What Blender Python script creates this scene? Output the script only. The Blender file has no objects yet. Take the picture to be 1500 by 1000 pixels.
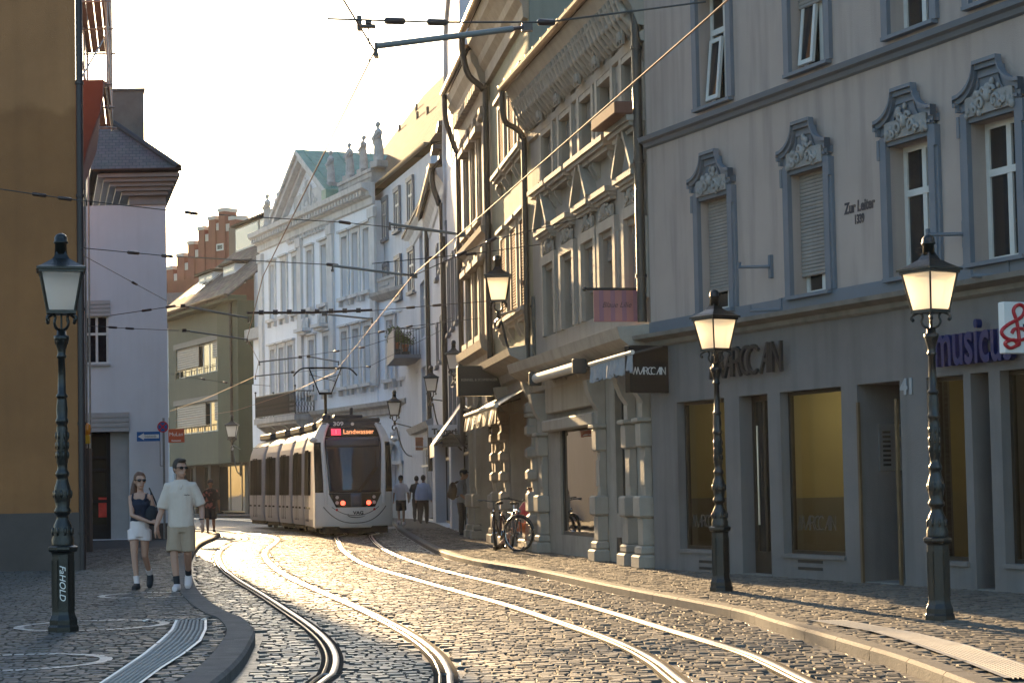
import bpy, bmesh, math, random
import numpy as np
from mathutils import Vector, Matrix, noise
random.seed(7); rng=np.random.default_rng(11)
S=bpy.context.scene; COL=S.collection
R=math.radians; PI=math.pi
# ---------------------------------------------------------------- camera
F=2800.0; EYE=1.4; SH=64.0
cam=bpy.data.cameras.new('camera'); cam.sensor_width=36; cam.lens=F/1500*36; cam.shift_y=SH/1500; cam.clip_end=2000
CAM=bpy.data.objects.new('camera',cam); COL.objects.link(CAM)
CR=(Matrix.Rotation(R(93),4,'X')@Matrix.Rotation(R(-1.1),4,'Z'))
CAM.matrix_world=Matrix.Translation((0,0,EYE))@CR; S.camera=CAM
CR3=CR.to_3x3()
def ray(px,py): return CR3@Vector(((px-750)/F,(500+SH-py)/F,-1))
def at(px,py,Y):
    d=ray(px,py); return Vector((0,0,EYE))+d*(Y/d.y)
def gnd(px,py,z=0.0):
    d=ray(px,py); return Vector((0,0,EYE))+d*((z-EYE)/d.z)
# ---------------------------------------------------------------- materials
def newmat(name):
    m=bpy.data.materials.new(name); m.use_nodes=True
    nt=m.node_tree; return m,nt,nt.nodes['Principled BSDF']
def M(name,col,rough=.75,var=.18,scale=1.2,bump=0.0,bscale=40,metal=0.0,grime=0.0,spec=.5):
    m,nt,p=newmat(name); N=nt.nodes; L=nt.links
    p.inputs['Roughness'].default_value=rough; p.inputs['Metallic'].default_value=metal
    p.inputs['Specular IOR Level'].default_value=spec
    tc=N.new('ShaderNodeTexCoord')
    if var>0 or grime>0:
        n1=N.new('ShaderNodeTexNoise'); n1.inputs['Scale'].default_value=scale; n1.inputs['Detail'].default_value=8; n1.inputs['Roughness'].default_value=.65
        L.new(tc.outputs['Object'],n1.inputs['Vector'])
        r=N.new('ShaderNodeMapRange'); r.inputs[1].default_value=.25; r.inputs[2].default_value=.75
        r.inputs[3].default_value=1-var; r.inputs[4].default_value=1+var; L.new(n1.outputs['Fac'],r.inputs[0])
        fac=r.outputs[0]
        if grime>0:
            mp=N.new('ShaderNodeMapping'); mp.inputs['Scale'].default_value=(2.5,2.5,.22); L.new(tc.outputs['Object'],mp.inputs[0])
            n2=N.new('ShaderNodeTexNoise'); n2.inputs['Scale'].default_value=1.6; n2.inputs['Detail'].default_value=7; L.new(mp.outputs[0],n2.inputs['Vector'])
            r2=N.new('ShaderNodeMapRange'); r2.inputs[1].default_value=.48; r2.inputs[2].default_value=.75; r2.inputs[3].default_value=1; r2.inputs[4].default_value=1-grime
            L.new(n2.outputs['Fac'],r2.inputs[0])
            mm=N.new('ShaderNodeMath'); mm.operation='MULTIPLY'; L.new(fac,mm.inputs[0]); L.new(r2.outputs[0],mm.inputs[1]); fac=mm.outputs[0]
        mx=N.new('ShaderNodeMix'); mx.data_type='RGBA'; mx.blend_type='MULTIPLY'; mx.inputs[0].default_value=1
        mx.inputs[6].default_value=(*col,1); cc=N.new('ShaderNodeCombineColor')
        for i in range(3): L.new(fac,cc.inputs[i])
        L.new(cc.outputs[0],mx.inputs[7]); L.new(mx.outputs[2],p.inputs['Base Color'])
    else: p.inputs['Base Color'].default_value=(*col,1)
    if bump>0:
        nb=N.new('ShaderNodeTexNoise'); nb.inputs['Scale'].default_value=bscale; nb.inputs['Detail'].default_value=6
        L.new(tc.outputs['Object'],nb.inputs['Vector'])
        b=N.new('ShaderNodeBump'); b.inputs['Strength'].default_value=bump; b.inputs['Distance'].default_value=.02
        L.new(nb.outputs['Fac'],b.inputs['Height']); L.new(b.outputs[0],p.inputs['Normal'])
    return m
def stone_mat(name,ca,cb,rough=.5,bump=.35,spec=.5):
    m,nt,p=newmat(name); N=nt.nodes; L=nt.links; p.inputs['Specular IOR Level'].default_value=spec
    a=N.new('ShaderNodeAttribute'); a.attribute_name='tone'
    ge=N.new('ShaderNodeNewGeometry')
    n=N.new('ShaderNodeTexNoise'); n.inputs['Scale'].default_value=.7; n.inputs['Detail'].default_value=7; L.new(ge.outputs['Position'],n.inputs['Vector'])
    ad=N.new('ShaderNodeMath'); ad.operation='MULTIPLY_ADD'; ad.inputs[1].default_value=.7; L.new(n.outputs['Fac'],ad.inputs[2]); L.new(a.outputs['Fac'],ad.inputs[0])
    rm=N.new('ShaderNodeMapRange'); rm.inputs[1].default_value=.35; rm.inputs[2].default_value=1.25; L.new(ad.outputs[0],rm.inputs[0])
    mx=N.new('ShaderNodeMix'); mx.data_type='RGBA'; mx.inputs[6].default_value=(*ca,1); mx.inputs[7].default_value=(*cb,1)
    L.new(rm.outputs[0],mx.inputs[0]); L.new(mx.outputs[2],p.inputs['Base Color'])
    r2=N.new('ShaderNodeMapRange'); r2.inputs[3].default_value=rough-.1; r2.inputs[4].default_value=rough+.14; L.new(a.outputs['Fac'],r2.inputs[0]); L.new(r2.outputs[0],p.inputs['Roughness'])
    nb=N.new('ShaderNodeTexNoise'); nb.inputs['Scale'].default_value=45; nb.inputs['Detail'].default_value=5; L.new(ge.outputs['Position'],nb.inputs['Vector'])
    b=N.new('ShaderNodeBump'); b.inputs['Strength'].default_value=bump; b.inputs['Distance'].default_value=.012; L.new(nb.outputs['Fac'],b.inputs['Height']); L.new(b.outputs[0],p.inputs['Normal'])
    return m
def tile_mat(name,ca,cb,sx=.18,sz=.16,rough=.6,bump=.8,along='xz'):
    m,nt,p=newmat(name); N=nt.nodes; L=nt.links
    tc=N.new('ShaderNodeTexCoord'); uvm=N.new('ShaderNodeUVMap')
    br=N.new('ShaderNodeTexBrick'); br.inputs['Scale'].default_value=1; br.inputs['Brick Width'].default_value=sx; br.inputs['Row Height'].default_value=sz
    br.inputs['Mortar Size'].default_value=.012; br.inputs['Color1'].default_value=(*ca,1); br.inputs['Color2'].default_value=(*cb,1); br.inputs['Mortar'].default_value=(ca[0]*.35,ca[1]*.35,ca[2]*.35,1)
    br.inputs['Mortar Smooth'].default_value=.4
    L.new(uvm.outputs[0],br.inputs['Vector'])
    n=N.new('ShaderNodeTexNoise'); n.inputs['Scale'].default_value=1.5; n.inputs['Detail'].default_value=8; L.new(tc.outputs['Object'],n.inputs['Vector'])
    mx=N.new('ShaderNodeMix'); mx.data_type='RGBA'; mx.blend_type='OVERLAY'; mx.inputs[0].default_value=.55; L.new(br.outputs['Color'],mx.inputs[6]); L.new(n.outputs['Color'],mx.inputs[7])
    hs=N.new('ShaderNodeHueSaturation'); hs.inputs['Saturation'].default_value=.75; L.new(mx.outputs[2],hs.inputs['Color'])
    L.new(hs.outputs[0],p.inputs['Base Color']); p.inputs['Roughness'].default_value=rough; p.inputs['Specular IOR Level'].default_value=.5 if rough<.8 else .12
    # saw-tooth rows: each course tilts up to its lower edge
    sp=N.new('ShaderNodeSeparateXYZ'); L.new(uvm.outputs[0],sp.inputs[0])
    dv=N.new('ShaderNodeMath'); dv.operation='DIVIDE'; dv.inputs[1].default_value=sz; L.new(sp.outputs[1],dv.inputs[0])
    fr=N.new('ShaderNodeMath'); fr.operation='FRACT'; L.new(dv.outputs[0],fr.inputs[0])
    iv=N.new('ShaderNodeMath'); iv.operation='MULTIPLY_ADD'; iv.inputs[1].default_value=-.6; iv.inputs[2].default_value=1; L.new(fr.outputs[0],iv.inputs[0])
    ad=N.new('ShaderNodeMath'); ad.operation='SUBTRACT'; L.new(iv.outputs[0],ad.inputs[0]); L.new(br.outputs['Fac'],ad.inputs[1])
    b=N.new('ShaderNodeBump'); b.inputs['Strength'].default_value=bump; b.inputs['Distance'].default_value=.03; L.new(ad.outputs[0],b.inputs['Height']); L.new(b.outputs[0],p.inputs['Normal'])
    return m
def glass_mat(name,col=(.012,.015,.018),rough=.03,ior=1.6):
    m,nt,p=newmat(name); N=nt.nodes; L=nt.links
    p.inputs['Base Color'].default_value=(*col,1); p.inputs['Roughness'].default_value=rough; p.inputs['IOR'].default_value=ior
    tc=N.new('ShaderNodeTexCoord'); n=N.new('ShaderNodeTexNoise'); n.inputs['Scale'].default_value=.9; L.new(tc.outputs['Object'],n.inputs['Vector'])
    b=N.new('ShaderNodeBump'); b.inputs['Strength'].default_value=.06; b.inputs['Distance'].default_value=.05; L.new(n.outputs['Fac'],b.inputs['Height']); L.new(b.outputs[0],p.inputs['Normal'])
    return m
def clear_mat(name,tint=(.9,.92,.9)):
    m,nt,p=newmat(name); N=nt.nodes; L=nt.links
    t=N.new('ShaderNodeBsdfTransparent'); t.inputs[0].default_value=(*tint,1)
    g=N.new('ShaderNodeBsdfGlossy'); g.inputs['Roughness'].default_value=.02
    fr=N.new('ShaderNodeFresnel'); fr.inputs[0].default_value=1.7
    mx=N.new('ShaderNodeMixShader'); L.new(fr.outputs[0],mx.inputs[0]); L.new(t.outputs[0],mx.inputs[1]); L.new(g.outputs[0],mx.inputs[2])
    L.new(mx.outputs[0],N['Material Output'].inputs[0]); return m
def milk_mat(name):
    m,nt,p=newmat(name); N=nt.nodes; L=nt.links
    t=N.new('ShaderNodeBsdfTranslucent'); t.inputs[0].default_value=(1,1,1,1)
    d=N.new('ShaderNodeBsdfDiffuse'); d.inputs[0].default_value=(.75,.75,.72,1)
    tr=N.new('ShaderNodeBsdfTransparent'); tr.inputs[0].default_value=(.95,.93,.88,1)
    mx=N.new('ShaderNodeMixShader'); mx.inputs[0].default_value=.05; L.new(t.outputs[0],mx.inputs[1]); L.new(d.outputs[0],mx.inputs[2])
    m2=N.new('ShaderNodeMixShader'); m2.inputs[0].default_value=.30; L.new(mx.outputs[0],m2.inputs[1]); L.new(tr.outputs[0],m2.inputs[2])
    L.new(m2.outputs[0],N['Material Output'].inputs[0]); return m
def matt(name,ca,cb,scale=2.0):
    """purely diffuse; soft streaks in the colour imitate reflections"""
    m,nt,p=newmat(name); N=nt.nodes; L=nt.links; d=N.new('ShaderNodeBsdfDiffuse'); tc=N.new('ShaderNodeTexCoord'); mp=N.new('ShaderNodeMapping'); mp.inputs['Scale'].default_value=(scale,scale,.25); n=N.new('ShaderNodeTexNoise'); n.inputs['Scale'].default_value=2; n.inputs['Detail'].default_value=4
    L.new(tc.outputs['Object'],mp.inputs[0]); L.new(mp.outputs[0],n.inputs['Vector']); r=N.new('ShaderNodeMapRange'); r.inputs[1].default_value=.4; r.inputs[2].default_value=.65; L.new(n.outputs['Fac'],r.inputs[0])
    x=N.new('ShaderNodeMix'); x.data_type='RGBA'; x.inputs[6].default_value=(*ca,1); x.inputs[7].default_value=(*cb,1); L.new(r.outputs[0],x.inputs[0]); L.new(x.outputs[2],d.inputs[0]); L.new(d.outputs[0],N['Material Output'].inputs[0]); return m
def emit_mat(name,col,st):
    m,nt,p=newmat(name); p.inputs['Base Color'].default_value=(*[c*.3 for c in col],1); p.inputs['Emission Color'].default_value=(*col,1); p.inputs['Emission Strength'].default_value=st; return m
# ---------------------------------------------------------------- mesh builder
class MB:
    def __init__(s): s.v=[]; s.f=[]; s.mi=[]; s.sm=[]; s.uv={}; s.mat=0; s.smooth=False; s.X=None
    def _add(s,vs,fs,smooth=None):
        o=len(s.v)
        if s.X is not None: vs=[s.X@Vector(p) for p in vs]
        s.v+= [tuple(p) for p in vs]
        for f in fs: s.f.append([i+o for i in f]); s.mi.append(s.mat); s.sm.append(s.smooth if smooth is None else smooth)
        return s
    def quad(s,a,b,c,d,uv=None):
        s._add([a,b,c,d],[(0,1,2,3)])
        if uv: s.uv[len(s.f)-1]=uv
        return s
    def box(s,x0,x1,y0,y1,z0,z1):
        vs=[(x,y,z) for z in (z0,z1) for y in (y0,y1) for x in (x0,x1)]
        return s._add(vs,[(0,2,3,1),(4,5,7,6),(0,1,5,4),(2,6,7,3),(0,4,6,2),(1,3,7,5)])
    def bbox(s,x0,x1,y0,y1,z0,z1,b=.01):
        # chamfered box: inset top/bottom rings
        vs=[];
        for (z,i) in ((z0,b),(z0+b,0),(z1-b,0),(z1,b)):
            vs+=[(x0+i,y0+i,z),(x1-i,y0+i,z),(x1-i,y1-i,z),(x0+i,y1-i,z)]
        fs=[(3,2,1,0),(12,13,14,15)]
        for k in range(3):
            for j in range(4): a=4*k+j; bq=4*k+(j+1)%4; fs.append((a,bq,bq+4,a+4))
        return s._add(vs,fs)
    def prism(s,poly,ax,a0,a1):
        # poly of 2D pts in plane perpendicular to ax ('x':(y,z) 'y':(x,z) 'z':(x,y))
        n=len(poly)
        def P(p,a): return {'x':(a,p[0],p[1]),'y':(p[0],a,p[1]),'z':(p[0],p[1],a)}[ax]
        ar=sum(poly[i][0]*poly[(i+1)%n][1]-poly[(i+1)%n][0]*poly[i][1] for i in range(n))
        if (ar>0)==(ax=='y'): poly=poly[::-1]
        vs=[P(p,a0) for p in poly]+[P(p,a1) for p in poly]
        fs=[tuple(range(n))[::-1],tuple(range(n,2*n))]+[(i,(i+1)%n,(i+1)%n+n,i+n) for i in range(n)]
        return s._add(vs,fs)
    def tube(s,pts,r,n=8,caps=True,smooth=True,flat=1.0):
        pts=[Vector(p) for p in pts]; k=len(pts)
        rs=r if isinstance(r,(list,tuple)) else [r]*k
        vs=[]; pn=None
        for i,p in enumerate(pts):
            t=(pts[min(i+1,k-1)]-pts[max(i-1,0)])
            if t.length<1e-9: t=Vector((0,0,1))
            t.normalize()
            if pn is None:
                h=Vector((0,0,1)) if abs(t.z)<.9 else Vector((1,0,0)); a=t.cross(h).normalized()
            else:
                a=pn-t*pn.dot(t)
                a=a.normalized() if a.length>1e-6 else t.orthogonal().normalized()
            pn=a; b=t.cross(a)
            for j in range(n):
                q=2*PI*j/n; vs.append(p+a*(math.cos(q)*rs[i])+b*(math.sin(q)*rs[i]*flat))
        fs=[(i*n+j,i*n+(j+1)%n,(i+1)*n+(j+1)%n,(i+1)*n+j) for i in range(k-1) for j in range(n)]
        s._add(vs,fs,smooth)
        if caps: s._add([vs[j] if s.X is None else vs[j] for j in range(n)],[tuple(range(n))[::-1]],False); s._add(vs[-n:],[tuple(range(n))],False)
        return s
    def lathe(s,prof,n=16,c=(0,0,0),smooth=True,rot=0.0,sx=1.0,sy=1.0):
        vs=[]
        for r,z in prof:
            for j in range(n):
                q=2*PI*j/n+rot; vs.append((c[0]+r*math.cos(q)*sx,c[1]+r*math.sin(q)*sy,c[2]+z))
        k=len(prof); fs=[(i*n+j,i*n+(j+1)%n,(i+1)*n+(j+1)%n,(i+1)*n+j) for i in range(k-1) for j in range(n)]
        fs+= [tuple(range(n))[::-1],tuple(range((k-1)*n,k*n))]
        return s._add(vs,fs,smooth)
    def ball(s,c,r,n=10,m=6,sc=(1,1,1),smooth=True):
        prof=[(max(math.sin(PI*i/m),1e-4)*r,-math.cos(PI*i/m)*r) for i in range(m+1)]
        vs=[]
        for rr,z in prof:
            for j in range(n):
                q=2*PI*j/n; vs.append((c[0]+rr*math.cos(q)*sc[0],c[1]+rr*math.sin(q)*sc[1],c[2]+z*sc[2]))
        fs=[(i*n+j,i*n+(j+1)%n,(i+1)*n+(j+1)%n,(i+1)*n+j) for i in range(m) for j in range(n)]
        return s._add(vs,fs,smooth)
    def disc(s,c,r,n=20,nrm='y',t=.01):
        poly=[(math.cos(2*PI*i/n)*r,math.sin(2*PI*i/n)*r) for i in range(n)]
        i={'x':0,'y':1,'z':2}[nrm]; o=[c[j] for j in range(3) if j!=i]
        return s.prism([(o[0]+p[0],o[1]+p[1]) for p in poly],nrm,c[i]-t/2,c[i]+t/2)
    def torus(s,c,R0,r,n=28,m=8,ax='x',a0=0,a1=2*PI):
        pts=[]
        for i in range(n+1):
            q=a0+(a1-a0)*i/n; p=[0,0,0]; k={'x':(1,2),'y':(0,2),'z':(0,1)}[ax]
            p[k[0]]=math.cos(q)*R0; p[k[1]]=math.sin(q)*R0; pts.append((c[0]+p[0],c[1]+p[1],c[2]+p[2]))
        return s.tube(pts,r,m,caps=abs(a1-a0)<6.2)
    def build(s,name,mats,parent=None,loc=None,rot=None):
        me=bpy.data.meshes.new(name); me.from_pydata(s.v,[],s.f)
        if not isinstance(mats,(list,tuple)): mats=[mats]
        for m in mats: me.materials.append(m)
        me.polygons.foreach_set('material_index',s.mi); me.polygons.foreach_set('use_smooth',s.sm)
        if s.uv:
            ul=me.uv_layers.new(name='UVMap')
            for fi,uv in s.uv.items():
                for li,q in zip(me.polygons[fi].loop_indices,uv): ul.data[li].uv=q
        me.update()
        o=bpy.data.objects.new(name,me); COL.objects.link(o)
        if parent: o.parent=parent
        if loc: o.location=loc
        if rot: o.rotation_euler=rot
        return o
def B(*a,**k): return MB().box(*a,**k)
def tag(o,label=None,cat=None,group=None,kind=None):
    if label: o['label']=label
    if cat: o['category']=cat
    if group: o['group']=group
    if kind: o['kind']=kind
    return o
def thing(name,label,cat,loc=(0,0,0),rz=0,group=None):
    o=bpy.data.objects.new(name,None); COL.objects.link(o); o.empty_display_size=.2
    o.location=loc; o.rotation_euler=(0,0,rz); return tag(o,label,cat,group)
KIDS={}
def copy_tree(o,loc=None,rz=None,label=None,group=None,parent=None,sc=None):
    c=o.copy(); COL.objects.link(c)
    if parent: c.parent=parent
    if loc is not None: c.location=loc
    if rz is not None: c.rotation_euler=(0,0,rz)
    if sc: c.scale=(sc,)*3
    if label: c['label']=label
    if group: c['group']=group
    for ch in list(o.children): copy_tree(ch,parent=c)
    return c
def text(s,size,mat,parent,loc,rot=(R(90),0,0),ext=.01,name='lettering',align='CENTER',sx=1.0,shear=0.0,bold=0.0,space=1.0):
    cu=bpy.data.curves.new(name,'FONT'); cu.body=s; cu.size=size; cu.extrude=ext; cu.align_x=align; cu.align_y='CENTER'; cu.shear=shear; cu.offset=bold; cu.space_character=space
    cu.resolution_u=4
    o=bpy.data.objects.new(name,cu); COL.objects.link(o)
    dg=bpy.context.evaluated_depsgraph_get(); me=bpy.data.meshes.new_from_object(o.evaluated_get(dg)); me.name=name
    bpy.data.objects.remove(o); bpy.data.curves.remove(cu)
    me.materials.clear(); me.materials.append(mat)
    o=bpy.data.objects.new(name,me); COL.objects.link(o); o.parent=parent; o.location=loc; o.rotation_euler=rot; o.scale=(sx,1,1)
    return o
# ---------------------------------------------------------------- facade frame
class Fac:
    """local frame of a street front: X along it (left to right seen from the street), Y into the building, Z up"""
    def __init__(s,A,Bp):
        s.A=Vector((A[0],A[1],0)); s.B=Vector((Bp[0],Bp[1],0)); d=s.B-s.A; s.L=d.length; s.u=d.normalized(); s.n=Vector((-s.u.y,s.u.x,0)); s.rz=math.atan2(s.u.y,s.u.x)
    def uv(s,px,py,off=0.0):
        d=ray(px,py); o=Vector((0,0,EYE)); a=s.A+s.n*off
        t=(a-o).dot(s.n)/d.dot(s.n); p=o+d*t; return ((p-s.A).dot(s.u),p.z)
    def rect(s,xl,xr,yt,yb,off=0.0):
        xm=(xl+xr)/2; ym=(yt+yb)/2
        return s.uv(xl,ym,off)[0],s.uv(xr,ym,off)[0],s.uv(xm,yb,off)[1],s.uv(xm,yt,off)[1]
    def root(s,name,label,cat,group=None): return thing(name,label,cat,(s.A.x,s.A.y,0),s.rz,group)
    def w(s,u,d,z): p=s.A+s.u*u+s.n*d; return Vector((p.x,p.y,z))
def wall(mb,u0,u1,z0,z1,holes,rev=.25,depth=8.0,sides=True,y=0.0):
    us=sorted({u0,u1,*[min(max(h[0],u0),u1) for h in holes],*[min(max(h[1],u0),u1) for h in holes]}); zs=sorted({z0,z1,*[h[2] for h in holes if z0<h[2]<z1],*[h[3] for h in holes if z0<h[3]<z1]})
    for i in range(len(us)-1):
        k=0
        while k<len(zs)-1:
            def hole(k): 
                cu=(us[i]+us[i+1])/2; cz=(zs[k]+zs[k+1])/2
                return any(h[0]<cu<h[1] and h[2]<cz<h[3] for h in holes)
            if hole(k): k+=1; continue
            j=k
            while j<len(zs)-1 and not hole(j): j+=1
            mb.quad((us[i],y,zs[k]),(us[i+1],y,zs[k]),(us[i+1],y,zs[j]),(us[i],y,zs[j])); k=j
    for h in holes:
        a,b,c,d=h[:4]; r=h[4] if len(h)>4 else rev
        mb.quad((a,y,c),(a,y,d),(a,y+r,d),(a,y+r,c)); mb.quad((b,y,c),(b,y+r,c),(b,y+r,d),(b,y,d))
        mb.quad((a,y,d),(b,y,d),(b,y+r,d),(a,y+r,d)); mb.quad((a,y,c),(a,y+r,c),(b,y+r,c),(b,y,c))
    if sides:
        mb.quad((u0,y,z0),(u0,y,z1),(u0,depth,z1),(u0,depth,z0)); mb.quad((u1,y,z0),(u1,depth,z0),(u1,depth,z1),(u1,y,z1))
        mb.quad((u0,y,z1),(u1,y,z1),(u1,depth,z1),(u0,depth,z1)); mb.quad((u0,depth,z0),(u0,depth,z1),(u1,depth,z1),(u1,depth,z0))
    return mb
def window(parent,u0,u1,z0,z1,y,fm,gm,cols=2,transom=None,fw=.06,name='window',bars=0,low=0.0):
    mb=MB(); t=.05
    mb.box(u0,u0+fw,y,y+t,z0,z1); mb.box(u1-fw,u1,y,y+t,z0,z1); mb.box(u0+fw,u1-fw,y,y+t,z0,z0+fw); mb.box(u0+fw,u1-fw,y,y+t,z1-fw,z1)
    for c in range(1,cols):
        x=u0+(u1-u0)*c/cols; mb.box(x-fw*.6,x+fw*.6,y-.006,y+t-.004,z0+fw,z1-fw)
    if transom:
        zt=z0+(z1-z0)*transom; mb.box(u0+fw,u1-fw,y-.016,y+t-.006,zt-fw*.6,zt+fw*.6)
    for b in range(1,bars+1):
        zb=z0+(z1-z0)*b/(bars+1); mb.box(u0+fw,u1-fw,y+.006,y+t-.008,zb-.012,zb+.012)
    if low: mb.box(u0+fw,u1-fw,y+.004,y+t-.005,z0+fw,z0+fw+low)
    w=mb.build(name,fm,parent)
    B(u0+fw*.6,u1-fw*.6,y+t*.45,y+t*.62,z0+fw*.6,z1-fw*.6).build('pane',gm,w)
    return w
def shutter(parent,u0,u1,z0,z1,y,mat,pitch=.045,name='roller_shutter',d=.012):
    n=max(3,int((z1-z0)/pitch)); poly=[(y+.03,z0)]; h=(z1-z0)/n
    pf=[]
    for i in range(n):
        zz=z0+i*h; pf+= [(y,zz+h*.15),(y-d*.3,zz+h*.5),(y,zz+h*.82),(y+d,zz+h*.9)]
    mb=MB(); mb.prism([(y+.03,z0)]+[(y+d,z0)]+pf+[(y+d,z1),(y+.03,z1)],'x',u0,u1)
    return mb.build(name,mat,parent)
def mould(mb,u0,u1,z0,prof):
    """extrude an outward profile [(projection,height)...] along the front"""
    p=[(-a,z0+b) for a,b in prof]; mb.prism([(.02,z0+prof[0][1])]+p+[(.02,z0+prof[-1][1])],'x',u0,u1); return mb
def slope(mb,u0,u1,y0,z0,y1,z1,tilt0=0,tilt1=0,th=.08):
    """roof plane from eave (y0,z0) to ridge (y1,z1) with tile uv; tilt: ridge inset"""
    Ls=math.hypot(y1-y0,z1-z0)
    mb.quad((u0,y0,z0),(u1,y0,z0),(u1-tilt1,y1,z1),(u0+tilt0,y1,z1),uv=[(0,0),(u1-u0,0),(u1-u0-tilt1,Ls),(tilt0,Ls)])
    mb.quad((u0,y0,z0-th),(u0+tilt0,y1,z1-th),(u1-tilt1,y1,z1-th),(u1,y0,z0-th))
    mb.quad((u0,y0,z0-th),(u1,y0,z0-th),(u1,y0,z0),(u0,y0,z0)); 
    mb.quad((u0,y0,z0-th),(u0,y0,z0),(u0+tilt0,y1,z1),(u0+tilt0,y1,z1-th)); mb.quad((u1,y0,z0-th),(u1-tilt1,y1,z1-th),(u1-tilt1,y1,z1),(u1,y0,z0))
    return mb
def spline(pts,n=6):
    P=[Vector(p) for p in pts]; out=[]
    for i in range(len(P)-1):
        p0=P[max(i-1,0)]; p1=P[i]; p2=P[i+1]; p3=P[min(i+2,len(P)-1)]
        for k in range(n):
            t=k/n; out.append(.5*((2*p1)+(p2-p0)*t+(2*p0-5*p1+4*p2-p3)*t*t+(3*p1-p0-3*p2+p3)*t**3))
    out.append(P[-1]); return out
def gutter(mb,u0,u1,y,z,r=.07):
    n=6; poly=[(y+math.cos(PI+PI*i/n)*r,z+math.sin(PI+PI*i/n)*r) for i in range(n+1)]
    mb.prism(poly,'x',u0,u1); return mb
def carve(mb,cx,cz,w,h,y,n=26,seed=0,arch=True):
    """carved relief: leafy scrolls and knobs"""
    rr=random.Random(seed)
    mb.smooth=False; mb.box(cx-w*.5,cx+w*.5,y-.012,y+.03,cz,cz+h*.55); mb.smooth=True
    for sgn in (-1,1):
        for (ox,oz,r0) in ((.3,.25,.16),(.55,.12,.11),(.16,.55,.12)):
            pts=[(cx+sgn*w*.5*(ox+r0*(1-t*.75)*math.cos(t*6.5)),y-.02-.02*t,cz+h*(oz+r0*1.3*(1-t*.75)*math.sin(t*6.5))) for t in [i/12 for i in range(13)]]
            mb.tube(pts,[.028*(1-.5*i/12) for i in range(13)],6)
    for i in range(n):
        x=rr.uniform(-1,1); top=(1-abs(x)**1.6)*.95 if arch else 1; z=rr.uniform(.02,max(top,.06)); r=rr.uniform(.02,.05)*min(1,w)
        mb.ball((cx+x*w*.5,y-.01,cz+z*h),r,7,5,(1.1,.8,1.3))
    mb.ball((cx,y-.02,cz+h*.45),.075*min(1,w),9,6,(.9,.8,1.3))
    return mb

def skew(root,k):
    """swing the flank of a house: everything behind the front shifts sideways with depth"""
    seen=set()
    def go(o):
        for c in o.children:
            if c.type=='MESH' and c.data.name not in seen:
                seen.add(c.data.name)
                for v in c.data.vertices:
                    if v.co.y>0: v.co.x-=k*v.co.y
            go(c)
    go(root)
# ---------------------------------------------------------------- light
SUN=Vector((-math.sin(R(13)),math.cos(R(13)),math.tan(R(11.4)))).normalized()
W=bpy.data.worlds.new('World'); S.world=W; W.use_nodes=True
wn=W.node_tree.nodes; sk=wn.new('ShaderNodeTexSky'); sk.sky_type='NISHITA'; sk.sun_disc=False; sk.sun_elevation=R(11.4); sk.sun_rotation=R(-13)
sk.air_density=1.2; sk.dust_density=1.5; sk.ozone_density=2.6
W.node_tree.links.new(sk.outputs[0],wn['Background'].inputs[0]); wn['Background'].inputs[1].default_value=.12
sl=bpy.data.lights.new('sun','SUN'); sl.energy=5.0; sl.angle=R(.5); sl.color=(1,.68,.35)
so=bpy.data.objects.new('sun',sl); COL.objects.link(so); so.rotation_euler=SUN.to_track_quat('Z','Y').to_euler()
S.view_settings.view_transform='Standard'; S.view_settings.look='None'; S.view_settings.exposure=1.85; S.view_settings.gamma=1
S.cycles.max_bounces=6; S.cycles.transparent_max_bounces=10; S.cycles.use_denoising=True; S.cycles.sample_clamp_indirect=6
# evening air: one closed box of thin haze around the street
hm=bpy.data.materials.new('haze_air'); hm.use_nodes=True; hn=hm.node_tree; hn.nodes.clear()
ho_=hn.nodes.new('ShaderNodeOutputMaterial'); hv=hn.nodes.new('ShaderNodeVolumePrincipled'); hv.inputs['Color'].default_value=(.95,.93,.9,1); hv.inputs['Density'].default_value=.00015; hv.inputs['Anisotropy'].default_value=.45
hn.links.new(hv.outputs[0],ho_.inputs['Volume'])
tag(B(-75,75,-12,170,-1.1,31).build('haze',hm),kind='stuff')
# ---------------------------------------------------------------- street plan
LK=[(-2.0,6),(-2.05,10.5),(-2.1,13.5),(-2.18,15.2),(-2.32,16.8),(-2.48,18.2),(-2.82,19.9),(-3.15,21),(-3.65,23),(-4.3,26),(-5.0,29.7),(-6.2,36.6),(-7.9,48),(-8.75,56),(-9.6,62),(-11.5,66),(-16,69),(-30,73)]
RK=[(3.3,4),(3.02,8),(2.85,13.5),(2.7,15.4),(2.42,18.1),(2.2,20.1),(1.3,24.5),(.32,29.8),(-.88,35.1),(-1.74,41.2),(-3.1,55),(-3.75,62),(-5.0,76),(-7.2,86),(-11,95),(-20,110)]
def curve2(pts,n=8): return [Vector((p.x,p.y)) for p in spline([(a,b,0) for a,b in pts],n)]
LKc=curve2(LK); RKc=curve2(RK)
lx=lambda y:np.interp(y,[p.y for p in LKc],[p.x for p in LKc]); rx=lambda y:np.interp(y,[p.y for p in RKc],[p.x for p in RKc])
RAILPX=[[(360,788),(335,797),(320,810),(324,828),(344,846),(380,868),(420,894),(452,916),(476,938),(487,960),(482,984),(462,1000)],
        [(406,788),(389,807),(394,822),(420,842),(468,864),(524,888),(572,912),(612,936),(640,960),(653,984),(654,1000)],
        [(493,786),(496,792),(504,806),(536,826),(604,846),(660,862),(740,884),(820,910),(900,938),(954,965),(1000,1000)],
        [(543,784),(554,797),(580,812),(640,832),(740,856),(820,875),(900,897),(987,923),(1080,951),(1127,970),(1180,996)]]
m_steel=M('rail_steel',(.55,.52,.48),.34,.15,2,metal=1.0); m_groove=M('rail_groove',(.025,.023,.022),.95,0,spec=.05)
RAILX=[]
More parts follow.
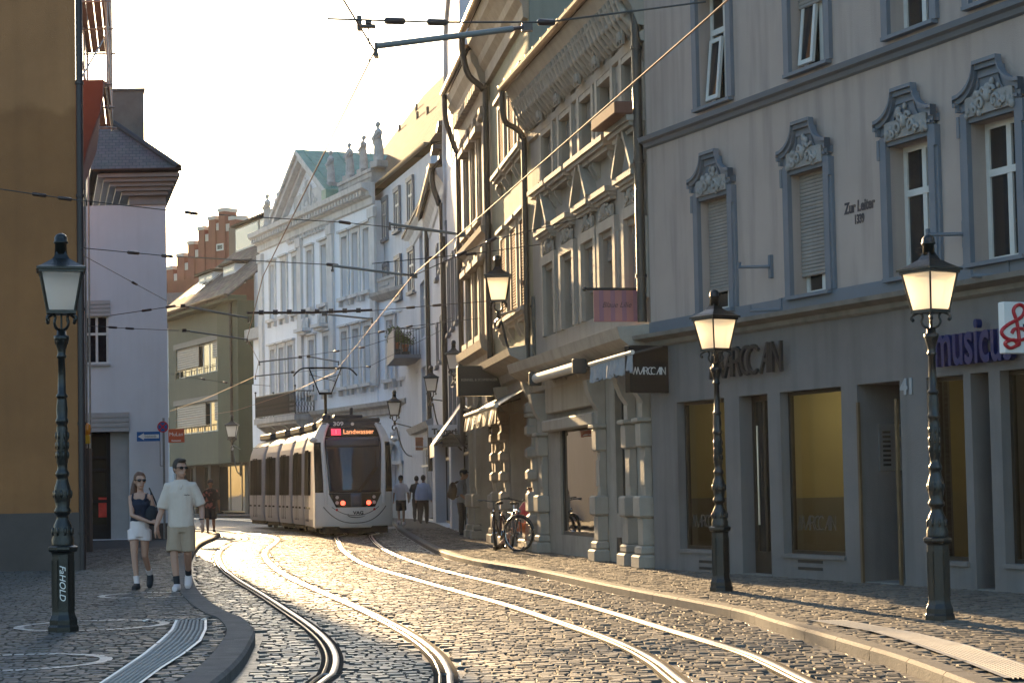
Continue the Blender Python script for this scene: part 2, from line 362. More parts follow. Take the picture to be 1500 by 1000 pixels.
RLAB=['curving tram rail nearest the left kerb','curving tram rail second from the left kerb','tram rail second from the right kerb, leading under the tram','bright tram rail nearest the right kerb, sunlit along its length']
for i,rp in enumerate(RAILPX):
    P=[gnd(*p) for p in rp]; P=P[::-1]
    d=(P[0]-P[1]).normalized(); P=[P[0]+d*6]+P
    d=(P[-1]-P[-2]).normalized()
    if i<2: P+= [Vector((-9.6-1.0*(0 if i==0 else -.9),63,0)),Vector((-13.0+.7*i,74,0)),Vector((-18+.6*i,88,0)),Vector((-30,105,0))]
    else: P+= [Vector((-5.6+1.0*(i-2),62,0)),Vector((-9.6+1*(i-2),80,0)),Vector((-16+(i-2),98,0)),Vector((-30,120,0))]
    P.sort(key=lambda q:q.y)
    c=spline([(p.x,p.y,0) for p in P],8)
    RAILX.append(([p.y for p in c],[p.x for p in c]))
    mb=MB()
    def strip2(A,Bq):
        mb.mat=0; k=len(c); L_=[]
        for j,p in enumerate(c):
            t=(c[min(j+1,k-1)]-c[max(j-1,0)]).normalized(); nrm=Vector((-t.y,t.x,0)); L_.append((p+nrm*Bq[0],p+nrm*A[0]))
        o=[]
        for a,b in L_: o+= [(a.x,a.y,Bq[1]),(b.x,b.y,A[1])]
        mb._add(o,[(2*j,2*j+1,2*j+3,2*j+2) for j in range(k-1)],True)
    def strip(a,b,z0,mi):
        mb.mat=mi; k=len(c); L_=[];
        for j,p in enumerate(c):
            t=(c[min(j+1,k-1)]-c[max(j-1,0)]).normalized(); nrm=Vector((-t.y,t.x,0)); L_.append((p+nrm*b,p+nrm*a))
        for j in range(k-1):
            (a0,b0),(a1,b1)=L_[j],L_[j+1]
            mb.quad((a0.x,a0.y,z0),(b0.x,b0.y,z0),(b1.x,b1.y,z0),(a1.x,a1.y,z0))
    mb.smooth=True
    prof=[(-.058,-.010),(-.052,.0),(-.040,.0045),(-.028,.006),(-.016,.0045),(-.004,.0),(.0,-.010)]
    for q in range(6): strip2(prof[q],prof[q+1])
    mb.smooth=False; strip(0,.035,-.012,1); mb.smooth=True
    prof=[(.035,-.010),(.039,-.001),(.047,.003),(.056,-.001),(.06,-.010)]
    for q in range(4): strip2(prof[q],prof[q+1])
    mb.smooth=False
    # dark bitumen joint either side
    strip(-.09,-.055,-.006,1); strip(.06,.095,-.006,1)
    tag(mb.build('tram_rail',[m_steel,m_groove]),RLAB[i],'tram rail','tram rails set in the cobbles')
# ---------------------------------------------------------------- ground sheets
m_joint=M('joint_sand',(.035,.032,.03),.9,.3,3)
m_road=stone_mat('cobble_granite',(.10,.09,.075),(.25,.215,.17),.40,.2)
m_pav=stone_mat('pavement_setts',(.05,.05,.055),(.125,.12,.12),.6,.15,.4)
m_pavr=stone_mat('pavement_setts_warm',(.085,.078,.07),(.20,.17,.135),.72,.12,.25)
m_side=stone_mat('stone_flank',(.05,.047,.043),(.15,.13,.11),.85,.1,.15)
def far_cobble():
    m,nt,p=newmat('far_cobbles'); N=nt.nodes; L=nt.links
    g=N.new('ShaderNodeNewGeometry'); br=N.new('ShaderNodeTexBrick'); br.inputs['Scale'].default_value=1; br.inputs['Brick Width'].default_value=.19; br.inputs['Row Height'].default_value=.14; br.inputs['Mortar Size'].default_value=.014
    br.inputs['Color1'].default_value=(.08,.075,.07,1); br.inputs['Color2'].default_value=(.19,.175,.16,1); br.inputs['Mortar'].default_value=(.03,.03,.03,1)
    L.new(g.outputs['Position'],br.inputs['Vector']); L.new(br.outputs['Color'],p.inputs['Base Color']); p.inputs['Roughness'].default_value=.5
    b=N.new('ShaderNodeBump'); b.inputs['Strength'].default_value=.6; b.inputs['Distance'].default_value=.02; b.invert=True; L.new(br.outputs['Fac'],b.inputs['Height']); L.new(b.outputs[0],p.inputs['Normal'])
    return m
m_far=far_cobble()
def sheet(name,pts,z,mat):
    mb=MB(); mb._add([(p[0],p[1],z) for p in pts],[tuple(range(len(pts)))]); o=mb.build(name,mat); bm=bmesh.new(); bm.from_mesh(o.data); bmesh.ops.triangulate(bm,faces=bm.faces[:]); bmesh.ops.recalc_face_normals(bm,faces=bm.faces[:])
    for f in bm.faces:
        if f.normal.z<0: f.normal_flip()
    bm.to_mesh(o.data); bm.free(); return tag(o,kind='structure')
sheet('ground',[(-300,-60),(300,-60),(300,600),(-300,600)],-.018,m_far)
ZP=.08
def side_sheet(name,curve,xfar,z,mat): return sheet(name,[(p.x,p.y) for p in curve]+[(xfar,curve[-1].y),(xfar,curve[0].y)],z,mat)
def offs(curve,d):
    out=[];k=len(curve)
    for j,p in enumerate(curve):
        t=(curve[min(j+1,k-1)]-curve[max(j-1,0)]).normalized(); out.append(p+Vector((-t.y,t.x))*d)
    return out
side_sheet('pavement',offs(LKc,.18),-40,ZP-.018,m_joint); side_sheet('pavement',offs(RKc,-.1),40,ZP-.018,m_joint)
def cobbles(name,y0,y1,fl,fr,z,row,lmin,lmax,mat,th=0.0,hj=.006,excl=True,gap=.010,bev=.012,clip=None,pivot=(0,30),side=None):
    side=side or m_side
    rows=int((y1-y0)/row)+60; ct,st=math.cos(th),math.sin(th)
    CX=[];CY=[];HL=[]
    for r in range(-30,rows):
        t=y0-pivot[1]+r*row; n=int(48/lmin/1.2); l=rng.uniform(lmin,lmax,n); s=np.cumsum(l)-24+rng.uniform(0,lmin); s=s-l/2
        t=t+np.sin(s*.9+r*.35)*.012
        x=pivot[0]+s*ct-t*st; y=pivot[1]+s*st+t*ct
        k=(y>y0)&(y<y1)&(x>fl(y))&(x<fr(y))
        # keep what the frame (with a margin) can see
        k&=(np.abs(x)<y*.36+2.6)
        if excl:
            for (ry,rxx) in RAILX: k&=np.abs(x-np.interp(y,ry,rxx))>.085+l*.46
        if clip is not None: k&=clip(x,y)
        CX.append(x[k]);CY.append(y[k]);HL.append(l[k]/2-gap/2)
    cx=np.concatenate(CX);cy=np.concatenate(CY);hl=np.concatenate(HL);n=len(cx)
    hw=np.full(n,row/2-gap/2)*rng.uniform(.9,1.03,n); ang=th+rng.normal(0,.035,n); h=z+rng.normal(0,hj,n); tx=rng.normal(0,.014,n); ty=rng.normal(0,.014,n)
    ring=np.array([(-1,-1),(1,-1),(1,1),(-1,1)],float); V=np.zeros((n,12,3))
    jit=rng.uniform(-.012,.012,(n,4,2))
    for k,(ins,dz) in enumerate(((0,-.05),(.002,-.013),(bev,0))):
        for j in range(4):
            a=ring[j,0]*(hl-ins)+jit[:,j,0]*.7; b=ring[j,1]*(hw-ins)+jit[:,j,1]*.5
            V[:,k*4+j,0]=cx+a*np.cos(ang)-b*np.sin(ang); V[:,k*4+j,1]=cy+a*np.sin(ang)+b*np.cos(ang); V[:,k*4+j,2]=h+dz+(a*tx+b*ty)*(k>0)
    fq=[(8,9,10,11)]
    for k in range(2):
        for j in range(4): a=4*k+j;b=4*k+(j+1)%4; fq.append((a,b,b+4,a+4))
    fq=np.array(fq); nf=len(fq)
    faces=(fq[None]+np.arange(n)[:,None,None]*12).reshape(-1)
    me=bpy.data.meshes.new(name); me.vertices.add(n*12); me.vertices.foreach_set('co',V.reshape(-1).astype(np.float32))
    me.loops.add(n*nf*4); me.loops.foreach_set('vertex_index',faces.astype(np.int32)); me.polygons.add(n*nf); me.polygons.foreach_set('loop_start',np.arange(0,n*nf*4,4,dtype=np.int32)); me.polygons.foreach_set('loop_total',np.full(n*nf,4,dtype=np.int32))
    at_=me.attributes.new('tone','FLOAT','FACE'); at_.data.foreach_set('value',np.repeat(rng.uniform(0,1,n),nf).astype(np.float32))
    me.polygons.foreach_set('use_smooth',np.zeros(n*nf,dtype=bool)); me.polygons.foreach_set('material_index',np.tile(np.array([0]+[1]*(nf-1),dtype=np.int32),n)); me.update(calc_edges=True); me.validate(); me.materials.append(mat); me.materials.append(side)
    o=bpy.data.objects.new(name,me); COL.objects.link(o); return tag(o,kind='structure')
cobbles('road',12.6,66,lambda y:lx(y)+.1,lambda y:rx(y)-.1,0.0,.112,.08,.16,m_road,th=R(7),hj=.003,gap=.007,bev=.010)
m_ring=M('pale_stone_inlay',(.42,.41,.39),.5,.25,6,bump=.3)
# medallions and tactile strips on the left pavement
C1=gnd(135,915,ZP); C2=gnd(20,969,ZP); C3=gnd(214,871,ZP)
MED=[(C1.x,C1.y,.72),(C2.x,C2.y,.72),(C3.x+.05,C3.y,.62)]
TL=[gnd(*p,ZP) for p in [(130,1010),(171,983),(208,958),(235,936),(250,922),(257,908)]]
TR=[gnd(*p,ZP) for p in [(200,1006),(236,979),(272,956),(295,938),(303,921),(303,905)]]
def tl(y): return np.interp(y,[p.y for p in TL],[p.x for p in TL])
def tr(y): return np.interp(y,[p.y for p in TR],[p.x for p in TR])
def clipL(x,y):
    k=np.ones_like(x,bool)
    for a,b,r in MED: k&=np.abs(np.hypot(x-a,y-b)-r)>.06
    k&=~((x>tl(y)-.03)&(x<tr(y)+.03)&(y<TL[-1].y+.25))
    return k
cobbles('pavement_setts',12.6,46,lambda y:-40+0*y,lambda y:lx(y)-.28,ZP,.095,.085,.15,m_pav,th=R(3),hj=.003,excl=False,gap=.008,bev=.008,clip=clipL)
TW=[gnd(*p,ZP) for p in [(1185,908),(1275,924),(1330,940),(1420,972),(1490,1000)]]; TW2=[gnd(*p,ZP) for p in [(1240,908),(1345,927),(1420,945),(1500,972),(1580,1004)]]
def wl(y): return np.interp(y,[p.y for p in TW[::-1]],[p.x for p in TW[::-1]])
def wr(y): return np.interp(y,[p.y for p in TW2[::-1]],[p.x for p in TW2[::-1]])
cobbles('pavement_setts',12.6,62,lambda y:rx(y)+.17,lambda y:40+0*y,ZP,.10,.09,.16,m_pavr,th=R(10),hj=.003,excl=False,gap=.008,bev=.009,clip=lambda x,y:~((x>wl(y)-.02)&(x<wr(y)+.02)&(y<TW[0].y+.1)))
for (a,b,r),lb in zip(MED,['pale ring of stone set in the pavement around the left lamp post','faint pale stone ring in the lower left corner of the pavement','small pale stone ring in the pavement behind the couple\'s feet']):
    mb=MB(); n=48
    for i in range(n):
        q0=2*PI*i/n+.012;q1=2*PI*(i+1)/n-.012
        mb.quad(*[(a+math.cos(q)*rr,b+math.sin(q)*rr,ZP+random.uniform(0,.003)) for q,rr in ((q0,r-.05),(q0,r+.05),(q1,r+.05),(q1,r-.05))])
    tag(mb.build('paving_medallion',m_ring),lb,'paving inlay','stone rings in the left pavement')
m_tact=M('tactile_concrete',(.30,.29,.27),.8,.2,5,bump=.3,spec=.15); m_tactw=M('tactile_white_edge',(.72,.71,.68),.55,.15,5,bump=.2); m_slot=M('dark_joint',(.05,.05,.05),.9,0)
def tactile(lf,rf,ya,yb,nr,label):
    """ribbed guide strip between two border curves"""
    ys=np.linspace(ya,yb,40); mb=MB()
    prof=[(0,.0,1),(.075,.0,1)]
    for k in range(nr): a=.085+.83*k/nr; prof+= [(a+.006,0,0),(a+.86/nr*.55,0,0),(a+.86/nr*.7,-.012,0),(a+.86/nr*.9,-.012,0)]
    prof+= [(.925,0,1),(1.0,0,1)]
    for i in range(39):
        for j in range(len(prof)-1):
            (a,za,ma),(b,zb,mb_)=prof[j],prof[j+1]; mb.mat=1 if (ma==1 and mb_==1) else (2 if za<0 and zb<0 else 0)
            def P(t,z,y): return (float(lf(y)*(1-t)+rf(y)*t),float(y),ZP+.004+z)
            mb.quad(P(a,za,ys[i]),P(b,zb,ys[i]),P(b,zb,ys[i+1]),P(a,za,ys[i+1]))
    return mb
mb=tactile(tl,tr,12.6,TL[-1].y,7,'')
y0=TL[-1].y; xa=gnd(214,907,ZP).x; xb=TR[-1].x; n=22; mb.mat=0
for i in range(n):
    a=xa+(xb-xa)*i/n; mb.mat=1 if i in(0,n-1) else (0 if i%2 else 2); mb.box(a,a+(xb-xa)/n*.8,y0+.01,y0+.24,ZP-.03,ZP+.004)
tag(mb.build('tactile_paving',[m_tact,m_tactw,m_slot]),'ribbed grey tactile paving with white edges curving over the left pavement','tactile paving')
mb=tactile(wl,wr,12.6,TW[0].y-.02,9,'')
tag(mb.build('tactile_paving',[m_tact,m_tact,m_slot]),'sunlit ribbed tactile paving strip beside the right kerb','tactile paving')
# ---------------------------------------------------------------- kerbs
m_kerb=M('kerb_granite',(.10,.097,.095),.8,.3,4,bump=.3,bscale=60,spec=.2)
def kerb(curve,side,w,ytop,seg=1.0):
    c=[p for p in curve if p.y<ytop]; d=[0]
    for i in range(1,len(c)): d.append(d[-1]+(c[i]-c[i-1]).length)
    xs=[p.x for p in c]; ys=[p.y for p in c]; mb=MB(); n=int(d[-1]/seg)
    for i in range(n):
        sub=np.linspace(i*seg+.006,(i+1)*seg-.006,5); px=np.interp(sub,d,xs); py=np.interp(sub,d,ys); P=[Vector((a,b)) for a,b in zip(px,py)]; I=offs(P,w*side); I2=offs(P,.025*side)
        zt=ZP+.012
        for j in range(4):
            for (A,za,Bq,zb) in ((P,-.06,P,zt-.025),(P,zt-.025,I2,zt),(I2,zt,I,zt),(I,zt,I,-.06)):
                q=[(A[j].x,A[j].y,za),(A[j+1].x,A[j+1].y,za),(Bq[j+1].x,Bq[j+1].y,zb),(Bq[j].x,Bq[j].y,zb)]
                mb.quad(*(q if side<0 else q[::-1]))
    return tag(mb.build('kerb',m_kerb),kind='structure')
kerb(LKc,1,.26,72); kerb(RKc,-1,.16,100)
# ---------------------------------------------------------------- Zur Leiter house (right)
FL=Fac(gnd(962,832,ZP),gnd(1500,868,ZP))
m_leiter=M('mauve_render',(.42,.345,.305),.85,.10,.8,bump=.6,bscale=110,grime=.28)
m_blue=M('bluegrey_trim',(.135,.155,.185),.6,.12,2,bump=.15)
m_gf=M('slate_grey_render',(.165,.155,.15),.7,.14,1.3,bump=.35,bscale=90,grime=.3)
m_ledge=M('weathered_ledge',(.19,.18,.165),.8,.25,3,bump=.4,grime=.3)
m_shut=M('roller_shutter_grey',(.27,.255,.24),.6,.15,3,grime=.15)
m_white=M('white_paint_wood',(.62,.61,.58),.5,.1,4)
m_glass=glass_mat('window_glass'); m_glassS=glass_mat('shop_glass',(.018,.017,.014),.02,1.7)
m_clear=clear_mat('shop_glass_clear',(.72,.74,.70)); m_black=M('black_metal',(.02,.02,.02),.4,.2,6); m_bronze=M('bronze_frame',(.05,.04,.03),.4,.2,4,metal=.4)
m_relief=M('relief_stone',(.28,.27,.26),.8,.2,6,bump=.3)
m_iron=M('cast_iron_green',(.008,.0085,.008),.32,.3,9,bump=.25,bscale=60)
m_pipe=M('downpipe_brown',(.05,.042,.035),.45,.2,3,metal=.3)
m_oak=M('oak_post',(.12,.075,.035),.6,.3,4)
U1=FL.L+5
rt=FL.root('corner_building','grey-mauve rendered building with blue-grey window frames and slate-grey shopfront','building')
zb=FL.uv(1200,447)[1]; zb0=FL.uv(1200,470)[1]   # shop cornice
zl=FL.uv(1200,118)[1]
holes=[];info=[]
for i,(xl,xr,yt,yb) in enumerate([(1022,1078,275,440),(1160,1215,248,428),(1305,1370,219,412),(1438,1483,176,391)]):
    a,b,z0,z1=FL.rect(xl,xr,yt,yb); holes.append([a,b,z0,z1]); info.append(i)
z0m=sum(h[2] for h in holes)/4; z1m=sum(h[3] for h in holes)/4; wm=sum(h[1]-h[0] for h in holes)/4
for h in holes:
    c=(h[0]+h[1])/2; h[0]=c-wm/2;h[1]=c+wm/2;h[2]=z0m;h[3]=z1m
c5=(holes[3][0]+holes[3][1])/2+(holes[3][0]-holes[2][0])*1.0
up=[]
for (xl,xr,yb) in [(1020,1076,146),(1158,1216,112),(1302,1372,68),(1437,1484,26)]:
    a=FL.uv(xl,yb)[0]; b=FL.uv(xr,yb)[0]; c=(a+b)/2; up.append([c-wm/2,c+wm/2,zl+.22,zl+.22+(z1m-z0m)+.05])
for q in (1,2):
    cc=c5+(q-1)*(holes[3][0]-holes[2][0]); holes.append([cc-wm/2,cc+wm/2,z0m,z1m]); up.append([cc-wm/2,cc+wm/2,up[3][2],up[3][3]])
holes=[h for h in holes if h[1]<U1-.4]; up=[h for h in up if h[1]<U1-.4]
zs1=FL.uv(1190,570)[1]; zsb=FL.uv(1190,812)[1]
gf=[]
for (xl,xr,yt,yb,rv) in [(996,1066,583,800,.16),(1088,1130,577,835,.3),(1148,1238,570,811,.16),(1262,1325,563,851,.75),(1364,1418,556,826,.16),(1418.5,1456,550,860,.75),(1472,1560,543,833,.16)]:
    a,b,z0,z1=FL.rect(xl,xr,yt,yb); gf.append([a,b,(ZP if rv>.2 else zsb),zs1,rv])
gf[5][0]=gf[4][1]+.14; gf[6][0]=max(gf[6][0],gf[5][1]+.16)
mb=MB(); wall(mb,-.0,U1,zb0,13.2,holes+up,.26,9); mb.build('wall',m_leiter,rt)
mb=MB(); wall(mb,-.0,U1,0,zb0-.002,gf,.2,9,sides=True,y=-.03); mb.build('shopfront_wall',m_gf,rt)
# belt course and shop cornice
mb=MB(); mould(mb,-.02,U1,zl-.1,[(0,0),(.05,.02),(.07,.08),(.14,.1),(.16,.17),(.04,.2)]); mb.build('belt_course',m_blue,rt)
mb=MB(); mould(mb,-.05,U1,zb0-.02,[(.05,0),(.1,.03),(.1,.09),(.3,.13),(.32,.19),(.05,.215)]); mb.build('cornice',m_ledge,rt)
mb=MB(); mb.box(0,U1,-.035,.01,zb0+.21,z0m-.005); mb.build('sill_band',m_blue,rt)
def surround(u0,u1,z0,z1,parent,relief=True,seed=0):
    w=.12; e=.05; hh=.42
    c=(u0+u1)/2
    def outline(k):
        a=u0-k;b=u1+k; zt=z1+.10+ (k-.02)*.8
        L=[(a,z0)]+[(a,zt-.03),(a-e*.9,zt-.03),(a-e*.9,zt+.06)]
        n=6
        for i in range(n+1):   # concave sweep up to the flat crown
            t=i/n; L.append((a-e*.9+(.34+e*.9)*math.sin(t*PI/2),zt+.06+(hh-.08)*(1-math.cos(t*PI/2))))
        R_=[(2*c-x,z) for x,z in L[::-1]]
        return L+R_
    mb=MB()
    # jambs
    mb.box(u0-w,u0,-.07,.0,z0,z1+.12); mb.box(u1,u1+w,-.07,.0,z0,z1+.12)
    mb.box(u0-w-.05,u0-w+.001,-.045,.0,z0,z1-.15); mb.box(u1+w-.001,u1+w+.05,-.045,.0,z0,z1-.15)
    mb.box(u0-w-.05,u0-w+.001,-.085,.0,z1-.15,z1+.1); mb.box(u1+w-.001,u1+w+.05,-.085,.0,z1-.15,z1+.1)
    mb.box(u0-.001,u1+.001,-.04,.03,z1,z1+.13)
    # back panel with eared crown, then a stepped hood along its top edge
    o=outline(w); mb.prism([p for p in o if p[1]>z1+.05 or False]+[] if False else [(u0-w,z1+.131)]+[p for p in o if p[1]>z1+.131]+[(u1+w,z1+.131)],'y',-.05,.0)
    top=[p for p in o if p[1]>z1+.1]
    for (lift,th,pr) in ((0,.06,.10),(.06,.045,.14),(-.10,.04,.075)):
        for i in range(len(top)-1):
            (xa,za),(xb,zb_)=top[i],top[i+1]
            if abs(xa-xb)<1e-4 and abs(za-zb_)<1e-4: continue
            sc=1-(lift<0)*.16
            f=lambda x:(x-c)*sc+c
            if lift<0 and (i<3 or i>len(top)-5): continue
            mb.prism([(f(xa),za+lift),(f(xb),zb_+lift),(f(xb),zb_+lift+th),(f(xa),za+lift+th)],'y',-pr,-.049)
    s=mb.build('window_surround',m_blue,parent)
    if relief:
        r=MB(); carve(r,c,z1+.06,(u1-u0)*1.0,.42,-.07,30,seed); r.build('relief',m_relief,s)
    return s
def sash_tilt(parent,u0,u1,z0,z1,y):
    mb=MB(); t=.05
    X=Matrix.Translation((0,y,z0))@Matrix.Rotation(R(-6),4,'X')
    mb.X=X; h=z1-z0
    mb.box(u0,u0+.06,0,.045,0,h); mb.box(u1-.06,u1,0,.045,0,h); mb.box(u0+.06,u1-.06,0,.045,0,.06); mb.box(u0+.06,u1-.06,0,.045,h-.06,h)
    s=mb.build('tilted_sash',m_white,parent); g=MB(); g.X=X; g.box(u0+.05,u1-.05,.015,.03,.05,h-.05); g.build('pane',m_glass,s)
for i,h in enumerate(holes):
    a,b,z0,z1=h
    s=surround(a,b,z0,z1,rt,True,i)
    w=window(rt,a,b,z0,z1,.2,m_white,m_glass,2,.64 if i>1 else .5,.07)
    if i<2:
        shutter(rt,a+.01,b-.01,z0+(.28 if i==0 else .26),z1,.12,m_shut,.048)
    B(a-.1,b+.1,-.11,.14,z0-.05,z0-.002).build('sill',m_blue,w)
for i,h in enumerate(up):
    a,b,z0,z1=h
    mb=MB(); mb.box(a-.13,a,-.06,0,z0,z1); mb.box(b,b+.13,-.06,0,z0,z1); mb.box(a-.13,b+.13,-.062,0,z1,z1+.16); mb.build('window_surround',m_blue,rt)
    w=window(rt,a,b,z0,z1,.2,m_white,m_glass,2,.66,.07)
    B(a-.1,b+.1,-.10,.12,z0-.05,z0-.002).build('sill',m_blue,w)
    if i<2: sash_tilt(w,(a+b)/2-.52*(b-a)+.08,(a+b)/2-.02,z0+.1,z0+(z1-z0)*.6,.05)
    if i==1: shutter(rt,a+.01,b-.01,z0+(z1-z0)*.52,z1,.12,m_shut,.048)
# shop windows
for k,h in enumerate(gf):
    a,b,z0,z1,rv=h
    if rv<.2:
        mb=MB(); y=.1; f=.05
        mb.box(a,a+f,y,y+.06,z0,z1); mb.box(b-f,b,y,y+.06,z0,z1); mb.box(a+f,b-f,y,y+.06,z0,z0+f); mb.box(a+f,b-f,y,y+.06,z1-f,z1)
        w=mb.build('shop_window',m_bronze,rt); g_=MB(); g_.quad((a+f*.5,y+.03,z0+f*.5),(b-f*.5,y+.03,z0+f*.5),(b-f*.5,y+.03,z1-f*.5),(a+f*.5,y+.03,z1-f*.5)); g_.build('pane',m_clear,w)
        B(a-.02,b+.02,-.07,.1,z0-.05,z0-.002).build('sill',m_gf,w)
    else:
        mb=MB(); y=rv-.12 if k!=5 else rv-.05; f=.07
        mb.box(a,a+f,y,y+.06,ZP,z1); mb.box(b-f,b,y,y+.06,ZP,z1); mb.box(a+f,b-f,y,y+.06,ZP,ZP+.32); mb.box(a+f,b-f,y,y+.06,z1-.08,z1)
        if k==1: mb.box(a+(b-a)*.42,a+(b-a)*.5,y-.02,y+.05,ZP+.32,z1-.08)
        d=mb.build('shop_door' if k!=5 else 'recessed_door',m_bronze if k!=5 else m_gf,rt)
        B(a+f*.5,b-f*.5,y+.03,y+.045,ZP+.3,z1-.05).build('pane',m_glassS if k!=5 else m_gf,d)
        if k in(1,3): MB().tube([(a+(b-a)*.3,y-.06,ZP+.7),(a+(b-a)*.3,y-.06,ZP+2.1)],.016,8).build('handle',m_steel,d)
        B(a,b,-.02,rv,ZP-.02,ZP+.015).build('threshold',m_ledge,d)
# shop interior, floor, ceiling spots; ochre over grey paints the opposite house's reflection
m_in=M('shop_wall_mirror_ochre',(.42,.37,.20),.9,.1,1); m_in2=M('shop_wall_mirror_grey',(.20,.19,.16),.9,.1,1); m_spot=emit_mat('ceiling_spot',(1,.86,.55),10)
za=zs1+.25
mb=MB(); mb.box(.3,U1-.3,3.2,3.3,zsb+.75,za); mb.mat=1; mb.box(.3,U1-.3,3.15,3.3,0.1,zsb+.75); mb.box(.3,U1-.3,.9,3.15,.08,.1); mb.mat=0; mb.box(.3,U1-.3,.9,3.3,za,za+.05)
for ua,uw in ((.28,.1),(gf[1][1]+.03,.08),(gf[5][0]-.12,.08)):
    mb.mat=0; mb.box(ua,ua+uw,.16,3.15,zsb+.75,za); mb.mat=1; mb.box(ua,ua+uw,.16,3.15,.1,zsb+.75)
mb.mat=0; mb.box(gf[3][0]-.25,gf[3][0]-.1,.8,3.15,.1,za); mb.build('shop_interior',[m_in,m_in2],rt)
for k,(u,y) in enumerate(((gf[0][0]+.7,1.4),(gf[2][0]+.55,1.3),(gf[2][0]+1.5,2.0),(gf[2][0]+1.0,2.7),(gf[4][0]+.5,1.8),(gf[6][0]+.6,1.6))):
    mb=MB(); mb.disc((u,y,za-.03),.11,14,'z',.04); mb.build('ceiling_spot',m_spot,rt)
# plinth vents, wooden posts, intercom
for px in (1042,1190):
    u,z=FL.uv(px,829); mb=MB(); mb.box(u-.3,u+.3,-.035,-.028,z+.045,z+.085); mb.box(u-.3,u+.3,-.035,-.028,z-.05,z-.01); mb.build('vent_slot',m_black,rt)
h=gf[3]
for u in (h[0]+.02,h[1]-.08): B(u,u+.045,-.065,-.031,ZP,ZP+2.3).build('timber_strip',m_oak,rt)
mi=MB(); mi.box(h[0]+.001,h[0]+.02,.28,.62,1.5,2.1)
ic=mi.build('intercom_panel',M('brushed_aluminium',(.5,.5,.5),.35,.1,5,metal=.8),rt)
mi=MB()
for r in range(8): mi.box(h[0]+.0195,h[0]+.024,.33,.45,1.56+r*.06,1.59+r*.06)
mi.build('name_plate',m_black,ic)
hq=gf[2]; mq=thing('mannequin','shop mannequin in a dark patterned dress inside the widest shop window','mannequin',FL.w(hq[1]-.42,.75,.12),FL.rz)
mb=MB(); mb.lathe([(.16,0),(.17,.02),(.02,.04),(.02,.55)],14); mb.build('stand',m_black,mq)
mb=MB(); mb.lathe([(.24,.5),(.22,.7),(.17,.95),(.13,1.1),(.16,1.3),(.17,1.4),(.08,1.47)],16,sy=.7); 
for s_ in(-1,1): mb.tube([(s_*.15,0,1.4),(s_*.2,-.02,1.15),(s_*.19,-.1,.95)],[.05,.045,.035],8)
mb.build('dress',M('patterned_dress',(.10,.04,.035),.8,.9,14),mq)
mb=MB(); mb.tube([(0,0,1.45),(0,0,1.55)],.04,8); mb.ball((0,0,1.64),.1,12,8,(.85,1,1.2)); mb.build('head',m_white,mq)
# rack brackets, downpipe
for px,py in ((1124,392),(1406,345),(1140,455),(1470,405)):
    u,z=FL.uv(px,py); mb=MB(); mb.box(u+.1,u+.16,-.05,-.0,z-.16,z+.16); mb.tube([(u+.13,-.05,z),(u-.05,-.42,z)],.025,6); mb.box(u-.07,u-.03,-.44,-.4,z-.02,z+.07); mb.build('wall_bracket',m_blue,rt)
mb=MB(); mb.tube([(-.12,-.09,3.9),(-.12,-.09,13)],.075,10); 
for z in (4.6,6.4,8.2,10,11.8): mb.tube([(-.12,-.09,z),(-.12,-.09,z+.05)],.092,10)
mb.build('downpipe',m_pipe,rt)
mb=MB(); slope(mb,-.3,U1,-.6,13.2,4.5,18.2); slope(mb,-.3,U1,9.5,13.2,4.51,18.19); mb.build('roof',tile_mat('roof_tiles_brown',(.10,.055,.04),(.15,.085,.06)),rt)
# lettering: MARCCAIN strokes
GL={'M':[[(0,0),(.28,1),(.5,0),(.72,1),(1,0)]],'A':[[(0,0),(.5,1),(.5,0)],[(.22,.42),(.5,.42)]],'R':[[(0,0),(0,1),(.35,1),(.5,.9),(.52,.75),(.48,.6),(.33,.52),(.02,.52)],[(.3,.52),(.55,0)]],'I':[[(0,0),(0,1)]],'N':[[(0,0),(0,1),(.6,0),(.6,1)]],
 'C':[[(.42+.42*math.cos(R(a)),.5+.5*math.sin(R(a))) for a in range(48,315,18)]]}
def stroke_text(word,adv,h,th,depth,mat,parent,u,z,y,name='lettering',slant=.0):
    mb=MB(); x=0; k=0
    for ch,a in zip(word,adv):
        for pl in GL[ch]:
            for i in range(len(pl)-1):
                p=Vector((x+pl[i][0]*h,pl[i][1]*h)); q=Vector((x+pl[i+1][0]*h,pl[i+1][1]*h)); t=(q-p).normalized()*th*.45; nn=Vector((-t.y,t.x)); k+=1; e=.0003*(k%7)
                mb.prism([tuple(p-t+nn),tuple(p-t-nn),tuple(q+t-nn),tuple(q+t+nn)],'y',-depth-e,e)
        x+=a*h
    for i,p in enumerate(mb.v): mb.v[i]=(u+p[0]-x/2,y+p[1],z+p[2]-h/2)
    return mb.build(name,mat,parent)
ADV=[1.12,.62,.62,.5,.92,.66,.16,.66]
u0,z=FL.uv(1103,528); 
sg=thing('shop_lettering','large black letters standing off the slate-grey shopfront, partly behind the lamp post','sign',FL.w(u0,-.05,z),FL.rz)
stroke_text('MARCCAIN',ADV,.37,.052,.04,m_black,sg,0,0,-.06,'letters'); 
m_sunk=M('musicus_blue',(.008,.014,.09),.5,.05,3)
u0,z=FL.uv(1384,505); sg=thing('shop_lettering','blue rounded letters mounted on the shopfront beside the white box sign','sign',FL.w(u0,-.05,z),FL.rz)
text('musicus',.76,m_sunk,sg,(0,-.08,-.03),align='LEFT',ext=.04,sx=.6,bold=.012,name='letters')
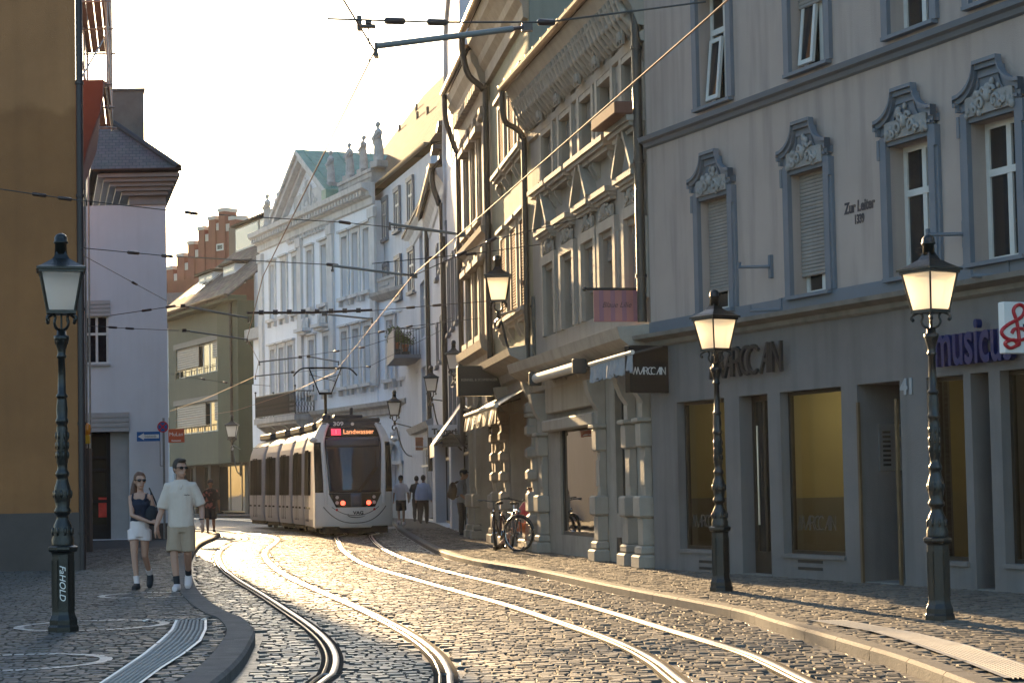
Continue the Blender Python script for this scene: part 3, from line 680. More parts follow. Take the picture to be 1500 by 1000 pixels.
# 'Zur Leiter 1339'
m_script=M('old_lettering_paint',(.06,.05,.055),.8,.2,8)
u0,z=FL.uv(1259,302); text('Zur Leiter',.2,m_script,rt,(u0,-.004,z),ext=.004,name='painted_name',sx=.8,shear=.08,bold=.006)
u0,z=FL.uv(1259,321); text('1339',.16,m_script,rt,(u0,-.004,z),ext=.004,name='painted_year',sx=.7,bold=.006)
u0,z=FL.uv(1333,567); text('41',.26,M('house_number_grey',(.3,.32,.34),.5,0),rt,(u0,-.04,z),ext=.006,name='house_number',sx=1.1,bold=.012)
# window stickers
m_stick=M('window_lettering',(.06,.055,.045),.5,0)
for k in (0,2):
    a,b,z0,z1,_=gf[k]; st=stroke_text('MARCCAIN',ADV,(b-a)*.62/sum(ADV),.022,.002,m_stick,rt,(a+b)/2-.1*(b-a),z0+.42,.128,'window_sticker')
# hanging box signs
def box_sign(name,label,u,uw,z0,z1,proj,mat,fac,th=.14):
    s=thing(name,label,'sign',fac.w(u,0,z0),fac.rz); 
    MB().bbox(-th/2,th/2,-proj-uw,-proj,0,z1-z0,.012).build('sign_box',mat,s); 
    mb=MB(); mb.tube([(0,.0,(z1-z0)*.8),(0,-proj-.01,(z1-z0)*.8)],.02,6); mb.tube([(0,.0,(z1-z0)*.2),(0,-proj-.01,(z1-z0)*.2)],.02,6); mb.build('bracket',m_black,s)
    return s
m_signb=M('sign_black',(.006,.006,.006),.45,.1,3); m_signw=M('sign_white',(.75,.75,.73),.45,.05,3)
def sign_place(fac,px0,px1,py0,py1,uguess=None):
    """a sign standing out square from the wall: find wall position u and outward extent for its two edges"""
    Y=None
    pc=(px0+px1)/2
    return pc
# MARCCAIN box sign: stands out square from the wall at the boundary of the two houses
us=.62
def project_out(fac,u,px,py):
    """outward distance at which the line out of the wall at u meets pixel column px"""
    lo,hi=-.2,6
    def X(d):
        p=fac.w(u,-d,2.5)-Vector((0,0,EYE)); q=CR3.inverted()@p; return 750+F*q.x/-q.z
    for _ in range(50):
        m=(lo+hi)/2
        if X(m)>px: lo=m
        else: hi=m
    return (lo+hi)/2
def zat(fac,u,d,py,px):
    p=fac.w(u,-d,0); r=ray(px,py); return EYE+r.z*(math.hypot(p.x,p.y)/math.hypot(r.x,r.y))
def out_sign(name,label,fac,u,px0,px1,py0,py1,mat,th=.14,part='sign_box',bars=True):
    d1=project_out(fac,u+th/2,px0,0); d0=max(.02,project_out(fac,u+th/2,px1,0))
    z0=zat(fac,u,(d0+d1)/2,py1,(px0+px1)/2); z1=zat(fac,u,(d0+d1)/2,py0,(px0+px1)/2)
    s=thing(name,label,'sign',fac.w(u,0,z0),fac.rz)
    MB().bbox(-th/2,th/2,-d1,-d0,0,z1-z0,.01).build(part,mat,s)
    if bars:
        mb=MB()
        for f in (.85,.2): mb.tube([(0,.02,(z1-z0)*f),(0,-d0-.005,(z1-z0)*f)],.02,6)
        mb.build('bracket',m_black,s)
    return s,d0,d1,z1-z0
FACE=(R(90),0,R(90))   # lettering on a face that looks along +X (towards the camera)
sg,d0,d1,hh=out_sign('box_sign','black square box sign with thin white letters sticking out above the pavement',FL,.50,924,988,506,575,m_signb,.16)
lt=stroke_text('MARCCAIN',ADV,.17,.018,.006,m_signw,sg,0,0,0,'lettering'); lt.rotation_euler=(0,0,R(90)); lt.location=(.082,-(d0+d1)/2,hh*.46)
sc=(d1-d0)*.82/(sum(ADV)*.17); lt.scale=(sc,1,sc)
ux=FL.uv(1560,480)[0]
sg,d0,d1,hh=out_sign('box_sign','white box sign with a red treble clef at the right edge',FL,ux,1474,1560,443,518,m_signw,.1)
m_red=M('sign_red',(.45,.02,.03),.45,.05,3)
cl=[(0,-.36),(-.1,-.42),(-.16,-.32),(-.05,-.25),(.02,-.35),(.0,.1),(-.04,.35),(.03,.47),(.1,.4),(.06,.22),(-.12,.05),(-.2,-.1),(-.12,-.24),(.06,-.25),(.14,-.14),(.08,-.03),(-.03,-.03),(-.07,-.12)]
mb=MB(); y0=-d1+.2*(d1-d0)
mb.tube(spline([(.058,y0+x*1.05,hh*.5+z*hh*.95) for x,z in cl],5),.022*hh/.6,6); mb.build('treble_clef',m_red,sg)
text('musicus',.3*hh,m_sunk,sg,(.052,y0+.14*hh,hh*.52),rot=FACE,align='LEFT',ext=.004,name='lettering',bold=.004)
# ---------------------------------------------------------------- street lamps
m_milk=milk_mat('milk_glass'); m_lampiron=m_iron
def lantern_parts(parent,z0,sub=None):
    """four-sided tapered lantern, bottom frame at z0, total height ~.75"""
    wb,wt,h=.135,.205,.40
    fr=MB()
    fr.box(-wb-.012,wb+.012,-wb-.012,wb+.012,z0-.02,z0+.015)
    for a in(-1,1):
        for b in(-1,1): fr.tube([(a*wb,b*wb,z0),(a*wt,b*wt,z0+h)],.014,4)
    fr.box(-wt-.02,wt+.02,-wt-.02,wt+.02,z0+h,z0+h+.03)
    f=fr.build('lantern_frame',m_lampiron,parent)
    for k in range(4):
        mb=MB(); mb.X=Matrix.Rotation(k*PI/2,4,'Z')
        a=wb-.006;b=wt-.006; mb._add([(-a,-a,z0+.015),(a,-a,z0+.015),(b,-b,z0+h),(-b,-b,z0+h),(-a,-a+.006,z0+.015),(a,-a+.006,z0+.015),(b,-b+.006,z0+h),(-b,-b+.006,z0+h)],[(0,1,2,3),(5,4,7,6),(0,3,7,4),(1,5,6,2),(3,2,6,7),(1,0,4,5)])
        mb.build('glass_pane',m_milk,f)
    rf=MB(); s2=2**.5; zz=z0+h+.03
    prof=[(wt+.042,0),(wt+.042,.022),(wt-.0,.04),(.15,.075),(.105,.12),(.075,.165),(.062,.20)]
    rf.lathe([(r*s2,z) for r,z in prof[:3]]+[(r*(s2 if i<1 else 1.2-.04*i),z) for i,(r,z) in enumerate(prof[3:])],4,(0,0,zz),smooth=False,rot=PI/4)
    rf.lathe([(.065,.17),(.058,.28),(.074,.285),(.074,.305),(.066,.31),(.066,.345),(.05,.375),(.02,.39),(.001,.392)],14,(0,0,zz))
    rf.build('lantern_roof',m_lampiron,parent)
    return zz+.392
def scrolls(mb,z0,zb):
    for k in range(4):
        q=k*PI/2+PI/4; c,s=math.cos(q),math.sin(q)
        P=[(.03,zb),(.075,zb+.02),(.10,zb+.07),(.085,zb+.12),(.11,zb+.165),(.165,z0-.03),(.20,z0-.055),(.205,z0-.085),(.185,z0-.095)]
        mb.tube(spline([(r*c,r*s,z) for r,z in P],4),.014,6)
        mb.ball((.19*c,.19*s,z0-.09),.022,7,5)
def make_lamp():
    r=thing('street_lamp','',"street lamp")
    b=MB()
    b.lathe([(.165,0),(.165,.05),(.15,.07),(.15,.12),(.128,.17),(.122,.2),(.118,.78),(.122,.8),(.15,.815),(.158,.835),(.158,.86),(.13,.875)],8,smooth=False,rot=PI/8)
    for k in range(8):
        q=k*PI/4; b.X=Matrix.Rotation(q,4,'Z'); b.box(.108,.114,-.03,.03,.26,.72); b.box(.113,.117,-.036,-.03,.25,.73); b.box(.113,.117,.03,.036,.25,.73)
    b.X=None
    b.build('plinth',m_lampiron,r)
    s=MB()
    prof=[(.12,.86),(.112,.9),(.115,.94),(.098,.99),(.105,1.02),(.09,1.1),(.062,1.16),(.06,1.2),(.085,1.22),(.088,1.25),(.068,1.29),(.082,1.36),(.092,1.42),(.08,1.5),(.062,1.56),(.056,1.60),(.07,1.62),(.07,1.65),(.052,1.68),(.052,1.74),(.06,1.76),(.058,2.12),(.05,2.16),(.066,2.18),(.066,2.21),(.054,2.23),(.06,2.32),(.05,2.42),(.048,2.44),(.06,2.45),(.06,2.47),(.042,2.49),(.036,2.86),(.05,2.87),(.05,2.89),(.04,2.91),(.042,2.95),(.056,2.99),(.062,3.04),(.078,3.06),(.078,3.1),(.05,3.11),(.045,3.17)]
    s.lathe([(a,z*.97+.02) for a,z in prof],14)
    # leaf ornament on shaft
    for z,rr,nn in ((1.40,.085,8),(1.9,.057,6),(2.0,.057,6),(1.8,.057,6),(1.02,.1,8),(2.98,.056,6)):
        for k in range(nn):
            q=2*PI*k/nn+z; s.ball((math.cos(q)*rr,math.sin(q)*rr,z),.017,6,5,(1,1,2.6))
    s.build('shaft',m_lampiron,r)
    m=MB(); scrolls(m,3.27,3.09); m.tube([(0,0,3.06),(0,0,3.26)],.012,6); m.build('bracket',m_lampiron,r)
    top=lantern_parts(r,3.27)
    return r
lamp=make_lamp()
LAMPS=[]
for (px,py,yt,lb) in [(93,924,342,'dark cast-iron street lamp on the left pavement, white marker scrawl on its base'),(1377,907,343,'nearest cast-iron lamp post on the right, in front of the doorway numbered 41'),(1057,865,424,'farther cast-iron lamp post, standing before the first window of the slate-grey shopfront')]:
    p=gnd(px,py,ZP); H=zat(Fac((p.x-1,p.y),(p.x+1,p.y)),1,0,yt,px)-ZP; s=H/4.09
    o=copy_tree(lamp) if LAMPS else lamp
    o.location=p; o.scale=(s,)*3; o.rotation_euler=(0,0,R(14 if px<500 else 34)); o['label']=lb; o['group']='cast-iron lamp posts along the pavements'; LAMPS.append(o)
text('FaHOLD',.085,m_signw,LAMPS[0],(-.01,-.124,.5),rot=(R(90),R(90),0),ext=.001,name='marker_scrawl',sx=1.15,shear=.3)
def wall_lamp(label,px,py,Y,hpx,arm_to,lamp0=None):
    """lantern on a wall bracket; px,py = base of the lantern; arm_to=(x,y) wall point"""
    p=at(px,py,Y); s=hpx*Y/F/.82
    o=thing('wall_lamp',label,'street lamp',p,0,'lanterns on wall brackets'); 
    lantern_parts(o,0)
    m=MB(); scrolls(m,0,-.18); m.lathe([(.03,-.3),(.05,-.27),(.035,-.22),(.05,-.19),(.03,-.17)],8)
    w=(arm_to-p)/s; w.z=0
    m.tube([(0,0,-.25),(w.x,w.y,-.25)],.022,6)
    P=[(.05,-.3),(-.10,-.36),(-.11,-.46),(.0,-.47),(.05,-.38),(.10,-.42),(.2,-.7),(.35,-1.0),(.6,-1.22),(.9,-1.25),(1,-1.1)]
    m.tube(spline([(w.x*a,w.y*a,z) for a,z in P],5),[.028]*51 if False else .024,6)
    m.box(w.x-.03,w.x+.06,w.y-.06,w.y+.06,-1.35,-.1)
    m.build('wall_bracket',m_lampiron,o); o.scale=(s,)*3
    return o
# ---------------------------------------------------------------- left side: ochre building
m_yellow=M('ochre_render',(.27,.12,.042),.85,.18,.7,bump=.5,bscale=60,grime=.12)
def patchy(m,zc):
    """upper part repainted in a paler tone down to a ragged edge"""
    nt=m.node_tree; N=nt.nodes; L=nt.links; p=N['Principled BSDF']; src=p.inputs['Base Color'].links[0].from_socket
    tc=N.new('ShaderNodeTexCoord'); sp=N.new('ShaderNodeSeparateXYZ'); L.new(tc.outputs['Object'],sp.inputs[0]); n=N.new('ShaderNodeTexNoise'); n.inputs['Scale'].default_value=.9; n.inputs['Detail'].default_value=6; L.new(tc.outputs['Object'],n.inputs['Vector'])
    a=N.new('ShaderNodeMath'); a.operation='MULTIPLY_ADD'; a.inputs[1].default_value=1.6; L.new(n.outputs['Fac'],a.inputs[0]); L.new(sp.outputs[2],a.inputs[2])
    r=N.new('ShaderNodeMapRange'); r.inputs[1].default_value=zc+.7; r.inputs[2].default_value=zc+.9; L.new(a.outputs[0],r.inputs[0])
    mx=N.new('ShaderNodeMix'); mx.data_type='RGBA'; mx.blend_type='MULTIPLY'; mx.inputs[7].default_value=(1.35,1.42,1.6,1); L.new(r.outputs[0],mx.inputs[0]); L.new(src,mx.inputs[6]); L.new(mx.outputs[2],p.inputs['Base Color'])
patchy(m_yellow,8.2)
m_plinth=M('grey_plinth',(.08,.062,.054),.8,.2,1.5,bump=.3)
m_redst=M('red_sandstone',(.16,.06,.045),.8,.2,2.5,bump=.35)
m_brown=M('dark_brown_pipe',(.035,.025,.025),.5,.2,3)
Yc=at(116,840,33.4); FY=Fac((-18,33.4),(Yc.x,33.4)); L=FY.L
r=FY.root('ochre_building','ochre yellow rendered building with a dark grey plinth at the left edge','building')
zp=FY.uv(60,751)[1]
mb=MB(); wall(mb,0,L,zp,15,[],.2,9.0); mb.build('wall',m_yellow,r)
mb=MB(); wall(mb,-.05,L+.05,0,zp,[],.2,9.03,y=-.05); mb.build('plinth',m_plinth,r)
mb=MB(); x=L+.07; mb.tube([(x,-.02,.0),(x,-.02,15)],.06,10); 
for z in (.7,2.6,4.6,6.6,8.6): mb.tube([(x,-.02,z),(x,-.02,z+.05)],.075,10)
mb.build('downpipe',m_brown,r)
mb=MB(); slope(mb,-.3,L+.4,-.5,15,4.5,19); slope(mb,-.3,L+.4,9.5,15,4.51,18.99); mb.build('roof',tile_mat('roof_tiles_red',(.14,.06,.04),(.19,.09,.06)),r)
skew(r,.30)
# ---------------------------------------------------------------- red gate house with flared eaves + scaffold
p=at(120,800,45); FR=Fac((p.x-8,44.6),(p.x,44.6))
r=FR.root('red_house','narrow red sandstone house front with a flared corbel squeezed behind the ochre building','building')
L=FR.L
poly=[(L-4,0),(L,0),(L,6.6),(L+.03,7.2),(L+.07,7.9),(L+.11,8.57),(L+.17,9.05),(L+.25,9.45),(L+.40,9.9),(L+.57,10.35),(L+.63,10.75),(L+.65,11.1),(L-4,11.1)]
mb=MB(); mb.prism(poly,'y',0,5.2); mb.build('wall',m_redst,r)
mb=MB(); mb.prism([(a+(.05 if i>1 and i<len(poly)-1 else 0),b) for i,(a,b) in enumerate(poly)],'y',-.12,-.002); mb.build('flared_band',M('red_band',(.15,.055,.042),.7,.15,3),r)
mb=MB(); mb.box(L+.02,L+.1,-.3,-.14,0,7.5); mb.build('pilaster',M('dark_red_paint',(.10,.03,.03),.6,.2,3),r)
# posters stuck on the pilaster
rr=random.Random(3); mb=MB()
for i in range(7):
    z=1.2+rr.uniform(0,2.2); mb.box(L+.02,L+.09,-.306,-.301,z,z+rr.uniform(.08,.16))
mb.build('sticker',M('sticker_paper',(.4,.33,.35),.7,.3,9),r)
skew(r,.23)
# scaffold: standards, ledgers, decks
m_galv=M('galvanised_tube',(.30,.29,.28),.45,.25,6,metal=.7); m_plank=M('scaffold_plank',(.20,.12,.075),.8,.3,3); m_orange=M('orange_net',(.45,.13,.05),.8,.3,4)
sx=at(118,150,46.2).x; sw=.66; Ys=[46.2,49.0,51.8]
sc=thing('scaffolding','tube scaffolding with timber decks rising above the red sandstone front','scaffolding',(sx,46.2,0),0)
for Y in Ys:
    for x in (0,sw):
        z0=.0 if x==0 else 11.3
        MB().tube([(x,Y-46.2,z0),(x,Y-46.2,16)],.028,8).build('standard',m_galv,sc)
for z in (11.45,13.5,15.6):
    mb=MB()
    for x in (0,sw): mb.tube([(x,-.3,z-.1),(x,5.9,z-.1)],.026,8); mb.tube([(x,-.3,z+.98),(x,5.9,z+.98)],.024,8)
    for Y in Ys: mb.tube([(-.1,Y-46.23,z-.1),(sw+.12,Y-46.23,z-.1)],.026,8); 
    mb.build('ledger',m_galv,sc)
    mb=MB()
    for k in range(4):
        for (a,b) in ((0,2.75),(2.82,5.6)): mb.box(-.05+k*.19,.12+k*.19,a+.02*k,b-.015*k,z-.06+.003*k,z-.02+.003*k)
    mb.build('deck',m_plank,sc)
MB().tube([(-.02,-.05,9.0),(-.02,-.05,11.4)],.024,8).build('brace',m_galv,sc)
MB().tube([(0,-.06,10.9),(sw,-.06,11.35)],.022,8).build('brace',m_galv,sc)
MB().tube([(0,-.06,11.45),(sw,2.8,13.4)],.022,8).build('brace',m_galv,sc)
# second line of standards lower down in front of the red front
for k,z in enumerate((7.6,8.6,9.6)):
    MB().tube([(-.1,-1.9,z),(.16,-1.9,z+.02)],.02,6).build('coupler',m_galv,sc)
MB().tube([(.02,-1.9,3.2),(.02,-1.9,10.4)],.024,8).build('standard',m_galv,sc)
MB().tube([(.14,-1.9,3.2),(.19,-1.9,9.8)],.02,8).build('hose',m_orange,sc)
skew(sc,.19)
# corner post + amber warning lamp
p=at(126,632,44.2)
wl_=thing('warning_lamp','amber construction warning lamp fixed on the scaffold corner','lamp',p,0)
mb=MB(); mb.bbox(-.09,.09,-.06,.06,-.28,-.08,.02); mb.build('battery_box',M('amber_box',(.5,.32,.02),.5,.1,4),wl_)
mb=MB(); mb.lathe([(.02,-.08),(.09,-.07),(.115,.05),(.1,.16),(.05,.2),(.001,.205)],14,sy=.6); mb.build('lens',M('amber_lens',(.6,.22,.02),.25,.1,4),wl_)
MB().tube([(-.1,.02,-.2),(-.22,.02,-.2)],.02,6).build('clamp',m_galv,wl_)
B(-.0,.15,0,.3,0,2.35).build('x',m_plinth).name='gate_pillar'; o=bpy.data.objects['gate_pillar']; o.location=at(122,790,43.4); o.location.z=ZP; o.name='gate_pillar'
tag(o,'plain dark grey rendered pillar between the ochre building and the glazed shop door','pillar')
# ---------------------------------------------------------------- white house (left, middle distance)
YW=55.0; a=at(100,700,YW); b=at(247,700,YW); FW=Fac((a.x-6,YW),(b.x,YW)); L=FW.L
m_whitew=M('lilac_white_render',(.57,.59,.63),.85,.07,.6,bump=.25,bscale=80,grime=.07)
m_eave=M('grey_eave',(.22,.22,.215),.7,.15,2); m_box=M('shutter_box_grey',(.36,.35,.35),.6,.1,3)
r=FW.root('white_house','pale lilac-white house with stepped grey eaves and a tiled hip roof','building')
win=FW.rect(125,159,462,533); door=FW.rect(126,190,632,784); door=(door[0]-.4,door[1],ZP,door[3])
box1=FW.rect(125,162,440,463); box2=FW.rect(126,190,604,632)
zt=FW.uv(215,300)[1]
mb=MB(); wall(mb,0,L,0,zt,[(*win,.14),(*door,.5)],.2,38); mb.build('wall',m_whitew,r)
w=window(r,*win,.08,m_white,m_glass,2,.62,.06,low=0); B(win[0]-.05,win[1]+.06,-.07,.08,win[2]-.06,win[2]-.003).build('sill',m_box,w)
def slatbox(z0,z1,u0,u1,par,n=4,name='shutter_box'):
    h=(z1-z0)/n; pf=[]
    for i in range(n): pf+= [(-.05,z0+i*h),(-.05,z0+(i+.75)*h),(-.025,z0+(i+.8)*h),(-.025,z0+(i+1)*h)]
    mb=MB(); mb.prism([(.02,z0)]+pf+[(.02,z1)],'x',u0,u1); return mb.build(name,m_box,par)
slatbox(box1[2],box1[3],win[0],win[1]+.06,r); slatbox(box2[2],box2[3],door[0],door[1]+.01,r)
# glazed shop door
d0,d1,dz0,dz1=door; xd=FW.uv(167,700,.4)[0]; zt2=FW.uv(150,634,.4)[1]
B(xd,d1,.3,.49,ZP,dz1).build('door_jamb',m_box,r)
m_dkdoor=M('dark_door_frame',(.018,.014,.012),.4,.2,5)
mb=MB(); w0=(d0+xd)/2+.0
cols=[d0,xd-1.62,xd-.95 if False else xd-.82,xd]
for u in (d0,xd-.86,xd-.12): mb.box(u,u+.12,.34,.42,ZP,zt2)
for z in (ZP,ZP+1.05,ZP+1.95,zt2-.75,zt2-.1): mb.box(d0+.12,xd-.12,.345,.415,z+(.0 if z>ZP else 0),z+(.09 if z>ZP else .42))
dr=mb.build('shop_door',m_dkdoor,r); B(d0,xd-.1,.375,.385,ZP+.3,zt2-.05).build('pane',glass_mat('door_glass',(.05,.045,.03),.03,1.8),dr)
# red poster & bright things behind the glass
m_poster=M('poster_red',(.55,.05,.03),.5,.25,4)
x0,x1,q0,q1=FW.rect(149,166,728,757,.37); B(x0,x1,.366,.372,q0,q1).build('poster',m_poster,dr)
x0,x1,q0,q1=FW.rect(131,140,712,728,.37); B(x0,x1,.366,.372,q0,q1).build('poster',m_poster,dr)
B(d1,L,-.03,.0,0,FW.uv(220,766)[1]).build('plinth',m_plinth,r)
# stepped eaves
zc0,zc1=zt,FW.uv(210,258)[1]; xo=FW.uv(150,260)[0]; st=5; hh=(zc1-zc0-.25)/st
mb=MB(); xe=FW.uv(269,258)[0]
for i in range(st):
    t=(i+1)/st; x0=FW.uv(188-38*t,280)[0]; x1=L+(xe-L)*t; mb.box(x0,x1,-.12-.5*t,38,zc0+.25+i*hh,zc0+.25+(i+1)*hh-.02); mb.box(x0+.06,x1-.08,-.1-.5*t,37.9,zc0+.25+(i+1)*hh-.021,zc0+.25+(i+1)*hh)
mb.box(FW.uv(190,300)[0],L+.02,-.06,38,zc0-.0,zc0+.25)
mb.build('stepped_eaves',m_eave,r)
mb=MB(); gutter(mb,xo-.1,xe+.06,-.68,zc1+.1,.09); mb.build('gutter',m_pipe,r)
m_tileW=tile_mat('roof_tiles_dark',(.085,.045,.03),(.125,.068,.048),.2,.2)
# hip roof: ridge runs away from the street; hip end shows to the right
zr=FW.uv(152,165,2)[1]-.35
mb=MB(); xl=xo-.2; xr=xe+.02; ze=zc1+.12
xk=FW.uv(235,235)[0]; 
def hip(x0,x1,y0,y1,z0,ins,z1):
    """four sided hip with the given inset"""
    A=(x0,y0,z0);Bp=(x1,y0,z0);C=(x1,y1,z0);D=(x0,y1,z0); a=(x0,y0+ins,z1);b=(x1-ins*.75,y0+ins,z1);c=(x1-ins*.75,y1-ins,z1);d=(x0,y1-ins,z1)
    l=math.hypot(ins,z1-z0)
    mb.quad(A,Bp,b,a,uv=[(0,0),(x1-x0,0),(x1-x0-ins*.75,l),(0,l)]); mb.quad(Bp,C,c,b,uv=[(0,0),(y1-y0,0),(y1-y0-ins,l),(ins,l)]); mb.quad(a,b,c,d); mb.quad(C,D,d,c,uv=[(0,0),(x1-x0,0),(x1-x0,l),(0,l)]); mb.quad(D,A,a,d)
hip(xl,xr,-.62,38.5,ze,2.6,zr)
mb.build('roof',m_tileW,r)
mb=MB(); mb.tube([(xr-.05,-.6,ze+.02),(xr-2.6*.75,-.62+2.6,zr+.03)],.09,8); mb.build('ridge_tiles',m_tileW,r)
x0,x1,q0,q1=FW.rect(158,205,137,215,4); x0+=.26*4.2;x1+=.26*4.2; mb=MB(); mb.box(x0,x1,3.4,5.0,ze+.3,q1-.05); mb.box(x0-.05,x1+.04,3.35,5.05,q1-.05,q1+.02); mb.build('chimney',M('chimney_render',(.13,.12,.105),.85,.25,2,bump=.4),r)
skew(r,.25)
# steep gable part behind the red house (white wall edge under the roof)
# ---------------------------------------------------------------- signs on the left
m_gp=M('sign_pole_grey',(.22,.22,.22),.5,.2,8,metal=.5); m_sblue=M('sign_blue',(.01,.10,.32),.45,.08,3)
p=gnd(241,770,0); p=at(241,776,54.0); p.z=ZP
sp=thing('traffic_sign','round no-stopping sign above a blue one-way arrow on one grey pole by the white house','traffic sign',p,0)
hz=lambda py,px=240:at(px,py,54.0).z-ZP
MB().tube([(0,0,0),(0,0,hz(612))],.032,8).build('pole',m_gp,sp)
rd=8.2*54/F; zc=hz(625); xx=at(239,625,54).x-p.x
mb=MB(); mb.disc((xx,-.05,zc),rd,28,'y',.02); rs=mb.build('round_sign',m_red,sp)
mb=MB(); mb.disc((xx,-.063,zc),rd*.8,28,'y',.004); mb.build('blue_field',m_sblue,rs)
mb=MB()
for a,yo in ((45,0),(-45,.0007)): mb.X=Matrix.Translation((xx,-.068-yo,zc))@Matrix.Rotation(R(a),4,'Y'); mb.box(-rd*.82,rd*.82,-.002,.002,-rd*.12,rd*.12)
mb.build('red_cross',m_red,rs)
x0,x1=at(201,639,54).x-p.x,at(235,639,54).x-p.x; z0,z1=hz(646,218),hz(632,218)
pl=B(x0,x1,-.055,-.04,z0,z1).build('arrow_plate',m_sblue,sp)
zm=(z0+z1)/2; h=(z1-z0)
mb=MB(); mb.prism([(x0+.03,zm),(x0+.2,zm+h*.36),(x0+.2,zm+h*.2),(x1-.03,zm+h*.2),(x1-.03,zm-h*.2),(x0+.2,zm-h*.2),(x0+.2,zm-h*.36)],'y',-.059,-.0555); mb.build('arrow',m_signw,pl)
text('Einbahnstraße',.095,m_black,pl,((x0+x1)/2+.06,-.0605,zm),ext=.0008,sx=.62,name='lettering')
mb=MB(); mb.tube([(-.1,-.02,z0-.7),(-.1,-.02,z0)],.012,6); mb.tube([(-.1,-.02,z0-.7),(0,-.02,z0-.7)],.012,6); mb.build('bracket',m_gp,sp)
mb=MB(); mb.bbox(-.05,.05,-.05,.05,z0-1.55,z0-1.3,.02); mb.build('cable_lock',M('grey_plastic',(.3,.3,.3),.5,.1,4),sp)
# red restaurant sign
p=at(247,648,62); s=thing('hanging_sign','small orange-red sign hanging beside the blue one-way sign','sign',p,0)
x1=at(270,640,62).x-p.x; z1=at(258,628,62).z-p.z
MB().bbox(0,x1,-.04,.04,0,z1,.01).build('sign_board',M('sign_orange',(.48,.09,.03),.5,.08,3),s)
text('MuLan',.17,m_signw,s,(x1/2,-.043,z1*.6),ext=.002,name='lettering'); text('Restaurant',.07,m_signw,s,(x1/2,-.043,z1*.14),ext=.002,name='lettering',bold=.003)
B(-.3,0,-.015,.015,z1*.8,z1*.86).build('bracket',m_black,s)
# ---------------------------------------------------------------- green office building (far left)
gA=at(249,750,127); gB=at(357,750,113); FG=Fac((gA.x,127),(gB.x,113)); L=FG.L
m_green=M('green_render',(.11,.118,.085),.85,.1,.6,grime=.1); m_greend=M('green_dark_pier',(.065,.078,.048),.85,.12,.8)
m_blind=M('venetian_blind',(.26,.25,.23),.5,.15,4,metal=.2)
r=FG.root('green_building','olive green office building with ribbon windows behind venetian blinds','building')
ze=FG.uv(345,442)[1]; ribbons=[FG.rect(258,321,505,549),FG.rect(258,323,590,634)]
zg=FG.uv(300,680)[1]; up_=FG.uv(325,600)[0]
mb=MB(); wall(mb,0,up_,zg,ze,ribbons,.3,12); mb.build('wall',m_green,r)
mb=MB(); mb.box(up_,L,-.25,12,zg-.0,ze); mb.build('pier',m_greend,r)
u0=0;mb=MB(); wall(mb,.2,L-.2,0,zg,[(.6,4.2,0,3.0),(4.8,7.5,0,3.0),(8,L-.8,0,3.0)],.8,12,y=.35); mb.build('ground_floor_wall',M('dark_arcade',(.05,.045,.04),.8,.3,1),r)
for a,b in ((.6,4.2),(4.8,7.5),(8,L-.8)): window(r,a,b,.1,3.0,.9,m_black,m_glass,3,None,.08,name='shop_window')
# mural arc on the ground floor
mb=MB()
for i in range(3): mb.torus((3.0,.34-.004*i,.2),1.7-.28*i,.1,16,6,'y',.3,PI-.2)
mb.build('mural',M('mural_green',(.10,.16,.03),.7,.4,2),r)
for k,(a,b,c,d) in enumerate(ribbons):
    w=window(r,a,b,c,d,.22,m_white,m_glass,7,None,.09)
    if k==0: shutter(r,a+.05,a+(b-a)*.52,c+(d-c)*.28,d,.05,m_blind,.14,'venetian_blind',.05); shutter(r,a+(b-a)*.84,b-.05,c+(d-c)*.45,d,.05,m_blind,.14,'venetian_blind',.05)
    else: shutter(r,a+.05,a+(b-a)*.66,c+(d-c)*.2,d,.05,m_blind,.14,'venetian_blind',.05); shutter(r,a+(b-a)*.86,b-.05,c+(d-c)*.35,d,.05,m_blind,.14,'venetian_blind',.05)
    mb=MB(); mb.box(a,b,-.06,-.03,c+.42,c+.46)
    for i in range(9): x=a+(b-a)*i/8; mb.box(x-.02,x+.02,-.062,-.03,c-.1,c+.46)
    mb.build('railing',m_black,r)
    B(a-.3,b+.05,-.10,.0,d,d+.35).build('lintel_band',M('grey_band',(.16,.16,.15),.7,.1,2),r)
MB().tube([(L-1.1,-.33,zg),(L-1.1,-.33,ze)],.1,8).build('downpipe',m_pipe,r)
B(-.3,L+.1,-.85,.3,ze,ze+.3).build('eaves',m_greend,r)
m_tileG=tile_mat('roof_tiles_grey',(.07,.055,.05),(.18,.145,.12),.3,.3,.85,1.0); 
zr=FG.uv(350,352,6.5)[1]
mb=MB(); slope(mb,-.4,L+.2,-.9,ze+.3,6.5,zr,th=.15); slope(mb,-.4,L+.2,14,ze+.3,6.51,zr-.01,th=.15); mb.build('roof',m_tileG,r)
mb=MB(); gutter(mb,-.4,L+.2,-1,ze+.35,.11); mb.build('gutter',m_pipe,r)
def dormer(par,u0,u1,y0,z0,h,dep,mroof,mw,n=1,name='dormer'):
    """flat roofed dormer"""
    mb=MB(); mb.box(u0,u1,y0,y0+dep,z0,z0+h); d=mb.build(name,mw,par)
    mb=MB(); mb.prism([(y0-.25,z0+h),(y0-.25,z0+h+.14),(y0+dep+1,z0+h+.5),(y0+dep+1,z0+h+.1)],'x',u0-.2,u1+.2); mb.build('dormer_roof',mroof,d)
    wd=(u1-u0)/n
    for i in range(n):
        a=u0+wd*i+.14;b=u0+wd*(i+1)-.14; mb=MB(); mb.box(a,b,y0-.02,y0+.01,z0+.2,z0+h-.15); wn_=mb.build('window',m_white,d); B(a+.1,b-.1,y0-.03,y0-.022,z0+.3,z0+h-.25).build('pane',m_glass,wn_)
    return d
sl_=(zr-ze-.3)/7.4
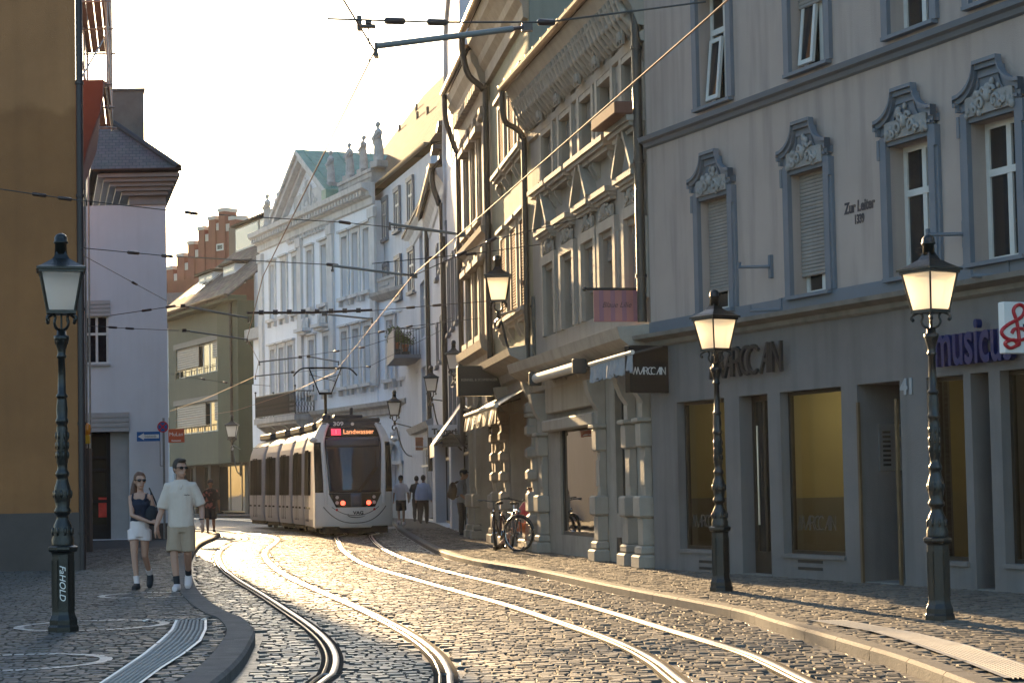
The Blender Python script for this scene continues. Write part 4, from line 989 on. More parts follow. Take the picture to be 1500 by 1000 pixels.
for (pa,pb,yt,yb,n) in ((300,318,402,430,2),(336,350,388,420,1)):
    a=FG.uv(pa,yb,2)[0]; b=FG.uv(pb,yb,2)[0]; y=1.6; z0=ze+.3+sl_*(y+.9)-.1; dormer(r,a,b+.5,y,z0,FG.uv(pa,yt,y)[1]-z0,2.2,m_tileG,m_whitew,n)
dormer(r,FG.uv(353,365,5)[0],L+.1,4.6,ze+.3+sl_*5.5-.2,1.9,2.5,m_tileG,m_plinth,3)
mb=MB(); a=FG.uv(300,440,0)[0]
for i in range(3): mb.box(1.2+i*1.5,2.0+i*1.5,.4,2.0,ze+.3+sl_*1.3+.06,ze+.3+sl_*1.3+.1)
for v in range(0,len(mb.v)):
    x,y,z=mb.v[v]; mb.v[v]=(x,y,z+sl_*(y-.4))
mb.build('roof_window',m_glass,r)
x0=FG.uv(349,340,7)[0]; B(x0,x0+2.6,6.3,7.8,zr-1,FG.uv(360,330,7)[1]).build('chimney',m_plinth,r)
# white gable wall next to the palace
B(L-.0,L+2.6,.8,9,0,ze+1.6).build('gable_wall',m_whitew,r)
# sliver of house between the white and green buildings
pa=at(240,740,140); s=Fac((pa.x-6,141),(at(257,740,140).x,139.5)); q=s.root('pale_house','sliver of a pale house with grey shutters seen between the white and green buildings','house')
MB().box(0,s.L,0,8,0,s.uv(250,480)[1]).build('wall',m_whitew,q)
for py in (505,560,610):
    a,b,c,d=s.rect(246,252,py,py+26); w=window(q,a,b,c,d,-.03,m_white,m_glass,1); B(b+.03,b+.4,-.06,-.01,c,d).build('shutter',m_plinth,w)
mb=MB(); slope(mb,-.2,s.L+.2,-.5,s.uv(250,480)[1],4,s.uv(250,420)[1]); mb.build('roof',m_tileW,q)
# ---------------------------------------------------------------- brick building with stepped gable
m_brick=M('red_brick_far',(.22,.075,.05),.85,.2,1.0); m_cap=M('pale_stone_cap',(.5,.46,.42),.8,.1,2)
bA=at(244,700,150); bB=at(378,700,143); FBk=Fac((bA.x,150),(bB.x,143)); r=FBk.root('brick_gable','red brick building with a crow-stepped gable rising behind the roofs','building')
steps=[(244,253,395,411),(259,269,376,395),(275,284,358,376),(290,299,337,353),(305,315,322,337),(320,329,310,337),(336,345,322,337),(345,378,345,345)]
mb=MB();cp=MB(); mb.box(0,FBk.L,0,5,0,FBk.uv(250,412)[1])
prev=None
for (a,b,t,bs) in steps:
    ua,ub=FBk.uv(a,t)[0],FBk.uv(b,t)[0]; zt_=FBk.uv((a+b)/2,t)[1]; mb.box(ua,ub,.0,1.2,2,zt_); cp.box(ua-.06,ub+.06,-.06,1.26,zt_,zt_+.28)
for i in range(len(steps)-2):
    ua=FBk.uv(steps[i][1],steps[i][3])[0]; ub=FBk.uv(steps[i+1][0],steps[i][3])[0]; zz=FBk.uv((steps[i][1]+steps[i+1][0])/2,max(steps[i][3],steps[i+1][2]+16))[1]
    mb.box(ua,ub,.15,1.1,2,zz); cp.box(ua,ub,.1,1.15,zz,zz+.55)
mb.box(FBk.uv(300,360)[0],FBk.L,.1,9,2,FBk.uv(340,352)[1])
mb.build('wall',m_brick,r); cp.build('stone_cap',m_cap,r)
a,b,c,d=FBk.rect(318,328,357,367); w=window(r,a,b,c,d,-.08,m_white,m_glass,1,None,.1)
# ---------------------------------------------------------------- white palace
pA=at(385,745,104); _b=at(631,755,81.0); _f=Fac((pA.x,104),(_b.x,81.0)); pB=_f.w(_f.uv(604,700)[0],0,0); FP=Fac((pA.x,104),(pB.x,pB.y)); LT=FP.L; L=FP.uv(551,500)[0]
m_pal=M('palace_white_render',(.80,.815,.85),.8,.06,.5,bump=.15,grime=.10); m_pals=M('palace_stone',(.58,.57,.56),.8,.14,2,bump=.3,grime=.25)
m_pald=M('palace_stained_stone',(.42,.40,.38),.85,.22,2,bump=.3,grime=.3); m_copper=M('copper_patina',(.16,.30,.235),.6,.2,1.0,grime=.25)
r=FP.root('palace','white neoclassical palace with a pediment, roof statues and an iron balcony','building')
V=lambda px,py,o=0:FP.uv(px,py,o)
zcor=V(490,318)[1]; zpar=V(545,252)[1]; zblc=V(480,603)[1]
zc1=V(585,300)[1]
# window columns: (px, upper(yt,yb), middle(yt,yb))
colsU=[(397,378,474),(414,371,467),(431,366,461),(452,369,459),(473,366,449),(503,359,433),(519,351,426),(535,342,413)]
colsM=[(398,520,590),(411,512,585),(424,508,580),(455,500,570),(477,487,560),(503,484,572),(520,478,568),(537,474,566),(570,467,553),(593,464,550)]
holes=[]
for (px,yt,yb) in colsU: 
    u=V(px+3,(yt+yb)/2)[0]; holes.append([u-.42,u+.42,V(px,yb)[1],V(px,yt)[1]])
zu0=sum(h[2] for h in holes)/8; zu1=sum(h[3] for h in holes)/8
for h in holes: h[2]=zu0;h[3]=zu1
hm=[]
for (px,yt,yb) in colsM:
    u=V(px+3,(yt+yb)/2)[0]; hm.append([u-.44,u+.44,V(px,yb)[1],V(px,yt)[1]])
zm0=sum(h[2] for h in hm)/len(hm); zm1=sum(h[3] for h in hm)/len(hm)
for h in hm: h[2]=zm0;h[3]=zm1
hg=[]
for px in (371,388,403,412,425):
    pass
for u in (1.0,2.6,4.2): hg.append([u,u+.9,.9,3.0])
ud=V(581,700)[0]; hg.append([ud-.7,ud+.7,0,V(581,655)[1]])
zgt=zblc-.5
mb=MB(); wall(mb,0,L,0,zcor,holes+[h for h in hm if h[1]<L-.1]+hg[:3],.28,13); mb.build('wall',m_pal,r)
for h in holes+hm:
    a,b,c,d=h
    w=window(r,a,b,c,d,.2,m_white,m_glass,2,.66,.08)
    mb=MB(); mb.box(a-.2,a,-.07,.0,c,d); mb.box(b,b+.2,-.07,.0,c,d); mb.box(a-.2,b+.2,-.072,0,d,d+.22); mb.box(a-.3,b+.3,-.2,0,d+.22,d+.32); mb.build('surround',m_pals,w)
    mb=MB(); mb.box(a-.28,b+.28,-.26,0,c-.16,c-.003); mb.box(a-.2,a-.04,-.18,0,c-.42,c-.16); mb.box(b+.04,b+.2,-.18,0,c-.42,c-.16); mb.build('sill',m_pals,w)
for h in hg[:3]: window(r,*h,.2,m_white,m_glass,2,.66,.08)
a,b,c,d=hg[3]; n=10
w=window(r,a,b,ZP,d,.24,m_dkdoor,m_glass,2,.7,.12,name='entrance_door')
mb=MB(); mb.torus(((a+b)/2,-.06,d-.7),.95,.14,14,8,'y',0,PI); mb.box(a-.45,a-.1,-.16,0,0,d-.6); mb.box(b+.1,b+.45,-.16,0,0,d-.6); mb.box(a-.55,b+.55,-.24,0,d-.75,d-.6); carve(mb,(a+b)/2,d+.35,1.2,.6,-.05,16,4); mb.build('door_surround',m_pals,r)
# pilasters of the middle bay, string courses, cornices
uA=V(440,400)[0]; uB=V(487,400)[0]
mb=MB(); 
for px in (384,441,487,549): 
    u=V(px,420)[0]; mb=MB(); mb.box(u-.35,u+.35,-.14,0,zm0-.2,zu1+.35); mb.box(u-.42,u+.42,-.2,0,zu1+.35,zu1+.8); mb.build('pilaster',m_pals,r)
mb=MB(); mould(mb,-.1,L+.1,zcor-.2,[(0,0),(.12,.05),(.12,.35),(.25,.42),(.3,.6),(.62,.75),(.66,.98),(.05,1.02)]); 
for i in range(int(L/.45)): mb.box(i*.45,i*.45+.2,-.5,-.06,zcor+.27,zcor+.5)
mb.build('cornice',m_pals,r)
mb=MB(); mould(mb,-.05,LT+.05,zblc-.5,[(0,0),(.1,.05),(.1,.3),(.3,.42),(.34,.6),(.05,.64)]); mb.build('string_course',m_pald,r)
# frieze with garlands
mb=MB()
uf0,uf1=V(425,350)[0],V(488,335)[0]
for i in range(16):
    u=uf0+(uf1-uf0)*i/15; mb.tube([(u-.3,-.06,zu1+1.0),(u-.15,-.1,zu1+.8),(u,-.1,zu1+.74),(u+.15,-.1,zu1+.8),(u+.3,-.06,zu1+1.0)],.06,6); mb.ball((u+.3,-.08,zu1+1.0),.09,6,5)
mb.build('garland_frieze',m_pals,r)
# lower wing to the right, in line with the front
zw=V(580,432)[1]; zwp=V(580,405)[1]
mb=MB(); wall(mb,L+.002,LT,0,zw,[h for h in hm if h[1]>L]+hg[3:],.28,12.9,y=.06); mb.build('wing_wall',m_pal,r)
mb=MB(); mould(mb,L+.003,LT+.1,zw-.1,[(0,0),(.1,.05),(.3,.25),(.34,.4),(.05,.44)]); mb.box(L+.003,LT,0,.4,zw+.34,zwp); mb.box(L+.003,LT+.05,-.06,.46,zwp,zwp+.14)
for i in range(3): u=L+.5+i*1.9; mb.box(u,u+1.3,-.03,0,zw+.55,zwp-.15)
mb.build('wing_parapet',m_pald,r)
zrw=V(600,305,1.3)[1]
B(L+.004,LT+3.2,1.3,13,zw,zrw).build('rear_wing',m_pal,r)
mb=MB(); mb.box(L+.005,LT+3.3,.95,1.6,zrw,zrw+.25); mb.prism([(.9,zrw+.25),(13,zrw+.25),(7,zrw+2.5)],'x',L+.005,LT+3.3); mb.build('rear_roof',bpy.data.materials.get('slate_dark') or M('slate_dark',(.05,.045,.045),.6,.25,3),r)
a,b,c,d=FP.rect(600,610,340,372,1.3); w=window(r,a,b,c,d,1.22,m_white,m_glass,2,.6)
MB().tube([(L+.3,1.15,zwp),(L+.3,1.15,zrw)],.09,8).build('downpipe',m_pipe,r)
# parapet blocks (attic), left and right of the pediment
zp0=zcor+.8; 
uR0=V(499,300)[0]
mb=MB(); mb.box(uR0,L,-.1,.5,zp0,zpar); mb.box(uR0-.05,L+.05,-.16,.56,zpar,zpar+.16); mb.box(uR0-.03,L+.03,-.14,.5,zp0,zp0+.25)
mb.box(L-1.5,L+.03,-.22,.4,zp0+.25,zp0+(zpar-zp0)*.5)
for i in range(3): u=uR0+.4+i*1.5; mb.box(u,u+1.0,-.13,-.09,zp0+(zpar-zp0)*.55,zpar-.2)
mb.build('parapet',m_pald,r)
mb=MB(); mb.box(-.0,V(407,350)[0],-.1,.5,zp0,zpar-.6); mb.box(-.05,V(407,350)[0]+.03,-.16,.56,zpar-.6,zpar-.45); mb.build('parapet',m_pald,r)
B(L-.4,L,.5,13,zp0,zpar).build('parapet',m_pald,r)
# pediment
pu0,pu1=V(409,352)[0],V(491,312)[0]; pa=V(428,232)[0]; pu1=max(pu1,pa+(pa-pu0)*.0+3.6); pm=(pu0+pu1)/2; zap=V(430,229)[1]
pj=-.4
mb=MB(); mb.prism([(pu0+.5,zp0),(pu1-.5,zp0),(pm,zap-.75)],'y',pj+.55,3.0); mb.build('tympanum',m_pal,r)
mb=MB()
for s_ in (-1,1):
    e=pu0 if s_<0 else pu1
    for (o,t,pr) in ((0,.3,.0),(.3,.22,-.14),(-.28,.26,.3)):
        mb.prism([(e,zp0+o),(pm,zap-.55+o),(pm,zap-.55+o+t),(e-.0,zp0+o+t)],'y',pj+pr,pj+.62)
mb.box(pu0,pu1,pj-.05,pj+.62,zp0-.25,zp0)
mb.box(pu0+.2,pu1-.2,pj+.2,pj+.62,zp0-.5,zp0-.25)
mb.build('pediment',m_pals,r)
mb=MB(); carve(mb,pm,zp0+.25,(pu1-pu0)*.5,(zap-zp0)*.5,pj+.5,40,9); carve(mb,pm,zp0+.3,1.3,2.0,pj+.45,30,10); 
mb.build('coat_of_arms',m_pals,r)
mb=MB(); 
for s_ in (-1,1):
    e=(pu0-.15) if s_<0 else (pu1+.15); zz=zp0+.5
    q=[(e,pj-.1,zz),(pm,pj-.1,zap),(pm,12.5,zap),(e,12.5,zz)]
    mb.quad(*(q if s_<0 else q[::-1])); q2=[(a,b,c-.06) for a,b,c in q]; mb.quad(*(q2[::-1] if s_<0 else q2)); mb.quad((e,pj-.1,zz-.06),(pm,pj-.1,zap-.06),(pm,pj-.1,zap),(e,pj-.1,zz))
    for k in range(7):
        y=pj+.3+k*1.8; mb.tube([(e,y,zz+.02),(pm,y,zap+.02)],.035,5)
mb.box(pu1-.4,pu1+.25,pj-.15,2.2,zp0+.0,zp0+.5)
mb.build('copper_roof',m_copper,r)
# roof statues: draped figures, one continuous body each
def fuse(mb,vox=.03,smooth=2,name='body'):
    o=mb.build(name,[])
    m=o.modifiers.new('r','REMESH'); m.mode='VOXEL'; m.voxel_size=vox
    if smooth: s=o.modifiers.new('s','SMOOTH'); s.iterations=smooth; s.factor=.5
    dg=bpy.context.evaluated_depsgraph_get(); me=bpy.data.meshes.new_from_object(o.evaluated_get(dg)); me.name=name
    bpy.data.objects.remove(o); 
    for p in me.polygons: p.use_smooth=True
    return me
def statue_mesh(seed,busty=False):
    rr=random.Random(seed); mb=MB(); a=rr.uniform(-.08,.08)
    mb.lathe([(.30,.0),(.30,.12),(.26,.14),(.24,.35),(.25,.6),(.22,.85),(.17,1.05),(.22,1.3),(.24,1.42),(.12,1.52),(.06,1.56),(.06,1.62)],14,sy=.8)
    for k in range(12):
        q=2*PI*k/12; mb.tube([(math.cos(q)*.27,math.sin(q)*.21,.12),(math.cos(q+.2)*.25,math.sin(q+.2)*.19,.6),(math.cos(q+.5)*.17,math.sin(q+.5)*.14,1.05)],.035,5)
    mb.ball((a,-.02,1.72),.115,10,8,(.9,1,1.2)); mb.ball((a,.03,1.76),.125,9,7)
    for s_ in(-1,1):
        up=rr.random()<.35
        P=[(s_*.2,0,1.42),(s_*.34,-.06,1.2),(s_*.2 if not up else s_*.4,-.25,1.05 if not up else 1.45)]
        mb.tube(P,[.075,.065,.05],8); mb.ball(P[-1],.06,7,5)
    mb.tube([(.25,-.1,1.4),(0,-.24,1.1),(-.25,-.12,.8)],.06,6)
    return fuse(mb,.035,1,'body')
SM=[statue_mesh(k) for k in (1,2,3)]
m_stat=M('weathered_statue_stone',(.46,.45,.44),.85,.3,4,bump=.4,bscale=20,grime=.35)
for me in SM: me.materials.append(m_stat)
SL=['pale stone statue at the far left end of the palace roofline','pale stone statue left of the pediment beside its neighbour','stone statue right behind the pediment slope, against the green copper','stone statue on the parapet, second right of the pediment','slim stone statue on the parapet, third right of the pediment','largest stone statue at the right corner of the palace parapet']
for i,(px,yb,yt) in enumerate([(387,327,285),(402,318,284),(485,268,230),(507,262,224),(527,252,214),(549,247,195)]):
    u=V(px,yb)[0]; zb_=zpar+.16 if i>1 else zpar-.45; yo=.2
    if i==2: yo=-.0
    H=max((yb-yt)/F*(FP.w(u,0,0).y),1.4); pos=FP.w(u,yo,zb_)
    o=thing('roof_statue',SL[i],'statue',pos,FP.rz+R(rr.uniform(-25,25)),'stone statues on the palace roof')
    s_=H/2.15
    q=bpy.data.objects.new('body',SM[i%3]); COL.objects.link(q); q.parent=o; q.location=(0,0,.3)
    mb=MB(); mb.bbox(-.34,.34,-.3,.3,-.02,.3,.03); mb.build('pedestal',m_pald,o); o.scale=(s_*1.3,)*3
# carved stone hoods above the balcony doors
for u in (V(450,490)[0],V(475,485)[0]):
    mb=MB(); mb.box(u-.75,u+.75,-.5,0,zm1+.45,zm1+.62); mb.box(u-.6,u+.6,-.36,0,zm1+.3,zm1+.45); carve(mb,u,zm1+.65,1.2,.9,-.15,20,7); mb.build('window_hood',m_pals,r)
# balcony with iron railing
b0,b1=V(401,590)[0],V(462,595)[0]; bd=1.1; b1=max(b1,b0+4)
q0,q1=V(462,590)[0],0
zb_=zblc
mb=MB(); mb.box(b0,b1,-bd,0,zb_-.3,zb_-.02); mb.box(b0+.1,b1-.1,-bd+.12,0,zb_-.45,zb_-.3)
for u in np.linspace(b0+.3,b1-.3,4): mb.prism([(-bd+.15,zb_-.45),(0,zb_-.45),(0,zb_-1.5),(-.25,zb_-1.35),(-.5,zb_-.8)],'x',u-.16,u+.16)
mb.build('balcony_slab',m_pald,r)
rl=MB()
def rail(p,q,H):
    p=Vector(p);q=Vector(q);n=int((q-p).length/.16)
    rl.tube([p+Vector((0,0,H)),q+Vector((0,0,H))],.03,6); rl.tube([p+Vector((0,0,.06)),q+Vector((0,0,.06))],.022,6)
    for i in range(n+1):
        x=p.lerp(q,i/n); rl.tube([x+Vector((0,0,.06)),x+Vector((0,0,H))],.018,4)
        if i<n:
            y=p.lerp(q,(i+.5)/n); d=(q-p).normalized(); rl.tube(spline([y+Vector((0,0,.1)),y+d*.06+Vector((0,0,.3)),y-d*.05+Vector((0,0,.5)),y+d*.06+Vector((0,0,.75)),y+Vector((0,0,H))],3),.013,4)
    for x in (p,q): rl.tube([x,x+Vector((0,0,H+.2))],.03,6); rl.ball(x+Vector((0,0,H+.24)),.06,7,5)
Hh=V(430,570)[1]-zb_; Hh=1.15
rail((b0+.08,-bd+.08,zb_),(b1-.08,-bd+.08,zb_),Hh); rail((b0+.08,-.05,zb_),(b0+.08,-bd+.08,zb_),Hh); rail((b1-.08,-bd+.08,zb_),(b1-.08,-.05,zb_),Hh)
rl.build('balcony_railing',m_black,r)
B(b0+.1,b1-1.3,-bd+.12,-bd+.14,zb_+.08,zb_+1.05).build('privacy_screen',m_plinth,r)
B(0,LT,-.05,0.05,0,.8).build('plinth',m_pald,r)
# side wing low on the left
B(-3.2,0,.4,10,0,V(372,560)[1]).build('side_wing',m_pal,r)
mb=MB(); mould(mb,-3.3,-.0,V(372,490)[1]-.2,[(-.35,0),(-.1,.1),(-.1,.5),(-.35,.6)]); mb.build('wing_cornice',m_pald,r)
B(-3.2,-.0,.5,9,V(372,560)[1],V(372,490)[1]).build('side_wing',m_pal,r)
# ---------------------------------------------------------------- right-hand row, far to near
m_grey8=M('pale_blue_render',(.56,.57,.60),.8,.08,.7,grime=.12); m_stone=M('beige_sandstone',(.34,.29,.225),.8,.16,2,bump=.3,grime=.2)
m_beige=M('warm_grey_render',(.33,.295,.25),.82,.12,1,bump=.4,bscale=90,grime=.16); m_trim=M('warm_grey_trim',(.33,.295,.25),.75,.15,2.5,bump=.3,grime=.2)
m_ochreg=M('greenish_stucco',(.30,.29,.19),.85,.15,1.2,bump=.8,bscale=45,grime=.2); m_rshut=M('red_brown_shutter',(.12,.035,.025),.8,.2,4,spec=.1)
m_copg=M('zinc_gutter',(.22,.15,.09),.35,.25,4,metal=.85); m_slate=M('slate_dark',(.05,.045,.045),.6,.25,3)
m_tileB=tile_mat('roof_tiles_warm',(.035,.024,.016),(.10,.07,.045),.24,.30,.95,1.0)
m_interior=M('dark_shop_glass_frame',(.06,.055,.05),.5,.2,3)
# ======== ornate grey house next to the corner building
A0=gnd(789,806.5,ZP); B0=gnd(962,832,ZP); FO=Fac(A0,B0); L=FO.L
r=FO.root('ornate_house','warm grey house with triangular window pediments and a carved eaves frieze','building')
V=FO.uv
zg=V(960,485)[1]; zgc=V(790,522)[1]; zg=(zg+zgc)/2
zt=V(800,118)[1]
C=[(804,273,187,394,513),(831,254,177,386,510),(861.5,233,148,368,503),(889,213,117,350,497),(926,176,80,338,490)]
u5=[V(c[0],(c[1]+c[2])/2)[0] for c in C]
z2a=sum(V(c[0],c[1])[1] for c in C)/5; z2b=sum(V(c[0],c[2])[1] for c in C)/5; z1a=zg+.45; z1b=sum(V(c[0],c[3])[1] for c in C)/5+.05
ww=.47
h2=[[u-ww,u+ww,z2a,z2b] for u in u5]; h1=[[u-ww,u+ww,z1a,z1b] for u in u5]
mb=MB(); wall(mb,0,L,zg,zt,h1+h2,.16,10); mb.build('wall',m_beige,r)
def sill_on_consoles(par,u0,u1,z,pr=.3,mat=None):
    mb=MB(); mb.box(u0-.28,u1+.28,-pr,0,z-.09,z-.003); mb.box(u0-.24,u1+.24,-pr+.05,0,z-.16,z-.09); mb.box(u0-.2,u1+.2,-pr+.12,0,z-.24,z-.16)
    s=mb.build('sill',mat or m_trim,par)
    for u in (u0-.1,u1+.1):
        c=MB(); c.prism([(0,z-.24),(-.13,z-.24),(-.14,z-.31),(-.08,z-.4),(-.06,z-.46),(0,z-.52)],'x',u-.05,u+.05); c.ball((u,-.10,z-.30),.045,7,5); c.build('console',mat or m_trim,par)
    return s
for i,u in enumerate(u5):
    a,b,c,d=h2[i]
    w=window(r,a,b,c,d,.18,m_white,m_glass,2,.7,.07)
    mb=MB(); mb.box(a-.16,a,-.06,0,c,d+.1); mb.box(b,b+.16,-.06,0,c,d+.1); mb.box(a,b,-.05,.0,d,d+.45); mb.box(a-.16,b+.16,-.061,0,d+.1,d+.5); mb.box(a-.26,a-.161,-.03,0,c,d-.2); mb.box(b+.161,b+.26,-.03,0,c,d-.2); mb.build('surround',m_trim,w)
    k=MB(); k.prism([(0,d+.15),(-.06,d+.2),(-.12,d+.35),(-.2,d+.55),(-.22,d+.75),(0,d+.78)],'x',u-.15,u+.15); carve(k,u,d+.2,.34,.5,-.18,14,i); k.box(u-.24,u+.24,-.27,0,d+.75,d+.85); k.build('keystone',m_trim,w)
    sill_on_consoles(w,a,b,c)
    if i!=3: shutter(w,a+.01,b-.01,d-(.75 if i in(4,) else .4),d,.1,m_shut,.05)
    a,b,c,d=h1[i]
    w=window(r,a,b,c,d,.18,m_white,m_glass,2,.7,.07)
    mb=MB(); mb.box(a-.17,a,-.08,0,c,d+.1); mb.box(b,b+.17,-.08,0,c,d+.1); mb.box(a-.17,b+.17,-.081,0,d+.1,d+.28); mb.box(a-.28,a-.171,-.04,0,c,d); mb.box(b+.171,b+.28,-.04,0,c,d); mb.build('surround',m_trim,w)
    k=MB(); carve(k,u,d+.3,.9,.34,-.06,16,20+i,arch=False); k.build('relief',m_trim,w)
    zt_=d+.68
    p=MB(); p.box(u-.6,u+.6,-.22,0,zt_,zt_+.09); p.box(u-.57,u+.57,-.17,0,zt_-.06,zt_); p.box(u-.54,u+.54,-.12,0,zt_-.12,zt_-.06)
    if i%2==0:
        p.prism([(u-.46,zt_+.091),(u+.46,zt_+.091),(u,zt_+.75)],'y',-.10,0)
        for s_ in(-1,1): p.prism([(u+s_*.6,zt_+.09),(u,zt_+.88),(u,zt_+.99),(u+s_*.65,zt_+.15)],'y',-.23-.002*(s_>0),0)
    p.build('window_pediment' if i%2==0 else 'window_hood',m_trim,w)
    if i in(2,3,4): shutter(w,a+.01,b-.01,c+(.5 if i==2 else .9 if i==3 else .15),d,.08,m_shut,.045)
    elif i<2: shutter(w,a+.01,b-.01,d-.5-.3*i,d,.1,m_shut,.05)
# carved frieze under the eaves and zinc gutter
mb=MB(); mould(mb,0,L,zt-.95,[(0,0),(.06,.02),(.08,.14),(.02,.18)]); 
mb.prism([(0,zt-.7),(-.1,zt-.68),(-.2,zt-.4),(-.42,zt-.02),(-.5,zt+.12),(0,zt+.14)],'x',0,L); mb.build('eaves_cornice',m_trim,r)
mb=MB(); rr=random.Random(5); n=int(L/.26)
for i in range(n):
    u=.12+i*.26
    mb.tube([(u,-.06,zt-.72),(u+.03,-.22,zt-.5),(u-.02,-.28,zt-.33),(u,-.38,zt-.12)],[.07,.085,.075,.05],6)
    mb.ball((u+.13,-.28,zt-.46),.06,6,5); mb.ball((u+.13,-.34,zt-.24),.055,6,5); mb.ball((u+.13,-.14,zt-.64),.055,6,5)
mb.build('carved_frieze',m_trim,r)
mb=MB(); gutter(mb,-.1,L-.2,-.56,zt+.2,.09); 
for i in range(int(L/.7)): mb.box(i*.7,i*.7+.03,-.66,-.46,zt+.19,zt+.215)
mb.build('gutter',m_copg,r)
mb=MB(); mb.tube(spline([(-.05,-.56,zt+.12),(-.05,-.56,zt-.2),(-.06,-.5,zt-.5),(-.08,-.3,zt-.62),(-.1,-.14,zt-.8),(-.1,-.12,zt-1.3),(-.1,-.12,zg+.1)],4),.06,8); mb.build('downpipe',m_pipe,r)
mb=MB(); slope(mb,-.2,L,-.58,zt+.22,4.6,zt+4.8); slope(mb,-.2,L,9.8,zt+.22,4.61,zt+4.79); mb.build('roof',m_tileB,r)
# flower box ledge under the last upper window
a,b,c,d=h2[4]; MB().bbox(a-.32,b+.3,-.5,-.2,c+.0,c+.2,.02).build('window_box',M('terracotta_box',(.16,.07,.045),.8,.25,5),r)
# ---- ground floor shopfront
sw=FO.rect(818,877,612,800); ww_=sw
mb=MB(); wall(mb,0,L,0,zg-.001,[(sw[0],sw[1],.45,sw[3],.12),(V(905,700)[0]-.25,V(905,700)[0]+.35,.9,3.0,.2)],.3,10,y=.04); mb.build('shopfront_wall',m_trim,r)
w=window(r,sw[0],sw[1],.45,sw[3],.09,m_interior,m_glassS,1,None,.07,name='shop_window')
u=V(905,700)[0]; window(r,u-.25,u+.35,.9,3.0,.16,m_interior,m_glassS,1,None,.05,name='shop_window')
mb=MB(); mould(mb,-.15,L,zg-.62,[(0,0),(.1,.03),(.12,.2),(.34,.3),(.5,.42),(.55,.6),(.05,.64)]); 
for i in range(9): uu=L*i/9+.3; mb.prism([(-.02,zg-.62),(-.3,zg-.34),(-.02,zg-.3)],'x',uu,uu+.12)
mb.build('shop_cornice',m_trim,r)
def pilaster(par,u,w,z0,z1,pr=.22,name='shop_pilaster',mat=None):
    mb=MB(); 
    mb.bbox(u-w-.09,u+w+.09,-pr-.12,.03,z0,z0+.22,.03); mb.bbox(u-w-.05,u+w+.05,-pr-.07,.03,z0+.22,z0+.36,.03); mb.bbox(u-w,u+w,-pr-.02,.03,z0+.36,z0+.8,.02)
    mb.bbox(u-w-.05,u+w+.05,-pr-.08,.03,z0+.8,z0+1.14,.03); mb.box(u-w+.04,u+w-.04,-pr+.05,.03,z0+1.14,z1-1.25)
    mb.box(u-w+.03,u+w-.03,-pr+.03,-pr+.05,z0+1.3,z1-1.4)
    mb.bbox(u-w,u+w,-pr-.03,.03,z1-1.25,z1-.85,.03); mb.bbox(u-w-.05,u+w+.05,-pr-.08,.03,z1-.85,z1-.78,.015); mb.box(u-w+.03,u+w-.03,-pr+.02,.03,z1-.78,z1-.55)
    mb.prism([(.03,z1-.55),(-pr+.04,z1-.55),(-pr-.06,z1-.4),(-pr-.14,z1-.2),(-pr-.17,z1-.02),(.03,z1)],'x',u-w+.02,u+w-.02)
    mb.tube([(u-w-.01,-pr-.06,z1-.14),(u+w+.01,-pr-.06,z1-.14)],.08,10)
    return mb.build(name,mat or m_trim,par)
for px in (799,884,928,950): pilaster(r,V(px,700)[0],.15,ZP-.02,zg-.64,.13)
mb=MB(); a,b,c,d=FO.rect(806,876,555,600); mb.bbox(a,b,-.10,.035,c,d,.02); mb.build('sign_fascia',M('beige_fascia',(.33,.28,.22),.8,.1,1,grime=.25),r)
mb=MB(); mb.bbox(a-.1,b+.15,-.16,.03,c-.35,c-.12,.03); mb.build('transom_beam',m_trim,r)
for px in (905,940): 
    uu,z=V(px,800); B(uu-.14,uu+.14,.02,.035,.12,.5).build('cellar_vent',m_black,r)
skew(r,.28)
# rolled up awning (sunlit tube) and pleated awning
m_awn=M('awning_cream',(.62,.57,.50),.7,.1,3); m_awnb=M('awning_blue_stripe',(.30,.31,.33),.8,.2,6)
a0=V(784,546,-.5)[0]; a1=V(848,546,-.5)[0]; z=V(815,545,-.5)[1]
o=thing('rolled_awning','rolled-up cream awning tube glowing in the sun over the empty shop window','awning',FO.w(a0,-.48,z),FO.rz)
mb=MB(); mb.tube([(0,0,0),(a1-a0,0,0)],.09,12); mb.build('roll',m_awn,o); mb=MB(); mb.bbox(-.06,0,-.14,.1,-.14,.12,.02); mb.build('end_cap',m_interior,o); mb=MB(); mb.bbox(a1-a0,a1-a0+.06,-.14,.1,-.14,.12,.02); mb.build('end_cap',m_interior,o)
B(0,a1-a0,.1,.45,-.03,.03).build('support',m_interior,o)
a0=V(864,540,-.55)[0]; a1=V(922,530,-.55)[0]+.2; zt_=V(890,528,-.55)[1]; zb_=V(890,553,-.55)[1]
o=thing('pleated_awning','half-closed awning with a crumpled grey-blue valance left of the black box sign','awning',FO.w(a0,-.55,zb_),FO.rz)
mb=MB(); n=70; hh=zt_-zb_
P=[((a1-a0)*i/n,.035*math.sin(i*1.15)+.02*math.sin(i*2.7+1)) for i in range(n+1)]
for i in range(n):
    (xa,ya),(xb,yb)=P[i],P[i+1]; za=.03*math.sin(i*.9); zb2=.03*math.sin((i+1)*.9)
    mb.quad((xa,ya,za),(xb,yb,zb2),(xb,yb*.3,hh),(xa,ya*.3,hh)); mb.quad((xa,ya+.006,za),(xa,ya*.3+.006,hh),(xb,yb*.3+.006,hh),(xb,yb+.006,zb2))
mb.build('valance',m_awnb,o)
mb=MB(); mb.tube([(0,0,hh+.02),(a1-a0,0,hh+.02)],.035,8); mb.build('front_bar',m_awn,o)
for x in (.15,a1-a0-.15): MB().tube([(x,0,hh),(x,.5,hh+.12)],.02,6).build('arm',m_interior,o)
